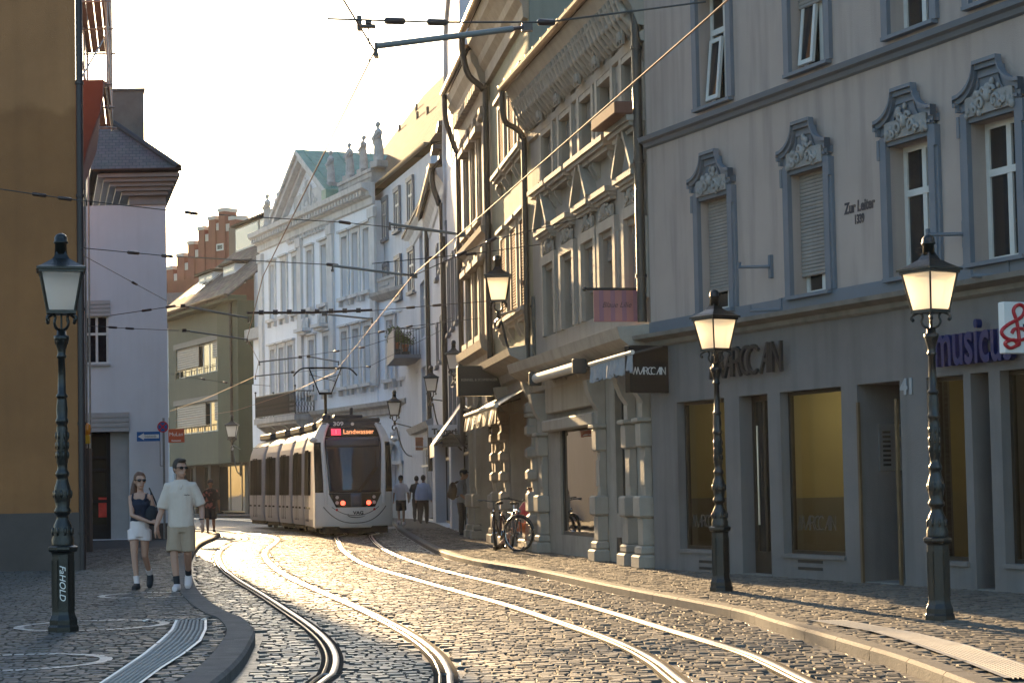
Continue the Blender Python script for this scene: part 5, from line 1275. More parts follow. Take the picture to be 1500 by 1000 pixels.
# Blaue Lilie banner
o,d0,d1,hh=out_sign('banner','dusty pink banner with dark script hanging from a wall pole','sign' if False else FO,V(938,450)[0],873,949,424,471,M('banner_pink',(.36,.16,.15),.8,.12,2),.012,'cloth',False)
mb=MB(); mb.tube([(0,.02,hh+.01),(0,-d1-.12,hh+.01)],.022,8); mb.ball((0,-d1-.14,hh+.01),.04,8,6); mb.build('pole',m_black,o)
m_bl=M('banner_stripe',(.26,.13,.17),.8,.1,2)
for k in range(4): y=-d1+(d1-d0)*(.12+.25*k); B(-.009,.009,y,y+(d1-d0)*.1,hh*.02,hh*.98).build('stripe',m_bl,o)
text('Blaue Lilie',hh*.24,M('banner_ink',(.08,.05,.06),.7,0),o,(.011,-(d0+d1)/2,hh*.52),rot=FACE,ext=.001,shear=.35,name='lettering',sx=.95)
# ======== greenish house with red shutters
FS=Fac(gnd(700,787.5,ZP),A0); L=FS.L; V=FS.uv
uS=V(727,640)[0]
r=FS.root('stucco_house','greenish stucco house with closed red-brown shutters and a moulded eaves cornice','building')
zt2=V(755,98)[1]; zg2=V(745,530)[1]
# eaves higher on this house
cols=[(737.5,150,244,345,470),(752.5,134,236,338,465),(767,118,228,330,460)]
uu=[V(c[0],190)[0] for c in cols]
zA=sum(V(c[0],c[2])[1] for c in cols)/3; zB=sum(V(c[0],c[1])[1] for c in cols)/3; zC=sum(V(c[0],c[4])[1] for c in cols)/3; zD=sum(V(c[0],c[3])[1] for c in cols)/3
wv=.42
hs=[[u-wv,u+wv,zA,zB] for u in uu]+[[u-wv,u+wv,zC,zD] for u in uu]
mb=MB(); wall(mb,uS,L,zg2,zt2+.6,hs,.2,10); mb.build('wall',m_ochreg,r)
for h in hs:
    a,b,c,d=h
    w=window(r,a,b,c,d,.14,m_white,m_glass,2,None,.07)
    mb=MB(); mb.box(a-.11,a,-.07,0,c,d); mb.box(b,b+.11,-.07,0,c,d); mb.box(a-.11,b+.11,-.072,0,d,d+.14); mb.box(a-.18,b+.18,-.16,0,d+.14,d+.22); mb.build('surround',m_trim,w)
    for s_ in(-1,1):
        x0=a+.01 if s_<0 else (a+b)/2+.005; x1=(a+b)/2-.005 if s_<0 else b-.01
        shutter(w,x0,x1,c+.02,d-.02,-.05,m_rshut,.06,'shutter_leaf',.02)
    sill_on_consoles(w,a,b,c,.24)
mb=MB(); mould(mb,uS,L,zt2+.55,[(0,0),(.1,.03),(.12,.3),(.24,.45),(.28,.62),(.42,.85),(.5,.95),(.55,1.2),(.05,1.3)]); mb.build('eaves_cornice',m_stone,r)
mb=MB(); gutter(mb,uS-.1,L,-.64,zt2+1.85,.1); mb.build('gutter',m_copg,r)
mb=MB(); mb.tube(spline([(uS+.05,-.64,zt2+1.75),(uS+.05,-.64,zt2+1.3),(uS+.07,-.5,zt2+.75),(uS+.1,-.16,zt2+.4),(uS+.1,-.12,zt2-.2),(uS+.1,-.12,2.5)],4),.075,8); mb.build('downpipe',m_pipe,r)
mb=MB(); slope(mb,uS,L,-.66,zt2+1.85,4.6,zt2+6); slope(mb,uS,L,9.8,zt2+1.85,4.61,zt2+5.99); mb.build('roof',m_tileB,r)
B(L-.02,L+.1,0.02,9.9,zt-.2,zt2+3.4).build('party_wall',M('party_wall_green',(.26,.31,.27),.85,.1,1,grime=.2),r)
mb=MB(); wall(mb,uS,L,0,zg2-.001,[(uS+.5,uS+1.5,ZP,3.1,.4),(uS+2.3,L-.5,ZP,3.0,.6)],.4,10,y=.03); mb.build('shopfront_wall',m_trim,r)
window(r,uS+.5,uS+1.5,ZP,3.1,.35,m_interior,m_glassS,1,.75,.07,name='shop_door'); window(r,uS+2.3,L-.5,ZP,3.0,.5,m_interior,m_glassS,2,.8,.07,name='shop_window')
mb=MB(); mould(mb,uS-.1,L-.05,zg2-.5,[(0,0),(.1,.03),(.14,.2),(.5,.38),(.55,.52),(.05,.6)]); mb.build('shop_cornice',m_trim,r)
for k,u in enumerate((uS+.25,uS+1.9,L-.22)):
    p=pilaster(r,u,.14,ZP-.02,zg2-.52,.11)
    for j in range(6): z=ZP+.5+j*.45; MB().bbox(u-.18,u+.18,-.19,.0,z,z+.24,.05).build('rusticated_block',m_trim,p)
# black street awning roll with lettering between the shops
a0=uS+.3; a1=L-.4; z=V(765,580,-.8)[1]
o=thing('shop_awning','short black awning with pale lettering left of the rolled-up awning tube','awning',FS.w(a0,-.75,z),FS.rz)
mb=MB(); n=26
for i in range(n):
    xa=(a1-a0)*i/n; xb=(a1-a0)*(i+1)/n; ya=.03*math.sin(i*1.3); yb=.03*math.sin((i+1)*1.3)
    mb.quad((xa,ya-.05,-.35),(xb,yb-.05,-.35),(xb,yb*.2,.0),(xa,ya*.2,.0)); mb.quad((xa,ya-.044,-.35),(xa,ya*.2+.006,.0),(xb,yb*.2+.006,.0),(xb,yb-.044,-.35)); mb.quad((xa,ya*.2,0),(xb,yb*.2,0),(xb,.72,.42),(xa,.72,.42)); mb.quad((xa,ya*.2,-.01),(xa,.72,.41),(xb,.72,.41),(xb,yb*.2,-.01))
mb.build('valance',m_signb,o); MB().tube([(0,0,.02),(a1-a0,0,.02)],.05,8).build('front_bar',m_awn,o)
text('BESSON',.22,m_signw,o,((a1-a0)*.5,-.10,-.19),ext=.002,name='lettering',sx=1.1)
# ======== beige sandstone house (left neighbour) with tall pilasters
r=FS.root('pilaster_house','narrow beige sandstone house with tall carved pilasters and a projecting cornice','building')
FSr=FS; uE=uS-.12; u0=-1.35
z3=V(712,150)[1]; zm=V(712,350)[1]; zg3=V(712,535)[1]
xs=[u0+.55+i*(uE-u0-1.1)/3 for i in range(4)]
hs=[]
for u in xs[:3]:
    c=u+(xs[1]-xs[0])/2
    hs+= [[c-.36,c+.36,zm+.5,z3-.7],[c-.36,c+.36,zg3+.7,zm-.6]]
mb=MB(); wall(mb,u0,uE,zg3,z3+.3,hs,.25,10); mb.build('wall',m_stone,r)
for h in hs:
    w=window(r,*h,.18,m_white,m_glass,2,.7,.07); a,b,c,d=h
    mb=MB(); mb.box(a-.12,a,-.1,0,c,d); mb.box(b,b+.12,-.1,0,c,d); mb.box(a-.2,b+.2,-.28,0,d,d+.14); mb.box(a-.12,b+.12,-.12,0,d+.14,d+.4); mb.box(a-.2,b+.2,-.26,0,c-.14,c-.003); mb.build('surround',m_stone,w); k=MB(); carve(k,(a+b)/2,d+.15,.7,.4,-.12,10,3); k.build('relief',m_stone,w)
for u in xs:
    for (a,b) in ((zm+.2,z3-.15),(zg3+.2,zm-.25)):
        mb=MB(); mb.box(u-.12,u+.12,-.12,0,a+.3,b-.35); mb.bbox(u-.17,u+.17,-.17,0,a,a+.3,.03); mb.bbox(u-.15,u+.15,-.15,0,b-.35,b-.18,.03); mb.bbox(u-.19,u+.19,-.2,0,b-.18,b,.03); mb.ball((u-.13,-.16,b-.25),.08,7,5); mb.ball((u+.13,-.16,b-.25),.08,7,5); mb.ball((u,-.17,b-.3),.08,7,5)
        mb.build('pilaster',m_stone,r)
mb=MB(); mould(mb,u0-.1,uE,zm-.25,[(0,0),(.1,.04),(.12,.2),(.25,.3),(.28,.42),(.05,.45)]); mb.build('string_course',m_stone,r)
mb=MB(); mould(mb,u0-.2,uE,z3-.1,[(0,0),(.1,.05),(.16,.35),(.25,.55),(.3,.75),(.42,.95),(.46,1.2),(.05,1.3)])
for i in range(int((uE-u0)/.35)): mb.box(u0+i*.35,u0+i*.35+.17,-.32,-.1,z3+.22,z3+.42)
mb.build('eaves_cornice',m_stone,r)
mb=MB(); mould(mb,u0-.1,uE,zg3-.1,[(0,0),(.1,.03),(.14,.3),(.3,.42),(.34,.6),(.05,.62)]); mb.build('shop_cornice',m_stone,r)
mb=MB(); gutter(mb,u0-.3,uE,-.52,z3+1.25,.1); mb.build('gutter',m_copg,r)
mb=MB(); mb.tube(spline([(u0+.0,-.52,z3+1.15),(u0+.0,-.5,z3+.5),(u0+.05,-.3,z3-.2),(u0+.1,-.2,z3-.5),(u0+.1,-.2,z3-1),(u0+.1,-.2,2.5)],4),.07,8); mb.build('downpipe',m_pipe,r)
mb=MB(); slope(mb,u0-.2,uE,-.54,z3+1.2,4.6,z3+5.6); slope(mb,u0-.2,uE,9.8,z3+1.2,4.61,z3+5.59); mb.build('roof',m_tileB,r)
mb=MB(); wall(mb,u0,uE,0,zg3-.1,[(u0+.5,u0+1.5,.5,3.0,.4),(u0+1.9,uE-.4,ZP,3.1,.6)],.4,10,y=.03); mb.build('shopfront_wall',m_stone,r)
window(r,u0+.5,u0+1.5,.5,3.0,.35,m_interior,m_glassS,1,None,.06,name='shop_window'); window(r,u0+1.9,uE-.4,ZP,3.1,.5,m_interior,m_glassS,2,.8,.07,name='shop_door')
for u in (u0+.25,u0+1.7,uE-.2): pilaster(r,u,.14,ZP-.02,zg3-.12,.1,mat=m_stone)
# small sunlit awning edge
p=FS.w(V(715,595,-.6)[0],-.6,V(715,600,-.6)[1]); o=thing('small_awning','small folded white awning catching the sun under the dark hanging sign','awning',p,FS.rz)
mb=MB(); mb.box(-.7,.9,-.03,.03,.0,.05); mb.build('front_bar',m_awn,o)
mb=MB()
for i in range(16):
    xa=-.7+.1*i;xb=xa+.1; mb.quad((xa,.03*math.sin(i*1.4),-.3),(xb,.03*math.sin((i+1)*1.4),-.3),(xb,0,0),(xa,0,0))
    mb.quad((xa,.006+.03*math.sin(i*1.4),-.3),(xa,.006,0),(xb,.006,0),(xb,.006+.03*math.sin((i+1)*1.4),-.3))
mb.build('valance',m_awn,o); 
for x in(-.6,.8): MB().tube([(x,0,.03),(x,.6,.2)],.015,5).build('arm',m_black,o)
# dark hanging sign
o,d0,d1,hh=out_sign('box_sign','dark brown box sign with small pale lettering between the wall lamps',FS,V(738,560)[0],672,735,536,580,M('sign_dark_brown',(.012,.009,.007),.55,.1,2),.3)
text('KENNEL & SCHMENGER',hh*.115,M('sign_faint',(.3,.28,.25),.5,0),o,(.154,-(d0+d1)/2,hh*.53),rot=FACE,ext=.002,name='lettering',sx=.98)
# ======== far group of the row: curved gable house, dormer house, balcony house
C0=FS.w(u0,0,0); D0=gnd(637,764.5,ZP)
FT=Fac((D0.x,D0.y),(C0.x,C0.y)); L=FT.L; V=FT.uv
uG=V(660,700)[0]
r=FT.root('gable_house','tall pale house with a scrolled curved gable over a smooth pale front','building')
zE=V(676,272)[1]-.3; zT=V(690,10)[1]; WG=L-uG
mb=MB(); wall(mb,uG,L,0,zE,[(uG+k*2.2+.8,uG+k*2.2+1.7,zE-a,zE-a+2.1) for k in range(4) for a in (3.2,6.6)]+[(uG+.4,L-.5,ZP,3.0,.5)],.2,10); mb.build('wall',m_grey8,r)
for (a,c,d) in [(uG+k*2.2+.8,zE-q,zE-q+2.1) for k in range(4) for q in (3.2,6.6)]:
    w=window(r,a,a+.9,c,d,.14,m_white,m_glass,2,.7,.07); mb=MB(); mb.box(a-.08,a,-.05,0,c,d); mb.box(a+.9,a+.98,-.05,0,c,d); mb.box(a-.1,a+1.0,-.06,0,d,d+.14); mb.box(a-.12,a+1.02,-.12,0,c-.1,c-.003); mb.build('surround',m_blue,w)
window(r,uG+.4,L-.5,ZP,3.0,.4,m_interior,m_glassS,2,.8,.08,name='shop_window')
gp=[(uG+WG*a,zE+b) for a,b in ((0,0),(.005,.9),(.05,1.4),(.06,1.9),(.03,2.4),(.06,3.2),(.14,3.9),(.2,4.8),(.24,6.0),(.5,6.8),(.85,6.0),(.9,3),(1,1),(1,0))]
mb=MB(); mb.prism(gp,'y',0,.5); mb.build('gable',m_grey8,r)
mb=MB(); q=spline([(x,-.02,z) for x,z in gp[:10]],4); mb.tube(q,.09,6); mb.build('gable_coping',m_pals,r)
for (zz,h) in ((zE+1.6,1.9),): w=window(r,uG+WG*.38,uG+WG*.62,zz,zz+h,-.03,m_white,m_glass,2,None,.08)
mb=MB(); mb.prism([(uG+.4,zE),(L-.2,zE),(uG+WG*.5,zE+5.6)],'y',.501,12); mb.build('roof',m_tileB,r)
# house with three slim dormers
r=FT.root('dormer_house','pale blue-white house with three slim dormers and a dark gutter','building')
zE2=V(641,303)[1]; e0=.1
hs=[]
for px,(a,b) in ((641,(352,400)),(647,(348,397)),(653.5,(345,393)),(641,(470,530)),(647,(468,530)),(653.5,(466,530))):
    u=V(px,a)[0]; hs.append([u-.45,u+.45,V(px,b)[1],V(px,a)[1]])
for g in (hs[:3],hs[3:]):
    zz=sum(h[2] for h in g)/len(g); z1=sum(h[3] for h in g)/len(g)
    for k,h in enumerate(g): h[2]=zz;h[3]=z1
mb=MB(); wall(mb,e0,uG-.02,0,zE2,hs+[(e0+.8,uG-.8,ZP,3.0,.5)],.2,10); mb.build('wall',m_grey8,r)
for h in hs:
    a,b,c,d=h; w=window(r,*h,.14,m_white,m_glass,2,.7,.07); mb=MB(); mb.box(a-.1,a,-.05,0,c,d); mb.box(b,b+.1,-.05,0,c,d); mb.box(a-.1,b+.1,-.06,0,d,d+.12); mb.box(a-.14,b+.14,-.14,0,c-.1,c-.003); mb.build('surround',m_blue,w)
window(r,e0+.8,uG-.8,ZP,3.0,.4,m_interior,m_glassS,3,.8,.08,name='shop_window')
mb=MB(); mould(mb,e0-.2,uG,zE2-.3,[(0,0),(.06,.05),(.1,.3),(.26,.55),(.3,.75),(.05,.8)]); mb.build('eaves_cornice',m_pals,r)
mb=MB(); gutter(mb,e0-.1,uG,-.42,zE2+.6,.1); mb.build('gutter',m_copg,r)
mb=MB(); mb.tube(spline([(uG-.3,-.42,zE2+.5),(uG-.3,-.38,zE2-.1),(uG-.2,-.2,zE2-.7),(uG-.18,-.12,zE2-1.4),(uG-.18,-.12,3)],4),.09,8); mb.build('downpipe',m_pipe,r)
mb=MB(); slope(mb,e0-.1,uG,-.44,zE2+.5,5.5,zE2+6.0,th=.14); slope(mb,e0-.2,uG,11,zE2+.5,5.51,zE2+5.99,th=.14); mb.build('roof',m_tileB,r)
n=3
for k in range(3):
    u=e0+.8+k*(uG-e0-1.6)/2.3; dormer(r,u,u+1.0,.1,zE2+.55,1.45,2.2,m_slate,m_plinth,1)
B(e0+.2,e0+.5,.0,.3,3.1,3.5).build('wall_box',m_black,r)
for k,(px,py) in enumerate(((654,660),)): pass
# balcony house between dormer house and palace
FQ=Fac((pB.x+.05,pB.y-.05),(D0.x,D0.y)); r=FQ.root('balcony_house','narrow blue-grey house with a small plant-filled balcony beside the palace','building'); L=FQ.L; V=FQ.uv
zE3=V(624,318)[1]; 
hs=[[1.2,3.6,7.4,9.6],[5.6,7.8,7.4,9.6],[1.2,3.6,3.9,6.2],[5.6,7.8,3.9,6.2],[1.5,3,10.2,11.6],[5.6,7.4,10.2,11.6],[.6,L-.8,ZP,3.0,.5]]
hs=[h for h in hs if h[1]<L-.3]
mb=MB(); wall(mb,0,L,0,zE3,hs,.2,12); mb.build('wall',m_grey8,r)
for h in hs: window(r,*h[:4],.14,m_white,m_glass,2,.75,.07,name='window' if h[3]>3.5 else 'shop_window')
mb=MB(); mould(mb,0,L,zE3-.3,[(0,0),(.06,.05),(.12,.4),(.26,.55),(.3,.75),(.05,.8)]); mb.build('eaves_cornice',m_pals,r)
mb=MB(); mould(mb,0,L,3.6,[(0,0),(.2,.05),(.3,.3),(.05,.4)]); mb.build('shop_cornice',m_pald,r)
mb=MB(); slope(mb,-.2,L+.1,-.34,zE3+.5,5.5,zE3+4.5,th=.14); slope(mb,-.2,L+.1,11.5,zE3+.5,5.51,zE3+4.49); mb.build('roof',m_slate,r)
MB().tube([(.12,-.12,0),(.12,-.12,zE3)],.09,8).build('downpipe',m_pipe,r); MB().tube([(L-.2,-.12,2),(L-.2,-.12,zE3)],.09,8).build('downpipe',m_pipe,r)
zb_=V(612,523)[1]; b0=.5; b1=L*.5; bp=1.1
mb=MB(); mb.box(b0,b1,-bp,0,zb_-.15,zb_); mb.box(b0,b1,-bp,-bp+.05,zb_,zb_+1.05); mb.box(b0,b0+.05,-bp+.05,0,zb_,zb_+1.05); bal=mb.build('balcony',M('balcony_grey',(.20,.21,.23),.7,.15,2),r)
mb=MB(); mb.tube([(b1-.02,-bp+.02,zb_+1.05),(b1-.02,0,zb_+1.05)],.025,6)
for i in range(9): y=-bp+.08+i*.12; mb.tube([(b1-.02,y,zb_),(b1-.02,y,zb_+1.05)],.012,4)
mb.build('railing',m_black,bal)
m_leaf=M('plant_leaf',(.06,.10,.025),.6,.4,8); m_pot=M('terracotta',(.30,.12,.06),.8,.2,5)
LB=['bushy green pot plant standing highest on the narrow balcony','terracotta potted plant at the street edge of the narrow balcony','yellowish trailing plant low on the narrow balcony']
for k,(u,y,zh,sd) in enumerate(((b0+.5,-.8,.75,1),(b0+1.2,-.75,.5,2),(b1-.4,-.6,.15,3))):
    o=thing('potted_plant',LB[k],'plant',FQ.w(u,y,zb_+zh-.02),FQ.rz,'pot plants on the narrow balcony')
    mb=MB(); mb.lathe([(.1,0),(.15,.26),(.16,.3)],10); mb.build('pot',m_pot,o)
    rr=random.Random(sd); mb=MB()
    for i in range(240):
        q=rr.uniform(0,2*PI); ph=rr.uniform(-.3,1.2); rad=rr.uniform(.1,.42); c=Vector((math.cos(q)*math.cos(ph)*rad,math.sin(q)*math.cos(ph)*rad,.4+math.sin(ph)*rad*1.1)); d1=Vector((rr.gauss(0,1),rr.gauss(0,1),rr.gauss(0,1))).normalized()*.06; d2=d1.orthogonal().normalized()*.03
        mb._add([c-d1,c+d2,c+d1,c-d2],[(0,1,2,3)])
    mb.build('foliage',m_leaf,o)
    B(-.2,.2,-.16,.16,-zh+.02,0).build('stand',m_slate,o)
# big sunlit tiled roof behind the row
p=at(612,200,100); 
xh=at(462,350,106).x; FH=Fac((xh,106),(xh+.253*30,106-.967*30)); r=FH.root('steep_roof_house','house with a big steep sun-lit tiled roof rising behind the palace corner','building'); L=30; V=FH.uv
zr0=V(462,350)[1]; rw=6.3; zr1=zr0+8.3
B(.1,L-.1,.12,2*rw-.12,0,zr0-.3).build('wall',m_grey8,r)
for k in range(9):
    for zz in (zr0-2.6,zr0-5.6):
        u=2.2+k*2.9; w=window(r,u,u+1.0,zz,zz+1.7,.07,m_white,m_glass,2,.65,.07); mb=MB(); mb.box(u-.16,u,.02,.121,zz,zz+1.7); mb.box(u+1.0,u+1.16,.02,.121,zz,zz+1.7); mb.box(u-.16,u+1.16,.0,.121,zz+1.7,zz+1.9); mb.box(u-.2,u+1.2,-.06,.121,zz-.14,zz-.003); mb.build('surround',m_blue,w)
mb=MB(); gutter(mb,-.1,L,-.08,zr0+.05,.12); mb.build('gutter',m_pipe,r)
mb=MB(); q=math.hypot(rw,zr1-zr0)
mb.quad((0,0,zr0),(L,0,zr0),(L,rw,zr1),(0,rw,zr1),uv=[(0,0),(L,0),(L,q),(0,q)]); mb.quad((0,2*rw,zr0),(0,rw+.01,zr1),(L,rw+.01,zr1),(L,2*rw,zr0)); mb._add([(0,0,zr0),(0,rw,zr1),(0,2*rw,zr0),(L,0,zr0),(L,rw,zr1),(L,2*rw,zr0)],[(0,1,2),(3,5,4),(0,2,5,3)]); mb.build('roof',m_tileB,r)
rr=random.Random(8); mb=MB()
for i in range(5):
    u=rr.uniform(1,L-14); t=rr.uniform(.4,.8); mb=MB(); mb.tube([(u,rw*t,zr0+8.3*t-.1),(u,rw*t,zr0+8.3*t+.35)],.07,8); mb.build('roof_vent',m_slate,r)
# Tam... fascia sign, lower grey sign, orange poster, big sloping awning
o,d0,d1,hh=out_sign('hanging_sign','pale hanging sign with bold black lettering high beside the sloping awning',FT,FT.uv(672,640)[0],628,680,622,640,m_whitew,.1)
text('Tamaris',hh*.62,m_black,o,(.054,-d1+.1,hh*.45),rot=FACE,align='LEFT',ext=.002,name='lettering',sx=1.15,bold=.01)
o,d0,d1,hh=out_sign('hanging_sign','grey signboard with two faint lines of script under the pale sign',FT,FT.uv(684,660)[0],648,682,636,654,M('sign_grey',(.13,.13,.14),.6,.1,2),.08)
text('Buchhandlung',hh*.3,m_black,o,(.044,-(d0+d1)/2,hh*.66),rot=FACE,ext=.002,name='lettering',shear=.2); text('zum Wetzstein',hh*.3,m_black,o,(.044,-(d0+d1)/2,hh*.28),rot=FACE,ext=.002,name='lettering',shear=.2)
o,d0,d1,hh=out_sign('poster_board','orange poster board low on the wall beside the walkers',FQ,FQ.L*.55,609,626,640,659,M('poster_orange',(.45,.17,.09),.6,.15,2),.06)
text('COMEBACK',hh*.2,m_signw,o,(.034,-(d0+d1)/2,hh*.25),rot=FACE,ext=.002,name='lettering')
ua=FT.uv(686,600)[0]; dA=project_out(FT,ua,636,0)
zt_=zat(FT,ua,.1,588,684); zl_=zat(FT,ua,dA,652,636)
o=thing('sloping_awning','large sloping fabric awning with a sunlit front edge reaching over the pavement','awning',FT.w(ua,0,0),FT.rz)
wid=2.6
mb=MB(); mb.prism([(-.08,zt_),(-dA,zl_),(-dA,zl_+.05),(-.08,zt_+.06)],'x',-wid,0); mb.build('canopy',m_awn,o)
mb=MB()
for i in range(26):
    xa=-wid+wid*i/26;xb=xa+wid/26; mb.quad((xa,-dA-.012,zl_-.3),(xb,-dA-.012,zl_-.3),(xb,-dA-.012,zl_+.05),(xa,-dA-.012,zl_+.05)); mb.quad((xa,-dA-.005,zl_-.3),(xa,-dA-.005,zl_+.05),(xb,-dA-.005,zl_+.05),(xb,-dA-.005,zl_-.3))
mb.build('valance',m_awn,o)
for x in(-wid+.2,-.2): MB().tube([(x,-.05,zl_-.1),(x,-dA*.5,zl_+.35),(x,-dA+.05,zl_)],.025,6).build('arm',m_black,o)
# ---------------------------------------------------------------- wall lamps
wall_lamp('sunlit wall lamp on a long scrolled bracket in front of the red-shuttered stucco house',730,441,40.5,68,FS.w(FS.uv(783,470)[0],-.02,0))
wall_lamp('bright wall lamp just above the dark brown hanging sign',665,541,53,43,FS.w(FS.uv(703,560)[0],-.02,0))
wall_lamp('unlit wall lamp on a bracket left of the dark hanging sign and under the balcony',632,573,60,38,FT.w(FT.uv(655,600)[0],0,0))
wall_lamp('small wall lamp on the palace corner beside the tram roof',578,608,76,37,FP.w(L*0+FP.uv(606,640)[0],0,0))
wall_lamp('small wall lamp fixed to the green building by the corner pier',340,640,100,33,FG.w(FG.L-.5,0,0))
# ---------------------------------------------------------------- tram
def paint(name,col,rough=.25,metal=0.0,coat=.6):
    m=M(name,col,rough,.05,1.5,metal=metal); m.node_tree.nodes['Principled BSDF'].inputs['Coat Weight'].default_value=coat; return m
m_tw=paint('tram_silver_lifted_front',(.74,.735,.73),.42,coat=.15); m_ts=paint('tram_silver_dimmed_side',(.48,.48,.50),.6,coat=0); m_ts.node_tree.nodes['Principled BSDF'].inputs['Specular IOR Level'].default_value=.12; m_td=paint('tram_dark_roof',(.03,.035,.045),.55,coat=0); m_tg=matt('tram_side_glass',(.012,.014,.018),(.07,.065,.055)); m_bel=M('bellows_rubber',(.015,.015,.015),.8,.2,8)  # front silver lightened against its shade, side silver darkened against sky glare
m_skirt=M('underframe_black',(.012,.012,.012),.8,.2,5,spec=.1)
pF=gnd(522,785,0); TY=56.0; pF=at(522,784,TY); 
tram=thing('tram','silver-white tram, line 1 to Landwasser, number 309, coming round the bend','tram',(pF.x,TY,0),R(11))
HD=[11,13,14.5,15.5,16.5]   # headings of the five modules
def section(hw,y):
    """body ring, from the left skirt over the roof to the right skirt"""
    P=[(-hw+.03,.28),(-hw,.5),(-hw,1.0),(-hw+.005,1.25),(-hw+.03,2.55),(-hw+.07,2.75),(-hw+.16,3.0),(-hw+.36,3.2),(-hw+.7,3.3)]
    return [(x,y,z) for x,z in P]+[(-x,y,z) for x,z in P[::-1]]
def module(x0,y0,hd,ln,first,last,k):
    X=Matrix.Translation((x0,y0,0))@Matrix.Rotation(R(hd-HD[0]),4,'Z')
    mb=MB(); mb.X=X; hw=1.15
    ys=[0,ln] ; n=18
    ys=[0,.25,ln-.25,ln]
    V_=[];F_=[]
    for y in ys: V_+=section(hw-(0.03 if y in(0,ln) and not(first and y==0) else 0),y)
    mid=[i%n for i in range(n)]
    for r_ in range(len(ys)-1):
        for j in range(n-1): F_.append((r_*n+j,r_*n+j+1,(r_+1)*n+j+1,(r_+1)*n+j))
    F_.append(tuple(range(n))); F_.append(tuple(range((len(ys)-1)*n,len(ys)*n))[::-1])
    mb.smooth=False; mb._add(V_,F_)
    for i in range(len(mb.f)):
        f=mb.f[i]; z=sum(mb.v[q][2] for q in f)/len(f)
        mb.mi[i]=1 if z>2.6 and len(f)==4 and z>3.1 else 0
    body=mb.build('body_module',[m_ts,m_td],tram)
    # side windows, doors
    for s_ in(-1,1):
        g=MB(); g.X=X
        def pane(a,b,z0,z1,o=.004):
            f=lambda z: -(hw-.03*max(0,(z-1.25))/1.3)-o
            q=[(s_*-f(z0)*-1,a,z0),(s_*-f(z0)*-1,b,z0),(s_*-f(z1)*-1,b,z1),(s_*-f(z1)*-1,a,z1)]
            q=[(s_*abs(p[0]),p[1],p[2]) for p in q]; g.quad(*(q if s_>0 else q[::-1]))
        a=.9 if first else .3
        pane(a,ln-.3,1.22,2.55); g.build('side_window',m_tg,body)  # window reflections are painted as streaks in the glass colour
        d=MB(); d.X=X; x=s_*(hw+.006)
        nd=2 if ln>3.5 else 1
        for q in range(nd):
            c=a+.6+(ln-a-1.2)*(q+.5)/nd
            for e in (-.42,-.01,.40): d.box(min(x,x-s_*.05),max(x,x-s_*.05),c+e,c+e+.03,.42,2.6)
        d.build('door_leaf',m_skirt,body)
        ba=MB(); ba.X=X
        for q in range(3): yy=a+(ln-a)*(q+.5)/3; ba.box(min(s_*(hw-.02),s_*(hw+.012)),max(s_*(hw-.02),s_*(hw+.012)),yy-.22,yy+.22,.80,.86)
        ba.build('vent_grille',m_skirt,body)
        rr=MB(); rr.X=X; rr.tube([(s_*(hw-.2),.1,3.03),(s_*(hw-.2),ln-.1,3.03)],.03,6); rr.build('roof_trim',m_td,body)
    rb=MB(); rb.X=X; rb.bbox(-.75,.75,.5,ln-.4,3.29,3.52,.04); rb.build('roof_box',m_td,body)
    u=MB(); u.X=X; u.box(-hw+.1,hw-.1,.2,ln-.1,.14,.4); u.build('underframe',m_skirt,body)
    for q in range(2): 
        for sx in(-.5,.5): w=MB(); w.X=X; w.disc((sx,ln*(.3+.4*q),.3),.3,18,'x',.12); w.build('wheel',m_skirt,body)
    return X@Vector((0,ln,0)),X
x0,y0=0,1.15
for k,hd in enumerate(HD):
    ln=3.4 if k==0 else (3.1 if k<4 else 3.4)
    e,X=module(x0,y0,hd,ln,k==0,k==4,k)
    if k<4:
        b=MB(); b.X=Matrix.Translation((e.x,e.y,0))@Matrix.Rotation(R(hd-HD[0]),4,'Z')
        for j in range(4): 
            y=j*.1; P=[(p[0]*.93,p[2]) for p in section(1.15,0)]; b.prism([(x,min(z,3.22)) for x,z in P],'y',y+.01,y+.08); b.prism([(x*.97,min(z,3.2)) for x,z in P],'y',y+.08,y+.11)
        b.build('bellows',m_bel,tram); e=b.X@Vector((0,.42,0))
    x0,y0=e.x,e.y
# ---- cab front: a smooth bulged shell with proud panels
def fy(a,z):
    """depth of the front skin at lateral a (-1..1) and height z"""
    t=max(0,(z-1.25))/2.0
    slant=.62*t**1.35 + (.10*((1.0-z)/.7)**2 if z<1.0 else 0)
    return slant+.55*abs(a)**2.6*(1-.25*t)+.0
def fx(a,z):
    w=1.15-.0*z
    if z>2.6: w=1.15-.28*((z-2.6)/.75)**2
    return a*w
def patch(name,mat,zs,al,ar,off,par,na=16,smooth=True,thick=.015):
    """al/ar: functions of z giving the lateral limits"""
    mb=MB(); V_=[];F_=[]
    for i,z in enumerate(zs):
        for j in range(na+1):
            a=al(z)+(ar(z)-al(z))*j/na; V_.append((fx(a,z),fy(a,z)-off,z))
    n=na+1
    for i in range(len(zs)-1):
        for j in range(na): F_.append((i*n+j,i*n+j+1,(i+1)*n+j+1,(i+1)*n+j))
    o=len(V_); V_+= [(x,y+thick,z) for x,y,z in V_]
    F_+= [tuple(q+o for q in f[::-1]) for f in list(F_)]
    for i in range(len(zs)-1): F_+= [(i*n,(i+1)*n,(i+1)*n+o,i*n+o),(i*n+na,i*n+na+o,(i+1)*n+na+o,(i+1)*n+na)]
    F_+= [(j,j+o,j+1+o,j+1) for j in range(na)]; k=(len(zs)-1)*n; F_+= [(k+j,k+j+1,k+j+1+o,k+j+o) for j in range(na)]
    mb._add(V_,F_,smooth); return mb.build(name,mat,par)
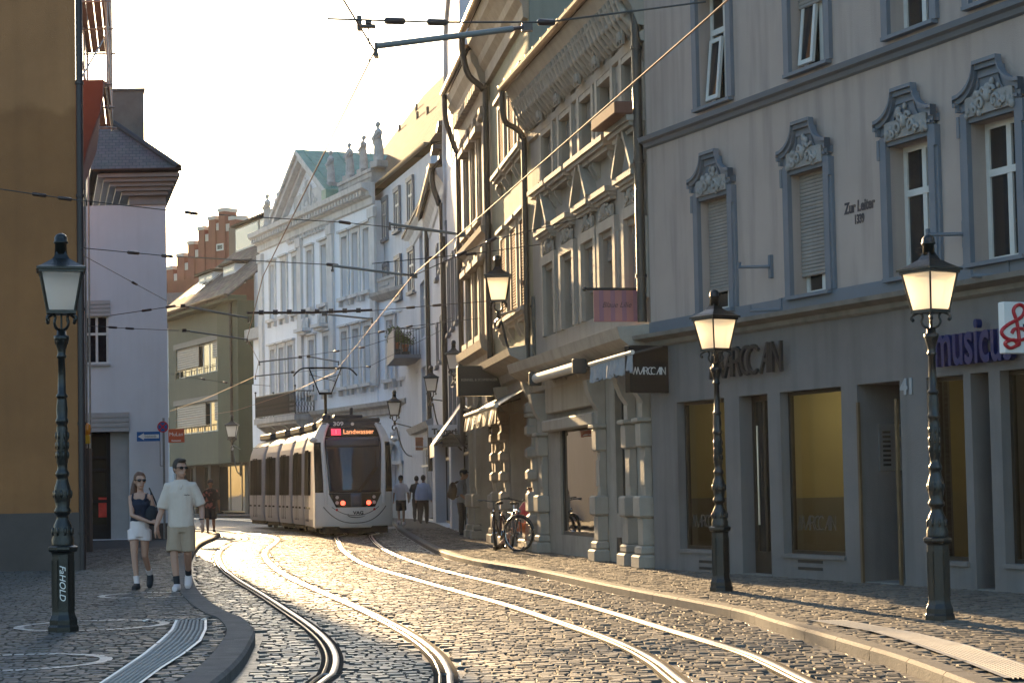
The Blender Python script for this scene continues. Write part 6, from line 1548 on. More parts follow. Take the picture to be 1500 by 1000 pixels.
lin=lambda a,b,n: list(np.linspace(a,b,n))
shell=patch('cab_shell',m_tw,lin(.26,3.36,36),lambda z:-1,lambda z:1,0,tram,40,thick=.04)
# cheeks joining shell to body
for s_ in(-1,1):
    mb=MB(); zs=lin(.28,3.3,20); ap=[]
    for i in range(len(zs)-1):
        q=[]
        for z in (zs[i],zs[i+1]):
            x=fx(1,z); hwz=next((-p[0] for p in section(1.15,0)[:9] if p[2]>=z-1e-6),.5) if z<2.6 else abs(x); q.append(((s_*abs(x),fy(1,z),z),(s_*min(1.15,abs(x)+.0),1.2,z)))
        f=[q[0][0],q[0][1],q[1][1],q[1][0]]; mb.quad(*(f if s_>0 else f[::-1]))
    mb.build('cab_cheek',m_tw,tram)
mb=MB(); zt_=3.36; 
pts=[(fx(a,3.3),fy(a,3.3)+.02) for a in np.linspace(-1,1,21)]
mb.prism([(p[0],p[1]) for p in pts]+[(.86,1.4),(-.86,1.4)],'z',3.2,3.34); mb.build('cab_roof',m_td,tram)
wl_=lambda z:-(.76+.11*(z-1.28)/2.0)/1.15; wr_=lambda z:-wl_(z)
m_wind=glass_mat('windscreen',(.02,.03,.045),.03,1.6)
patch('windscreen',m_wind,lin(1.28,2.93,16),wl_,wr_,.012,tram,24)
sgn=patch('destination_panel',m_signb,lin(2.935,3.22,6),wl_,wr_,.014,tram,20)
patch('brow_panel',m_td,lin(3.225,3.37,5),lambda z:-.80,lambda z:.80,.013,tram,20)
patch('sunblind',paint('sunblind_blue',(.02,.03,.05),.5),lin(2.62,2.9,4),lambda z:wl_(z)+.03,lambda z:wr_(z)-.06,.0165,tram,16)
bl=patch('lower_mask',m_signb,lin(.86,1.275,8),lambda z:-(.50+.18*(z-.86)/.42),lambda z:(.50+.18*(z-.86)/.42),.014,tram,20)
patch('blue_strip',paint('strip_blue',(.03,.06,.12),.35),lin(.87,1.27,4),lambda z:-.13,lambda z:.14,.019,tram,6)
for s_ in(-1,1):
    patch('corner_window',m_tg,lin(1.3,2.78,10),(lambda z:-.99) if s_<0 else (lambda z:.80),(lambda z:-.80) if s_<0 else (lambda z:.99),.012,tram,8)
    mb=MB(); P=[(fx(s_*.80,z) ,fy(.80,z)-.03,z) for z in lin(.95,3.30,24)]
    P=[(fx(s_*(.735+.06*(z-.95)/2.3),z),fy(.74,z)-.02,z) for z in lin(.95,3.32,24)]; mb.tube(P,[.05+.012*math.sin(i/23*PI) for i in range(24)],8); mb.build('pillar_arc',m_tw,tram)
    mb=MB(); mb.ball((s_*1.2,.32,2.84),.10,10,8,(1.1,1.2,.85)); mb.tube([(s_*1.08,.4,2.84),(s_*1.2,.33,2.84)],.04,6); mb.build('mirror_camera',m_tw,tram)
    def lamp_(name,mat,a,z,r,off=.03):
        m_=MB(); y=fy(a,z)-off; m_.disc((fx(a,z),y,z),r,16,'y',.02); return m_.build(name,mat,tram)
    lamp_('tail_light',emit_mat('tail_red',(1,.06,.03),2.2),s_*.33,.985,.068); lamp_('headlight',M('headlight_glass',(.5,.5,.5),.15,0),s_*.475,.995,.052); lamp_('headlight',bpy.data.materials['headlight_glass'],s_*.47,1.15,.05)
    lamp_('marker_light',m_red,s_*.48,.79,.035,.012); lamp_('lamp_centre',m_tw,s_*.33,.985,.025,.045)
m_line=M('panel_gap',(.06,.06,.06),.6,0)
mb=MB(); P=[]
for i in range(31):
    t=-1+2*i/30; a=t*.80; z=.40+.48*abs(t)**2.6; P.append((fx(a,z),fy(a,z)-.002,z))
mb.tube(P,.014,5); mb.build('bumper_gap',m_line,tram)
mb=MB(); P=[]
for i in range(21):
    t=-1+2*i/20; a=t*.60; z=.62+.25*abs(t)**2.2; P.append((fx(a,z),fy(a,z)-.002,z))
mb.tube(P,.010,5); mb.build('bumper_crease',m_line,tram)
mb=MB(); mb.box(-.95,.95,.16,1.2,.1,.3); mb.build('underframe',m_skirt,tram)
text('309',.17,m_signw,tram,(-.42,fy(0,3.3)-.005,3.315),rot=(R(78),0,0),ext=.004,name='fleet_number',sx=1.25,bold=.004)
m_led=emit_mat('led_amber',(1,.38,.16),.55); m_ledr=emit_mat('route_red',(.8,.03,.06),.9)
text('Landwasser',.215,m_led,tram,(.16,fy(0,3.07)-.065,3.075),rot=(R(70),0,0),ext=.003,name='destination_text',sx=.9)
b=B(-.64,-.36,-.01,.0,-.10,.10).build('route_box',m_ledr,tram); b.location=(0,fy(.4,3.07)-.055,3.075); b.rotation_euler=(R(-20),0,0)
text('1',.17,m_signw,tram,(-.50,fy(.4,3.07)-.072,3.075),rot=(R(70),0,0),ext=.002,name='route_number')
text('VAG',.13,M('logo_dark',(.05,.05,.06),.5,0),tram,(.07,fy(0,.66)-.012,.69),rot=(R(90),0,0),ext=.003,name='operator_logo',sx=1.15,bold=.006)
mb=MB(); P=[(.0+.26*math.cos(q)*-1+.02,fy(0,.62)-.008,.635-.075*math.sin(q)) for q in np.linspace(-.5,PI-.3,16)]; mb.tube(P,[.004+.010*math.sin(i/15*PI) for i in range(16)],5); mb.build('logo_swoosh',bpy.data.materials['logo_dark'],tram)
lamp2=MB(); lamp2.disc((.0,fy(0,3.3)-.02,3.31),.05,14,'y',.02); lamp2.build('top_lamp',m_tw,tram)
mb=MB(); 
for k in range(2): mb.tube([(.06+.07*k,fy(.05,1.3)-.05,1.3),(.62+.06*k,fy(.5,2.0)-.04,2.02)],.018,6)
mb.tube([(.62,fy(.5,2.0)-.04,2.02),(.64,fy(.52,2.5)-.04,2.5)],.012,6); mb.build('wiper',m_skirt,tram)
# roof gear and pantograph
mb=MB(); mb.bbox(-.86,.86,.95,1.9,3.36,3.5,.03); mb.bbox(-.5,.35,1.0,1.6,3.5,3.6,.02); mb.lathe([(.13,0),(.15,.05),(.12,.2),(.05,.24)],12,(-.72,1.1,3.4)); mb.lathe([(.05,0),(.05,.3),(.04,.31)],10,(.02,1.1,3.5)); mb.build('roof_equipment',m_td,tram)
pan=MB(); py=4.2; px0=-.45
pan.tube([(px0,py,3.5),(px0,py,4.42)],.05,6)
for s_ in(-1,1):
    pan.tube([(px0+s_*.18,py,4.38),(px0+s_*.5,py-.05,5.18)],.022,6); pan.tube([(px0+s_*.5,py-.05,5.0),(px0-s_*.3,py-.05,4.78)],.012,5)
    pan.tube(spline([(px0,py-.08,5.2),(px0+s_*.55,py-.08,5.2),(px0+s_*.8,py-.08,5.15),(px0+s_*1.0,py-.08,4.95)],4),.026,6)
pan.tube([(px0-.2,py,4.4),(px0+.2,py,4.4)],.04,6)
pan.tube([(px0-.45,py+.16,5.2),(px0+.45,py+.16,5.2)],.02,6); pan.build('pantograph',m_skirt,tram)
# ---------------------------------------------------------------- people
m_skin=M('skin',(.42,.23,.16),.55,.08,6); m_skind=M('skin_tanned',(.26,.14,.095),.55,.08,6)
m_hairb=M('hair_brown',(.035,.02,.012),.6,.3,30); m_hairr=M('hair_auburn',(.10,.04,.02),.55,.3,30)
m_cream=M('cream_shirt',(.58,.47,.40),.85,.06,5,bump=.3,bscale=25); m_beigep=M('beige_shorts',(.37,.265,.185),.85,.08,5,bump=.3,bscale=25); m_navy=M('navy_top',(.012,.014,.03),.8,.1,5)
m_wht=M('white_cotton',(.68,.58,.57),.85,.06,5,bump=.3,bscale=25); m_lblue=M('pale_blue_shirt',(.42,.47,.60),.85,.06,5); m_dk=M('dark_cloth',(.018,.018,.022),.8,.15,6); m_greysh=M('grey_shirt',(.17,.19,.22),.85,.1,6); m_bag=M('bag_leather',(.03,.018,.014),.6,.3,8); m_lens=glass_mat('sunglass_lens',(.005,.005,.005),.1,1.5); m_olive=M('olive_bag',(.10,.09,.045),.8,.2,8)
def floral():
    m,nt,p=newmat('floral_shirt'); N=nt.nodes; L=nt.links; tc=N.new('ShaderNodeTexCoord'); v=N.new('ShaderNodeTexNoise'); v.inputs['Scale'].default_value=7; v.inputs['Detail'].default_value=3; L.new(tc.outputs['Object'],v.inputs['Vector'])
    r=N.new('ShaderNodeValToRGB'); r.color_ramp.elements[0].position=.48; r.color_ramp.elements[0].color=(.015,.012,.015,1); r.color_ramp.elements[1].position=.55; r.color_ramp.elements[1].color=(.28,.10,.09,1); L.new(v.outputs['Fac'],r.inputs[0]); L.new(r.outputs[0],p.inputs['Base Color']); p.inputs['Roughness'].default_value=.85; return m
m_floral=floral()
def lob(mb,rings,n=18):
    """torso-like loft: rings of (x,y,z,rx,ry)"""
    vs=[]
    for x,y,z,rx_,ry_ in rings:
        for j in range(n): q=2*PI*j/n; vs.append((x+math.cos(q)*rx_,y+math.sin(q)*ry_,z))
    k=len(rings); mb._add(vs,[(i*n+j,i*n+(j+1)%n,(i+1)*n+(j+1)%n,(i+1)*n+j) for i in range(k-1) for j in range(n)]+[tuple(range(n))[::-1],tuple(range((k-1)*n,k*n))],True); return mb
def hand(mb,w,d,side,fwd,curl=.5):
    """palm and five fingers from wrist w along d; side = thumb direction"""
    d=Vector(d).normalized(); s=Vector(side); s=(s-d*s.dot(d)).normalized(); nrm=d.cross(s); w=Vector(w)
    c=w+d*.045; mb.tube([w-d*.02,w+d*.02,w+d*.06,w+d*.085],[.024,.032,.036,.03],8,flat=.6)
    for i,l in enumerate((.068,.078,.072,.056)):
        o=w+d*.078+s*(.027-.018*i); k1=o+d*(l*.45)+Vector(fwd)*l*.12*curl; k2=k1+d*(l*.33)+Vector(fwd)*l*.38*curl; k3=k2+d*(l*.16)+Vector(fwd)*l*.38*curl
        mb.tube([o-d*.02,k1,k2,k3],[.0095,.009,.0085,.007],6)
    t0=w+d*.025+s*.022; mb.tube([t0,t0+d*.03+s*.025,t0+d*.062+s*.03+Vector(fwd)*.015],[.013,.0115,.008],6)
def bake(mb,vox,mat,name,parent,wr=0,sm=3,seed=0):
    me=fuse(mb,vox,sm,name); me.materials.append(mat)
    if wr:
        for v in me.vertices:
            p=v.co; q=noise.noise(Vector((p.x*9+seed,p.y*9,p.z*5)))+.5*noise.noise(Vector((p.x*20,p.y*20+seed,p.z*9))); nn=v.normal; v.co=p+nn*q*wr
        me.update()
    o=bpy.data.objects.new(name,me); COL.objects.link(o); o.parent=parent; return o
def head(mb,c,turn,sz=1.0):
    X=Matrix.Translation(c)@Matrix.Rotation(turn,4,'Z')@Matrix.Scale(sz,4); old=mb.X; mb.X=X
    mb.ball((0,.012,.02),.092,14,10,(.84,1.0,1.1)); mb.ball((0,-.02,-.055),.062,12,8,(.88,.95,1.05)); mb.ball((0,-.055,-.095),.03,8,6,(1.1,.8,.8))
    mb.tube([(0,-.085,.02),(0,-.105,-.02),(0,-.112,-.03),(0,-.092,-.038)],[.010,.014,.016,.012],7)
    mb.tube([(-.03,-.083,-.068),(0,-.094,-.066),(.03,-.083,-.068)],[.008,.011,.008],6)
    for s_ in(-1,1): mb.ball((s_*.08,.015,-.01),.024,7,6,(.4,.8,1.3)); mb.ball((s_*.032,-.078,.012),.014,7,5); mb.tube([(s_*.012,-.088,.035),(s_*.05,-.075,.035)],.009,5)
    mb.X=old; return X
def person(label,loc,rz,J,top,legs,hairm,skin,vox=.011,H=1.75,turn=0,group=None,female=False,long_=False,glasses=False,cap=None,shoes=None,socks=None,sock=None,sleeve=.5,shirt_z=.86,coat=1.0,wide=1.0,hairlen='short',trouser=False):
    o=thing('person',label,'person',loc,rz,group); o.scale=(H/1.75,)*3
    w=.9 if female else 1.0
    b=MB(); hp=Vector(J['pelvis']); ch=Vector(J.get('chest',hp+Vector((0,0,.42)))); nk=Vector(J.get('neck',ch+Vector((0,0,.15)))); hd=Vector(J.get('head',nk+Vector((0,-.015,.15))))
    sh={s:ch+Vector((s*.168*w,0,.06)) for s in(-1,1)}
    lob(b,[(hp.x,hp.y,hp.z-.1,.10*w,.09),(hp.x,hp.y,hp.z,.16*w,.11),(hp.x*.6+ch.x*.4,hp.y*.6+ch.y*.4,hp.z+.17,.125*w,.09),(ch.x,ch.y,ch.z-.06,.155*w,.105),(ch.x,ch.y,ch.z+.05,.165*w,.10),(ch.x,ch.y,ch.z+.12,.10*w,.07)])
    b.tube([ch+Vector((0,.01,.08)),nk,hd+Vector((0,.01,-.07))],[.07,.055*w,.052*w],10)
    for s in(-1,1):
        e=Vector(J['elbow'][s]); wr_=Vector(J['wrist'][s]); b.tube([ch+Vector((s*.06,0,.07)),sh[s],sh[s].lerp(e,.4),e,e.lerp(wr_,.35),wr_],[.046,.049*w,.047*w,.040*w,.041*w,.027*w],10)
        hand(b,wr_,J.get('hdir',{}).get(s,wr_-e),J.get('thumb',{}).get(s,(0,-1,0)),J.get('hfwd',{}).get(s,(-s*.6,-.3,0)))
        k=Vector(J['knee'][s]); a=Vector(J['ankle'][s]); t=Vector(J['toe'][s]); h_=hp+Vector((s*.085,0,-.04))
        b.tube([h_,h_.lerp(k,.4),k,k.lerp(a,.35),a],[.088,.078*w,.054*w,.052*w,.034*w],10); b.tube([a+Vector((0,.02,-.02)),a.lerp(t,.6)+Vector((0,0,-.012)),t],[.032,.026,.02],8)
    X=head(b,hd,turn,1.07)
    bake(b,vox,skin,'body',o,sm=2)
    # shirt
    c=MB(); g=wide
    if J.get('tank'):
        lob(c,[(hp.x,hp.y,shirt_z,.145,.115),(hp.x*.5+ch.x*.5,hp.y*.5+ch.y*.5,hp.z+.2,.135,.10),(ch.x,ch.y-.01,ch.z-.06,.165,.125),(ch.x,ch.y,ch.z+.03,.155,.10)])
        for s in(-1,1): c.tube([ch+Vector((s*.10,-.095,.0)),ch+Vector((s*.105,-.05,.095)),ch+Vector((s*.105,.03,.105)),ch+Vector((s*.10,.085,0))],.021,8,flat=.8)
    else:
        lob(c,[(hp.x,hp.y,shirt_z,.178*g,.135*g),(hp.x,hp.y,shirt_z+.03,.178*g,.135*g),(hp.x*.5+ch.x*.5,hp.y*.5+ch.y*.5,(shirt_z+ch.z)/2+.05,.172*g,.13*g),(ch.x,ch.y,ch.z-.03,.185*g,.13*g),(ch.x,ch.y,ch.z+.06,.175*g,.11),(ch.x,ch.y,ch.z+.115,.125,.09),(ch.x,ch.y,ch.z+.15,.085,.075)])
        for s in(-1,1):
            e=Vector(J['elbow'][s]); wr_=Vector(J['wrist'][s])
            P=[ch+Vector((s*.06,0,.075)),sh[s]+Vector((-s*.008,0,-.004)),sh[s].lerp(e,.5 if sleeve<=1 else .6)]; Rr=[.066,.074,.076]
            if sleeve<=1: P.append(sh[s].lerp(e,sleeve*1.6 if sleeve<.6 else .9)); Rr.append(.082)
            else: P+= [e,e.lerp(wr_,.5),wr_]; Rr=[.075,.08,.075,.068,.06,.05]
            c.tube(P,Rr,12)
    so_=bake(c,vox,top,'shirt',o,wr=.010,seed=hash(label)%97)
    if not J.get('tank') and J.get('collar'):
        k=MB(); k.torus((nk.x,nk.y+.005,nk.z-.045),.070,.014,18,6,'z')
        for s in(-1,1): k.tube([(nk.x+s*.055,nk.y-.05,nk.z-.035),(nk.x+s*.035,nk.y-.092,nk.z-.085),(nk.x+s*.012,nk.y-.118,nk.z-.125)],[.014,.016,.010],6)
        pass
        k.build('collar',top,so_)
    # shorts / trousers
    c=MB(); 
    lob(c,[(hp.x,hp.y,hp.z-.14,.172*w,.118),(hp.x,hp.y,hp.z-.02,.17*w,.122),(hp.x,hp.y,hp.z+.10,.16*w,.118)])
    for s in(-1,1):
        k=Vector(J['knee'][s]); a=Vector(J['ankle'][s]); h_=hp+Vector((s*.088,0,-.05))
        if legs[1]=='long': c.tube([h_,h_.lerp(k,.5),k,k.lerp(a,.5),a+Vector((0,0,-.02))],[.11,.10,.085,.078,.075],12)
        elif legs[1]=='knee': c.tube([h_,h_.lerp(k,.5),h_.lerp(k,.93)],[.104,.106,.108],12)
        else: c.tube([h_+Vector((0,0,.02)),h_.lerp(k,.22),h_.lerp(k,.38)],[.098,.1,.1],12)
    bake(c,vox,legs[0],'trousers' if legs[1]=='long' else 'shorts',o,wr=.008,seed=5)
    for s in(-1,1):
        a=Vector(J['ankle'][s]); t=Vector(J['toe'][s]); d=(t-a); c=MB(); d2=Vector((d.x,d.y,0)).normalized() if Vector((d.x,d.y,0)).length>1e-4 else Vector((0,-1,0))
        heel=a-Vector((d2.x,d2.y,0))*.045+Vector((0,0,-.045)); 
        c.tube([a+Vector((0,0,.01)),a+Vector((0,0,-.03)),heel.lerp(t,.45),heel.lerp(t,.85),t+d2*.02],[.044,.053,.054,.048,.034],12)
        c.tube([heel+Vector((0,0,-.005)),heel.lerp(t,.5)+Vector((0,0,-.018)),t+d2*.02+Vector((0,0,-.005))],[.045,.042,.036],10)
        so2=bake(c,.010,shoes or m_wht,'shoe',o)
        if sock: MB().tube([a+Vector((0,0,.0)),a.lerp(Vector(J['knee'][s]),.28)],[.041,.046],10).build('sock',sock,o)
    # hair / cap
    h=MB(); h.X=X
    h.ball((0,.022,.038),.100,14,9,(.88,.98,1.02)); 
    if hairlen=='short': h.ball((0,.05,-.0),.078,10,7,(1,.7,.9)); h.ball((0,-.055,.1),.05,9,6,(1.2,.7,.6))
    else:
        h.ball((0,.05,.0),.082,10,7,(1,.75,1)); h.tube(spline([(0,.10,.05),(-.02,.16,-.02),(-.05,.15,-.14),(-.08,.12,-.26),(-.09,.1,-.36)],4),[.03,.04,.046,.048,.05,.052,.054,.055,.054,.05,.046,.042,.038,.034,.028,.02,.01],8)
    # keep the face free: cut the cap of hair back from the face
    me=fuse(h,.010,1,'hair'); 
    Xi=X.inverted()
    for v in me.vertices:
        q=Xi@v.co
        if q.y<-.03 and q.z<.075: q.y=max(q.y,-.03+ (0.0)); q.z=q.z; v.co=X@Vector((q.x*.93,-.028,q.z))
    me.materials.append(hairm); ho=bpy.data.objects.new('hair',me); COL.objects.link(ho); ho.parent=o
    if cap:
        h=MB(); h.X=X; h.ball((0,.01,.06),.104,14,8,(.92,1.05,.85)); h.ball((0,-.10,.055),.075,12,6,(.95,1.0,.16)); bake(h,.011,cap,'cap',o)
    if glasses:
        g_=MB(); g_.X=X
        for s in(-1,1): g_.ball((s*.034,-.092,.010),.027,10,7,(1.1,.28,.72)); g_.tube([(s*.062,-.085,.018),(s*.084,.01,.012)],.005,5)
        g_.tube([(-.012,-.1,.018),(.012,-.1,.018)],.005,5); g_.build('sunglasses',m_lens,o)
    return o,X
# ---- the couple on the left pavement
pm=gnd(266,864,ZP)
Jm=dict(pelvis=(0,0,.93),chest=(.0,.0,1.36),elbow={-1:(-.27,.02,1.08),1:(.28,.04,1.12)},wrist={-1:(-.335,-.06,.86),1:(.305,-.10,.92)},knee={-1:(-.085,-.10,.50),1:(.09,.0,.50)},ankle={-1:(-.045,-.12,.085),1:(.055,.30,.19)},toe={-1:(-.05,-.30,.035),1:(.06,.19,.035)},hdir={-1:(-.05,-.15,-1),1:(.15,-.3,-1)},thumb={-1:(.3,-1,0),1:(-.5,-1,0)},hfwd={-1:(.3,.6,.0),1:(-.8,.2,0)},collar=True)
man,Xm=person('man in a cream short-sleeved shirt and beige shorts walking hand in hand with the woman',pm,R(2),Jm,m_cream,(m_beigep,'knee'),m_hairb,m_skin,H=1.72,turn=R(38),group='couple walking on the left pavement',glasses=True,shoes=m_wht,sock=m_dk,sleeve=.55,shirt_z=.86,vox=.010)
MB().torus((.292,-.075,.965),.031,.009,14,6,'z').build('wristwatch',m_dk,man)
mb=MB(); mb.tube([(.07+.012*i,-.150-.002*(i%2),1.30+.006*math.sin(i*2.1)) for i in range(7)],.004,5); mb.build('shirt_print',m_dk,man)
pw=gnd(205,862,ZP)
Jw=dict(pelvis=(0,.0,.93),chest=(.02,.0,1.34),elbow={-1:(-.07,-.15,1.12),1:(.24,.02,1.10)},wrist={-1:(.22,-.18,1.01),1:(.30,-.05,.90)},knee={-1:(-.06,-.08,.50),1:(.075,.02,.50)},ankle={-1:(-.01,-.13,.085),1:(.09,.26,.20)},toe={-1:(-.01,-.30,.03),1:(.11,.15,.03)},hdir={-1:(1,-.05,-.1),1:(.15,-.1,-1)},thumb={-1:(0,-.2,1),1:(-.3,-1,0)},hfwd={-1:(0,.8,-.3),1:(.6,.3,0)},tank=True)
wom,Xw=person('auburn-haired woman in a navy tank top and white shorts holding the man\'s arm',pw,R(-4),Jw,m_navy,(m_wht,'short'),m_hairr,m_skin,H=1.58,turn=R(30),group='couple walking on the left pavement',female=True,glasses=True,shoes=m_dk,sock=m_wht,hairlen='long',shirt_z=.98,vox=.010)
bg=thing('shoulder_bag','small black shoulder bag hanging at the woman\'s side','bag',Vector(pw)+Vector((.19,-.08,.88)),0)
mb=MB(); mb.ball((0,0,.12),.13,12,9,(.75,.5,1.1)); bake(mb,.012,m_dk,'pouch',bg,wr=.006); MB().tube(spline([(-.05,.02,.22),(-.02,.06,.42),(-.05,.08,.5),(.03,.12,.3),(.06,.03,.2)],4),.01,6).build('strap',m_dk,bg)
# ---- far pedestrian, walkers and the man with the rucksack
walk=lambda f=1,sw=.16:dict(pelvis=(0,0,.93),chest=(0,0,1.36),elbow={-1:(-.26,.03,1.1),1:(.26,-.0,1.1)},wrist={-1:(-.27,-.10*f,.88),1:(.27,.08*f,.86)},knee={-1:(-.09,-sw,.50),1:(.09,.0,.48)},ankle={-1:(-.085,-sw,.09),1:(.085,sw*1.6,.15)},toe={-1:(-.09,-sw-.18,.03),1:(.09,sw*1.6-.13,.03)})
p=gnd(309,783,.0); person('man in a dark floral shirt and cap walking alone in the far sunlight',p,R(5),walk(),m_floral,(m_dk,'knee'),m_hairb,m_skind,H=1.74,vox=.016,cap=m_dk,shoes=m_dk,sleeve=.6,shirt_z=.85,turn=R(5))
p=gnd(588,768,ZP); person('walker in a white T-shirt and dark shorts seen from behind beside the tram',p,R(184),walk(1,.12),m_wht,(m_dk,'knee'),m_hairb,m_skind,H=1.72,vox=.016,shoes=m_wht,sleeve=.5,shirt_z=.88)
p=gnd(621,766,ZP); person('broad walker in a pale blue long-sleeved shirt and dark trousers, seen from behind',p,R(176),walk(1,.2),m_lblue,(m_dk,'long'),m_hairb,m_skind,H=1.72,vox=.016,shoes=m_dk,sleeve=2,shirt_z=.86,wide=1.25)
p=gnd(611,763,ZP); person('walker in dark clothes almost hidden behind the pale blue shirt',p,R(180),walk(1,.1),m_dk,(m_dk,'long'),m_hairb,m_skind,H=1.72,vox=.018,shoes=m_dk,sleeve=.5,shirt_z=.86)
Jb=dict(pelvis=(0,.0,.93),chest=(.0,-.02,1.36),head=(0,-.08,1.655),elbow={-1:(-.22,-.05,1.08),1:(.22,-.02,1.1)},wrist={-1:(-.16,-.26,.92),1:(.2,-.2,.86)},knee={-1:(-.09,-.02,.50),1:(.09,.02,.5)},ankle={-1:(-.09,.0,.09),1:(.09,.04,.09)},toe={-1:(-.1,-.19,.03),1:(.1,-.16,.03)})
p=gnd(677,783,ZP); bm_,Xb=person('man in a grey shirt and flat cap standing in profile with a dark rucksack',p,R(78),Jb,m_greysh,(m_dk,'long'),m_hairb,m_skind,H=1.74,vox=.014,cap=m_dk,shoes=m_dk,sleeve=.7,shirt_z=.84)
rk=thing('rucksack','dark brown rucksack on the back of the man in the flat cap','bag',Vector(p)+Vector((-.24,.02,1.0)),R(78))
mb=MB(); mb.ball((0,.0,.2),.2,14,10,(.8,.62,1.25)); mb.ball((0,.08,.1),.13,10,8,(.9,.6,.8)); bake(mb,.016,m_bag,'sack',rk,wr=.008)
for s in(-1,1): MB().tube(spline([(s*.1,-.06,.40),(s*.11,-.18,.46),(s*.12,-.32,.36),(s*.12,-.30,.12),(s*.1,-.08,.02)],4),.018,6).build('strap',m_bag,rk)
hb=thing('hand_bag','olive bag hanging low in front of the man in the flat cap','bag',Vector(p)+Vector((.26,.05,.38)),R(78))
mb=MB(); mb.ball((0,0,.14),.15,12,9,(.6,.9,1.0)); bake(mb,.014,m_olive,'pouch',hb,wr=.006); MB().tube(spline([(0,-.08,.25),(0,-.03,.42),(0,.03,.44),(0,.08,.25)],4),.012,6).build('handle',m_olive,hb)
# ---- someone sitting on the doorstep, one leg stretched out
m_pink=M('pink_cloth',(.42,.10,.12),.85,.1,6); m_orangec=M('sunlit_leg_orange',(.50,.16,.05),.85,.1,6)  # orange of the sunlit bare leg is put into the shorts' colour
p=gnd(764,804,ZP); 
Js=dict(pelvis=(.05,.25,.46),chest=(.06,.22,.88),elbow={-1:(-.20,.02,.66),1:(.26,.02,.66)},wrist={-1:(-.12,-.2,.62),1:(.12,-.22,.62)},knee={-1:(-.16,-.16,.50),1:(.12,-.2,.52)},ankle={-1:(-.42,-.46,.12),1:(.10,-.28,.09)},toe={-1:(-.5,-.60,.05),1:(.1,-.45,.03)})
person('person in pink with sunlit orange legs sitting on the doorstep behind the bicycles',p+Vector((.10,.05,0)),R(-20),Js,m_pink,(m_orangec,'knee'),m_hairr,m_skin,H=1.7,vox=.014,shoes=m_bag,sleeve=.5,shirt_z=.44,turn=R(-20))
st=thing('doorstep','worn stone doorstep with a seated person in the shop entrance','step',p+Vector((.2,.36,0)),FS.rz)
mb=MB(); mb.bbox(-.45,.5,-.22,.4,0,.2,.03); mb.bbox(-.4,.45,-.12,.4,.2,.38,.03); mb.build('step',m_trim,st)
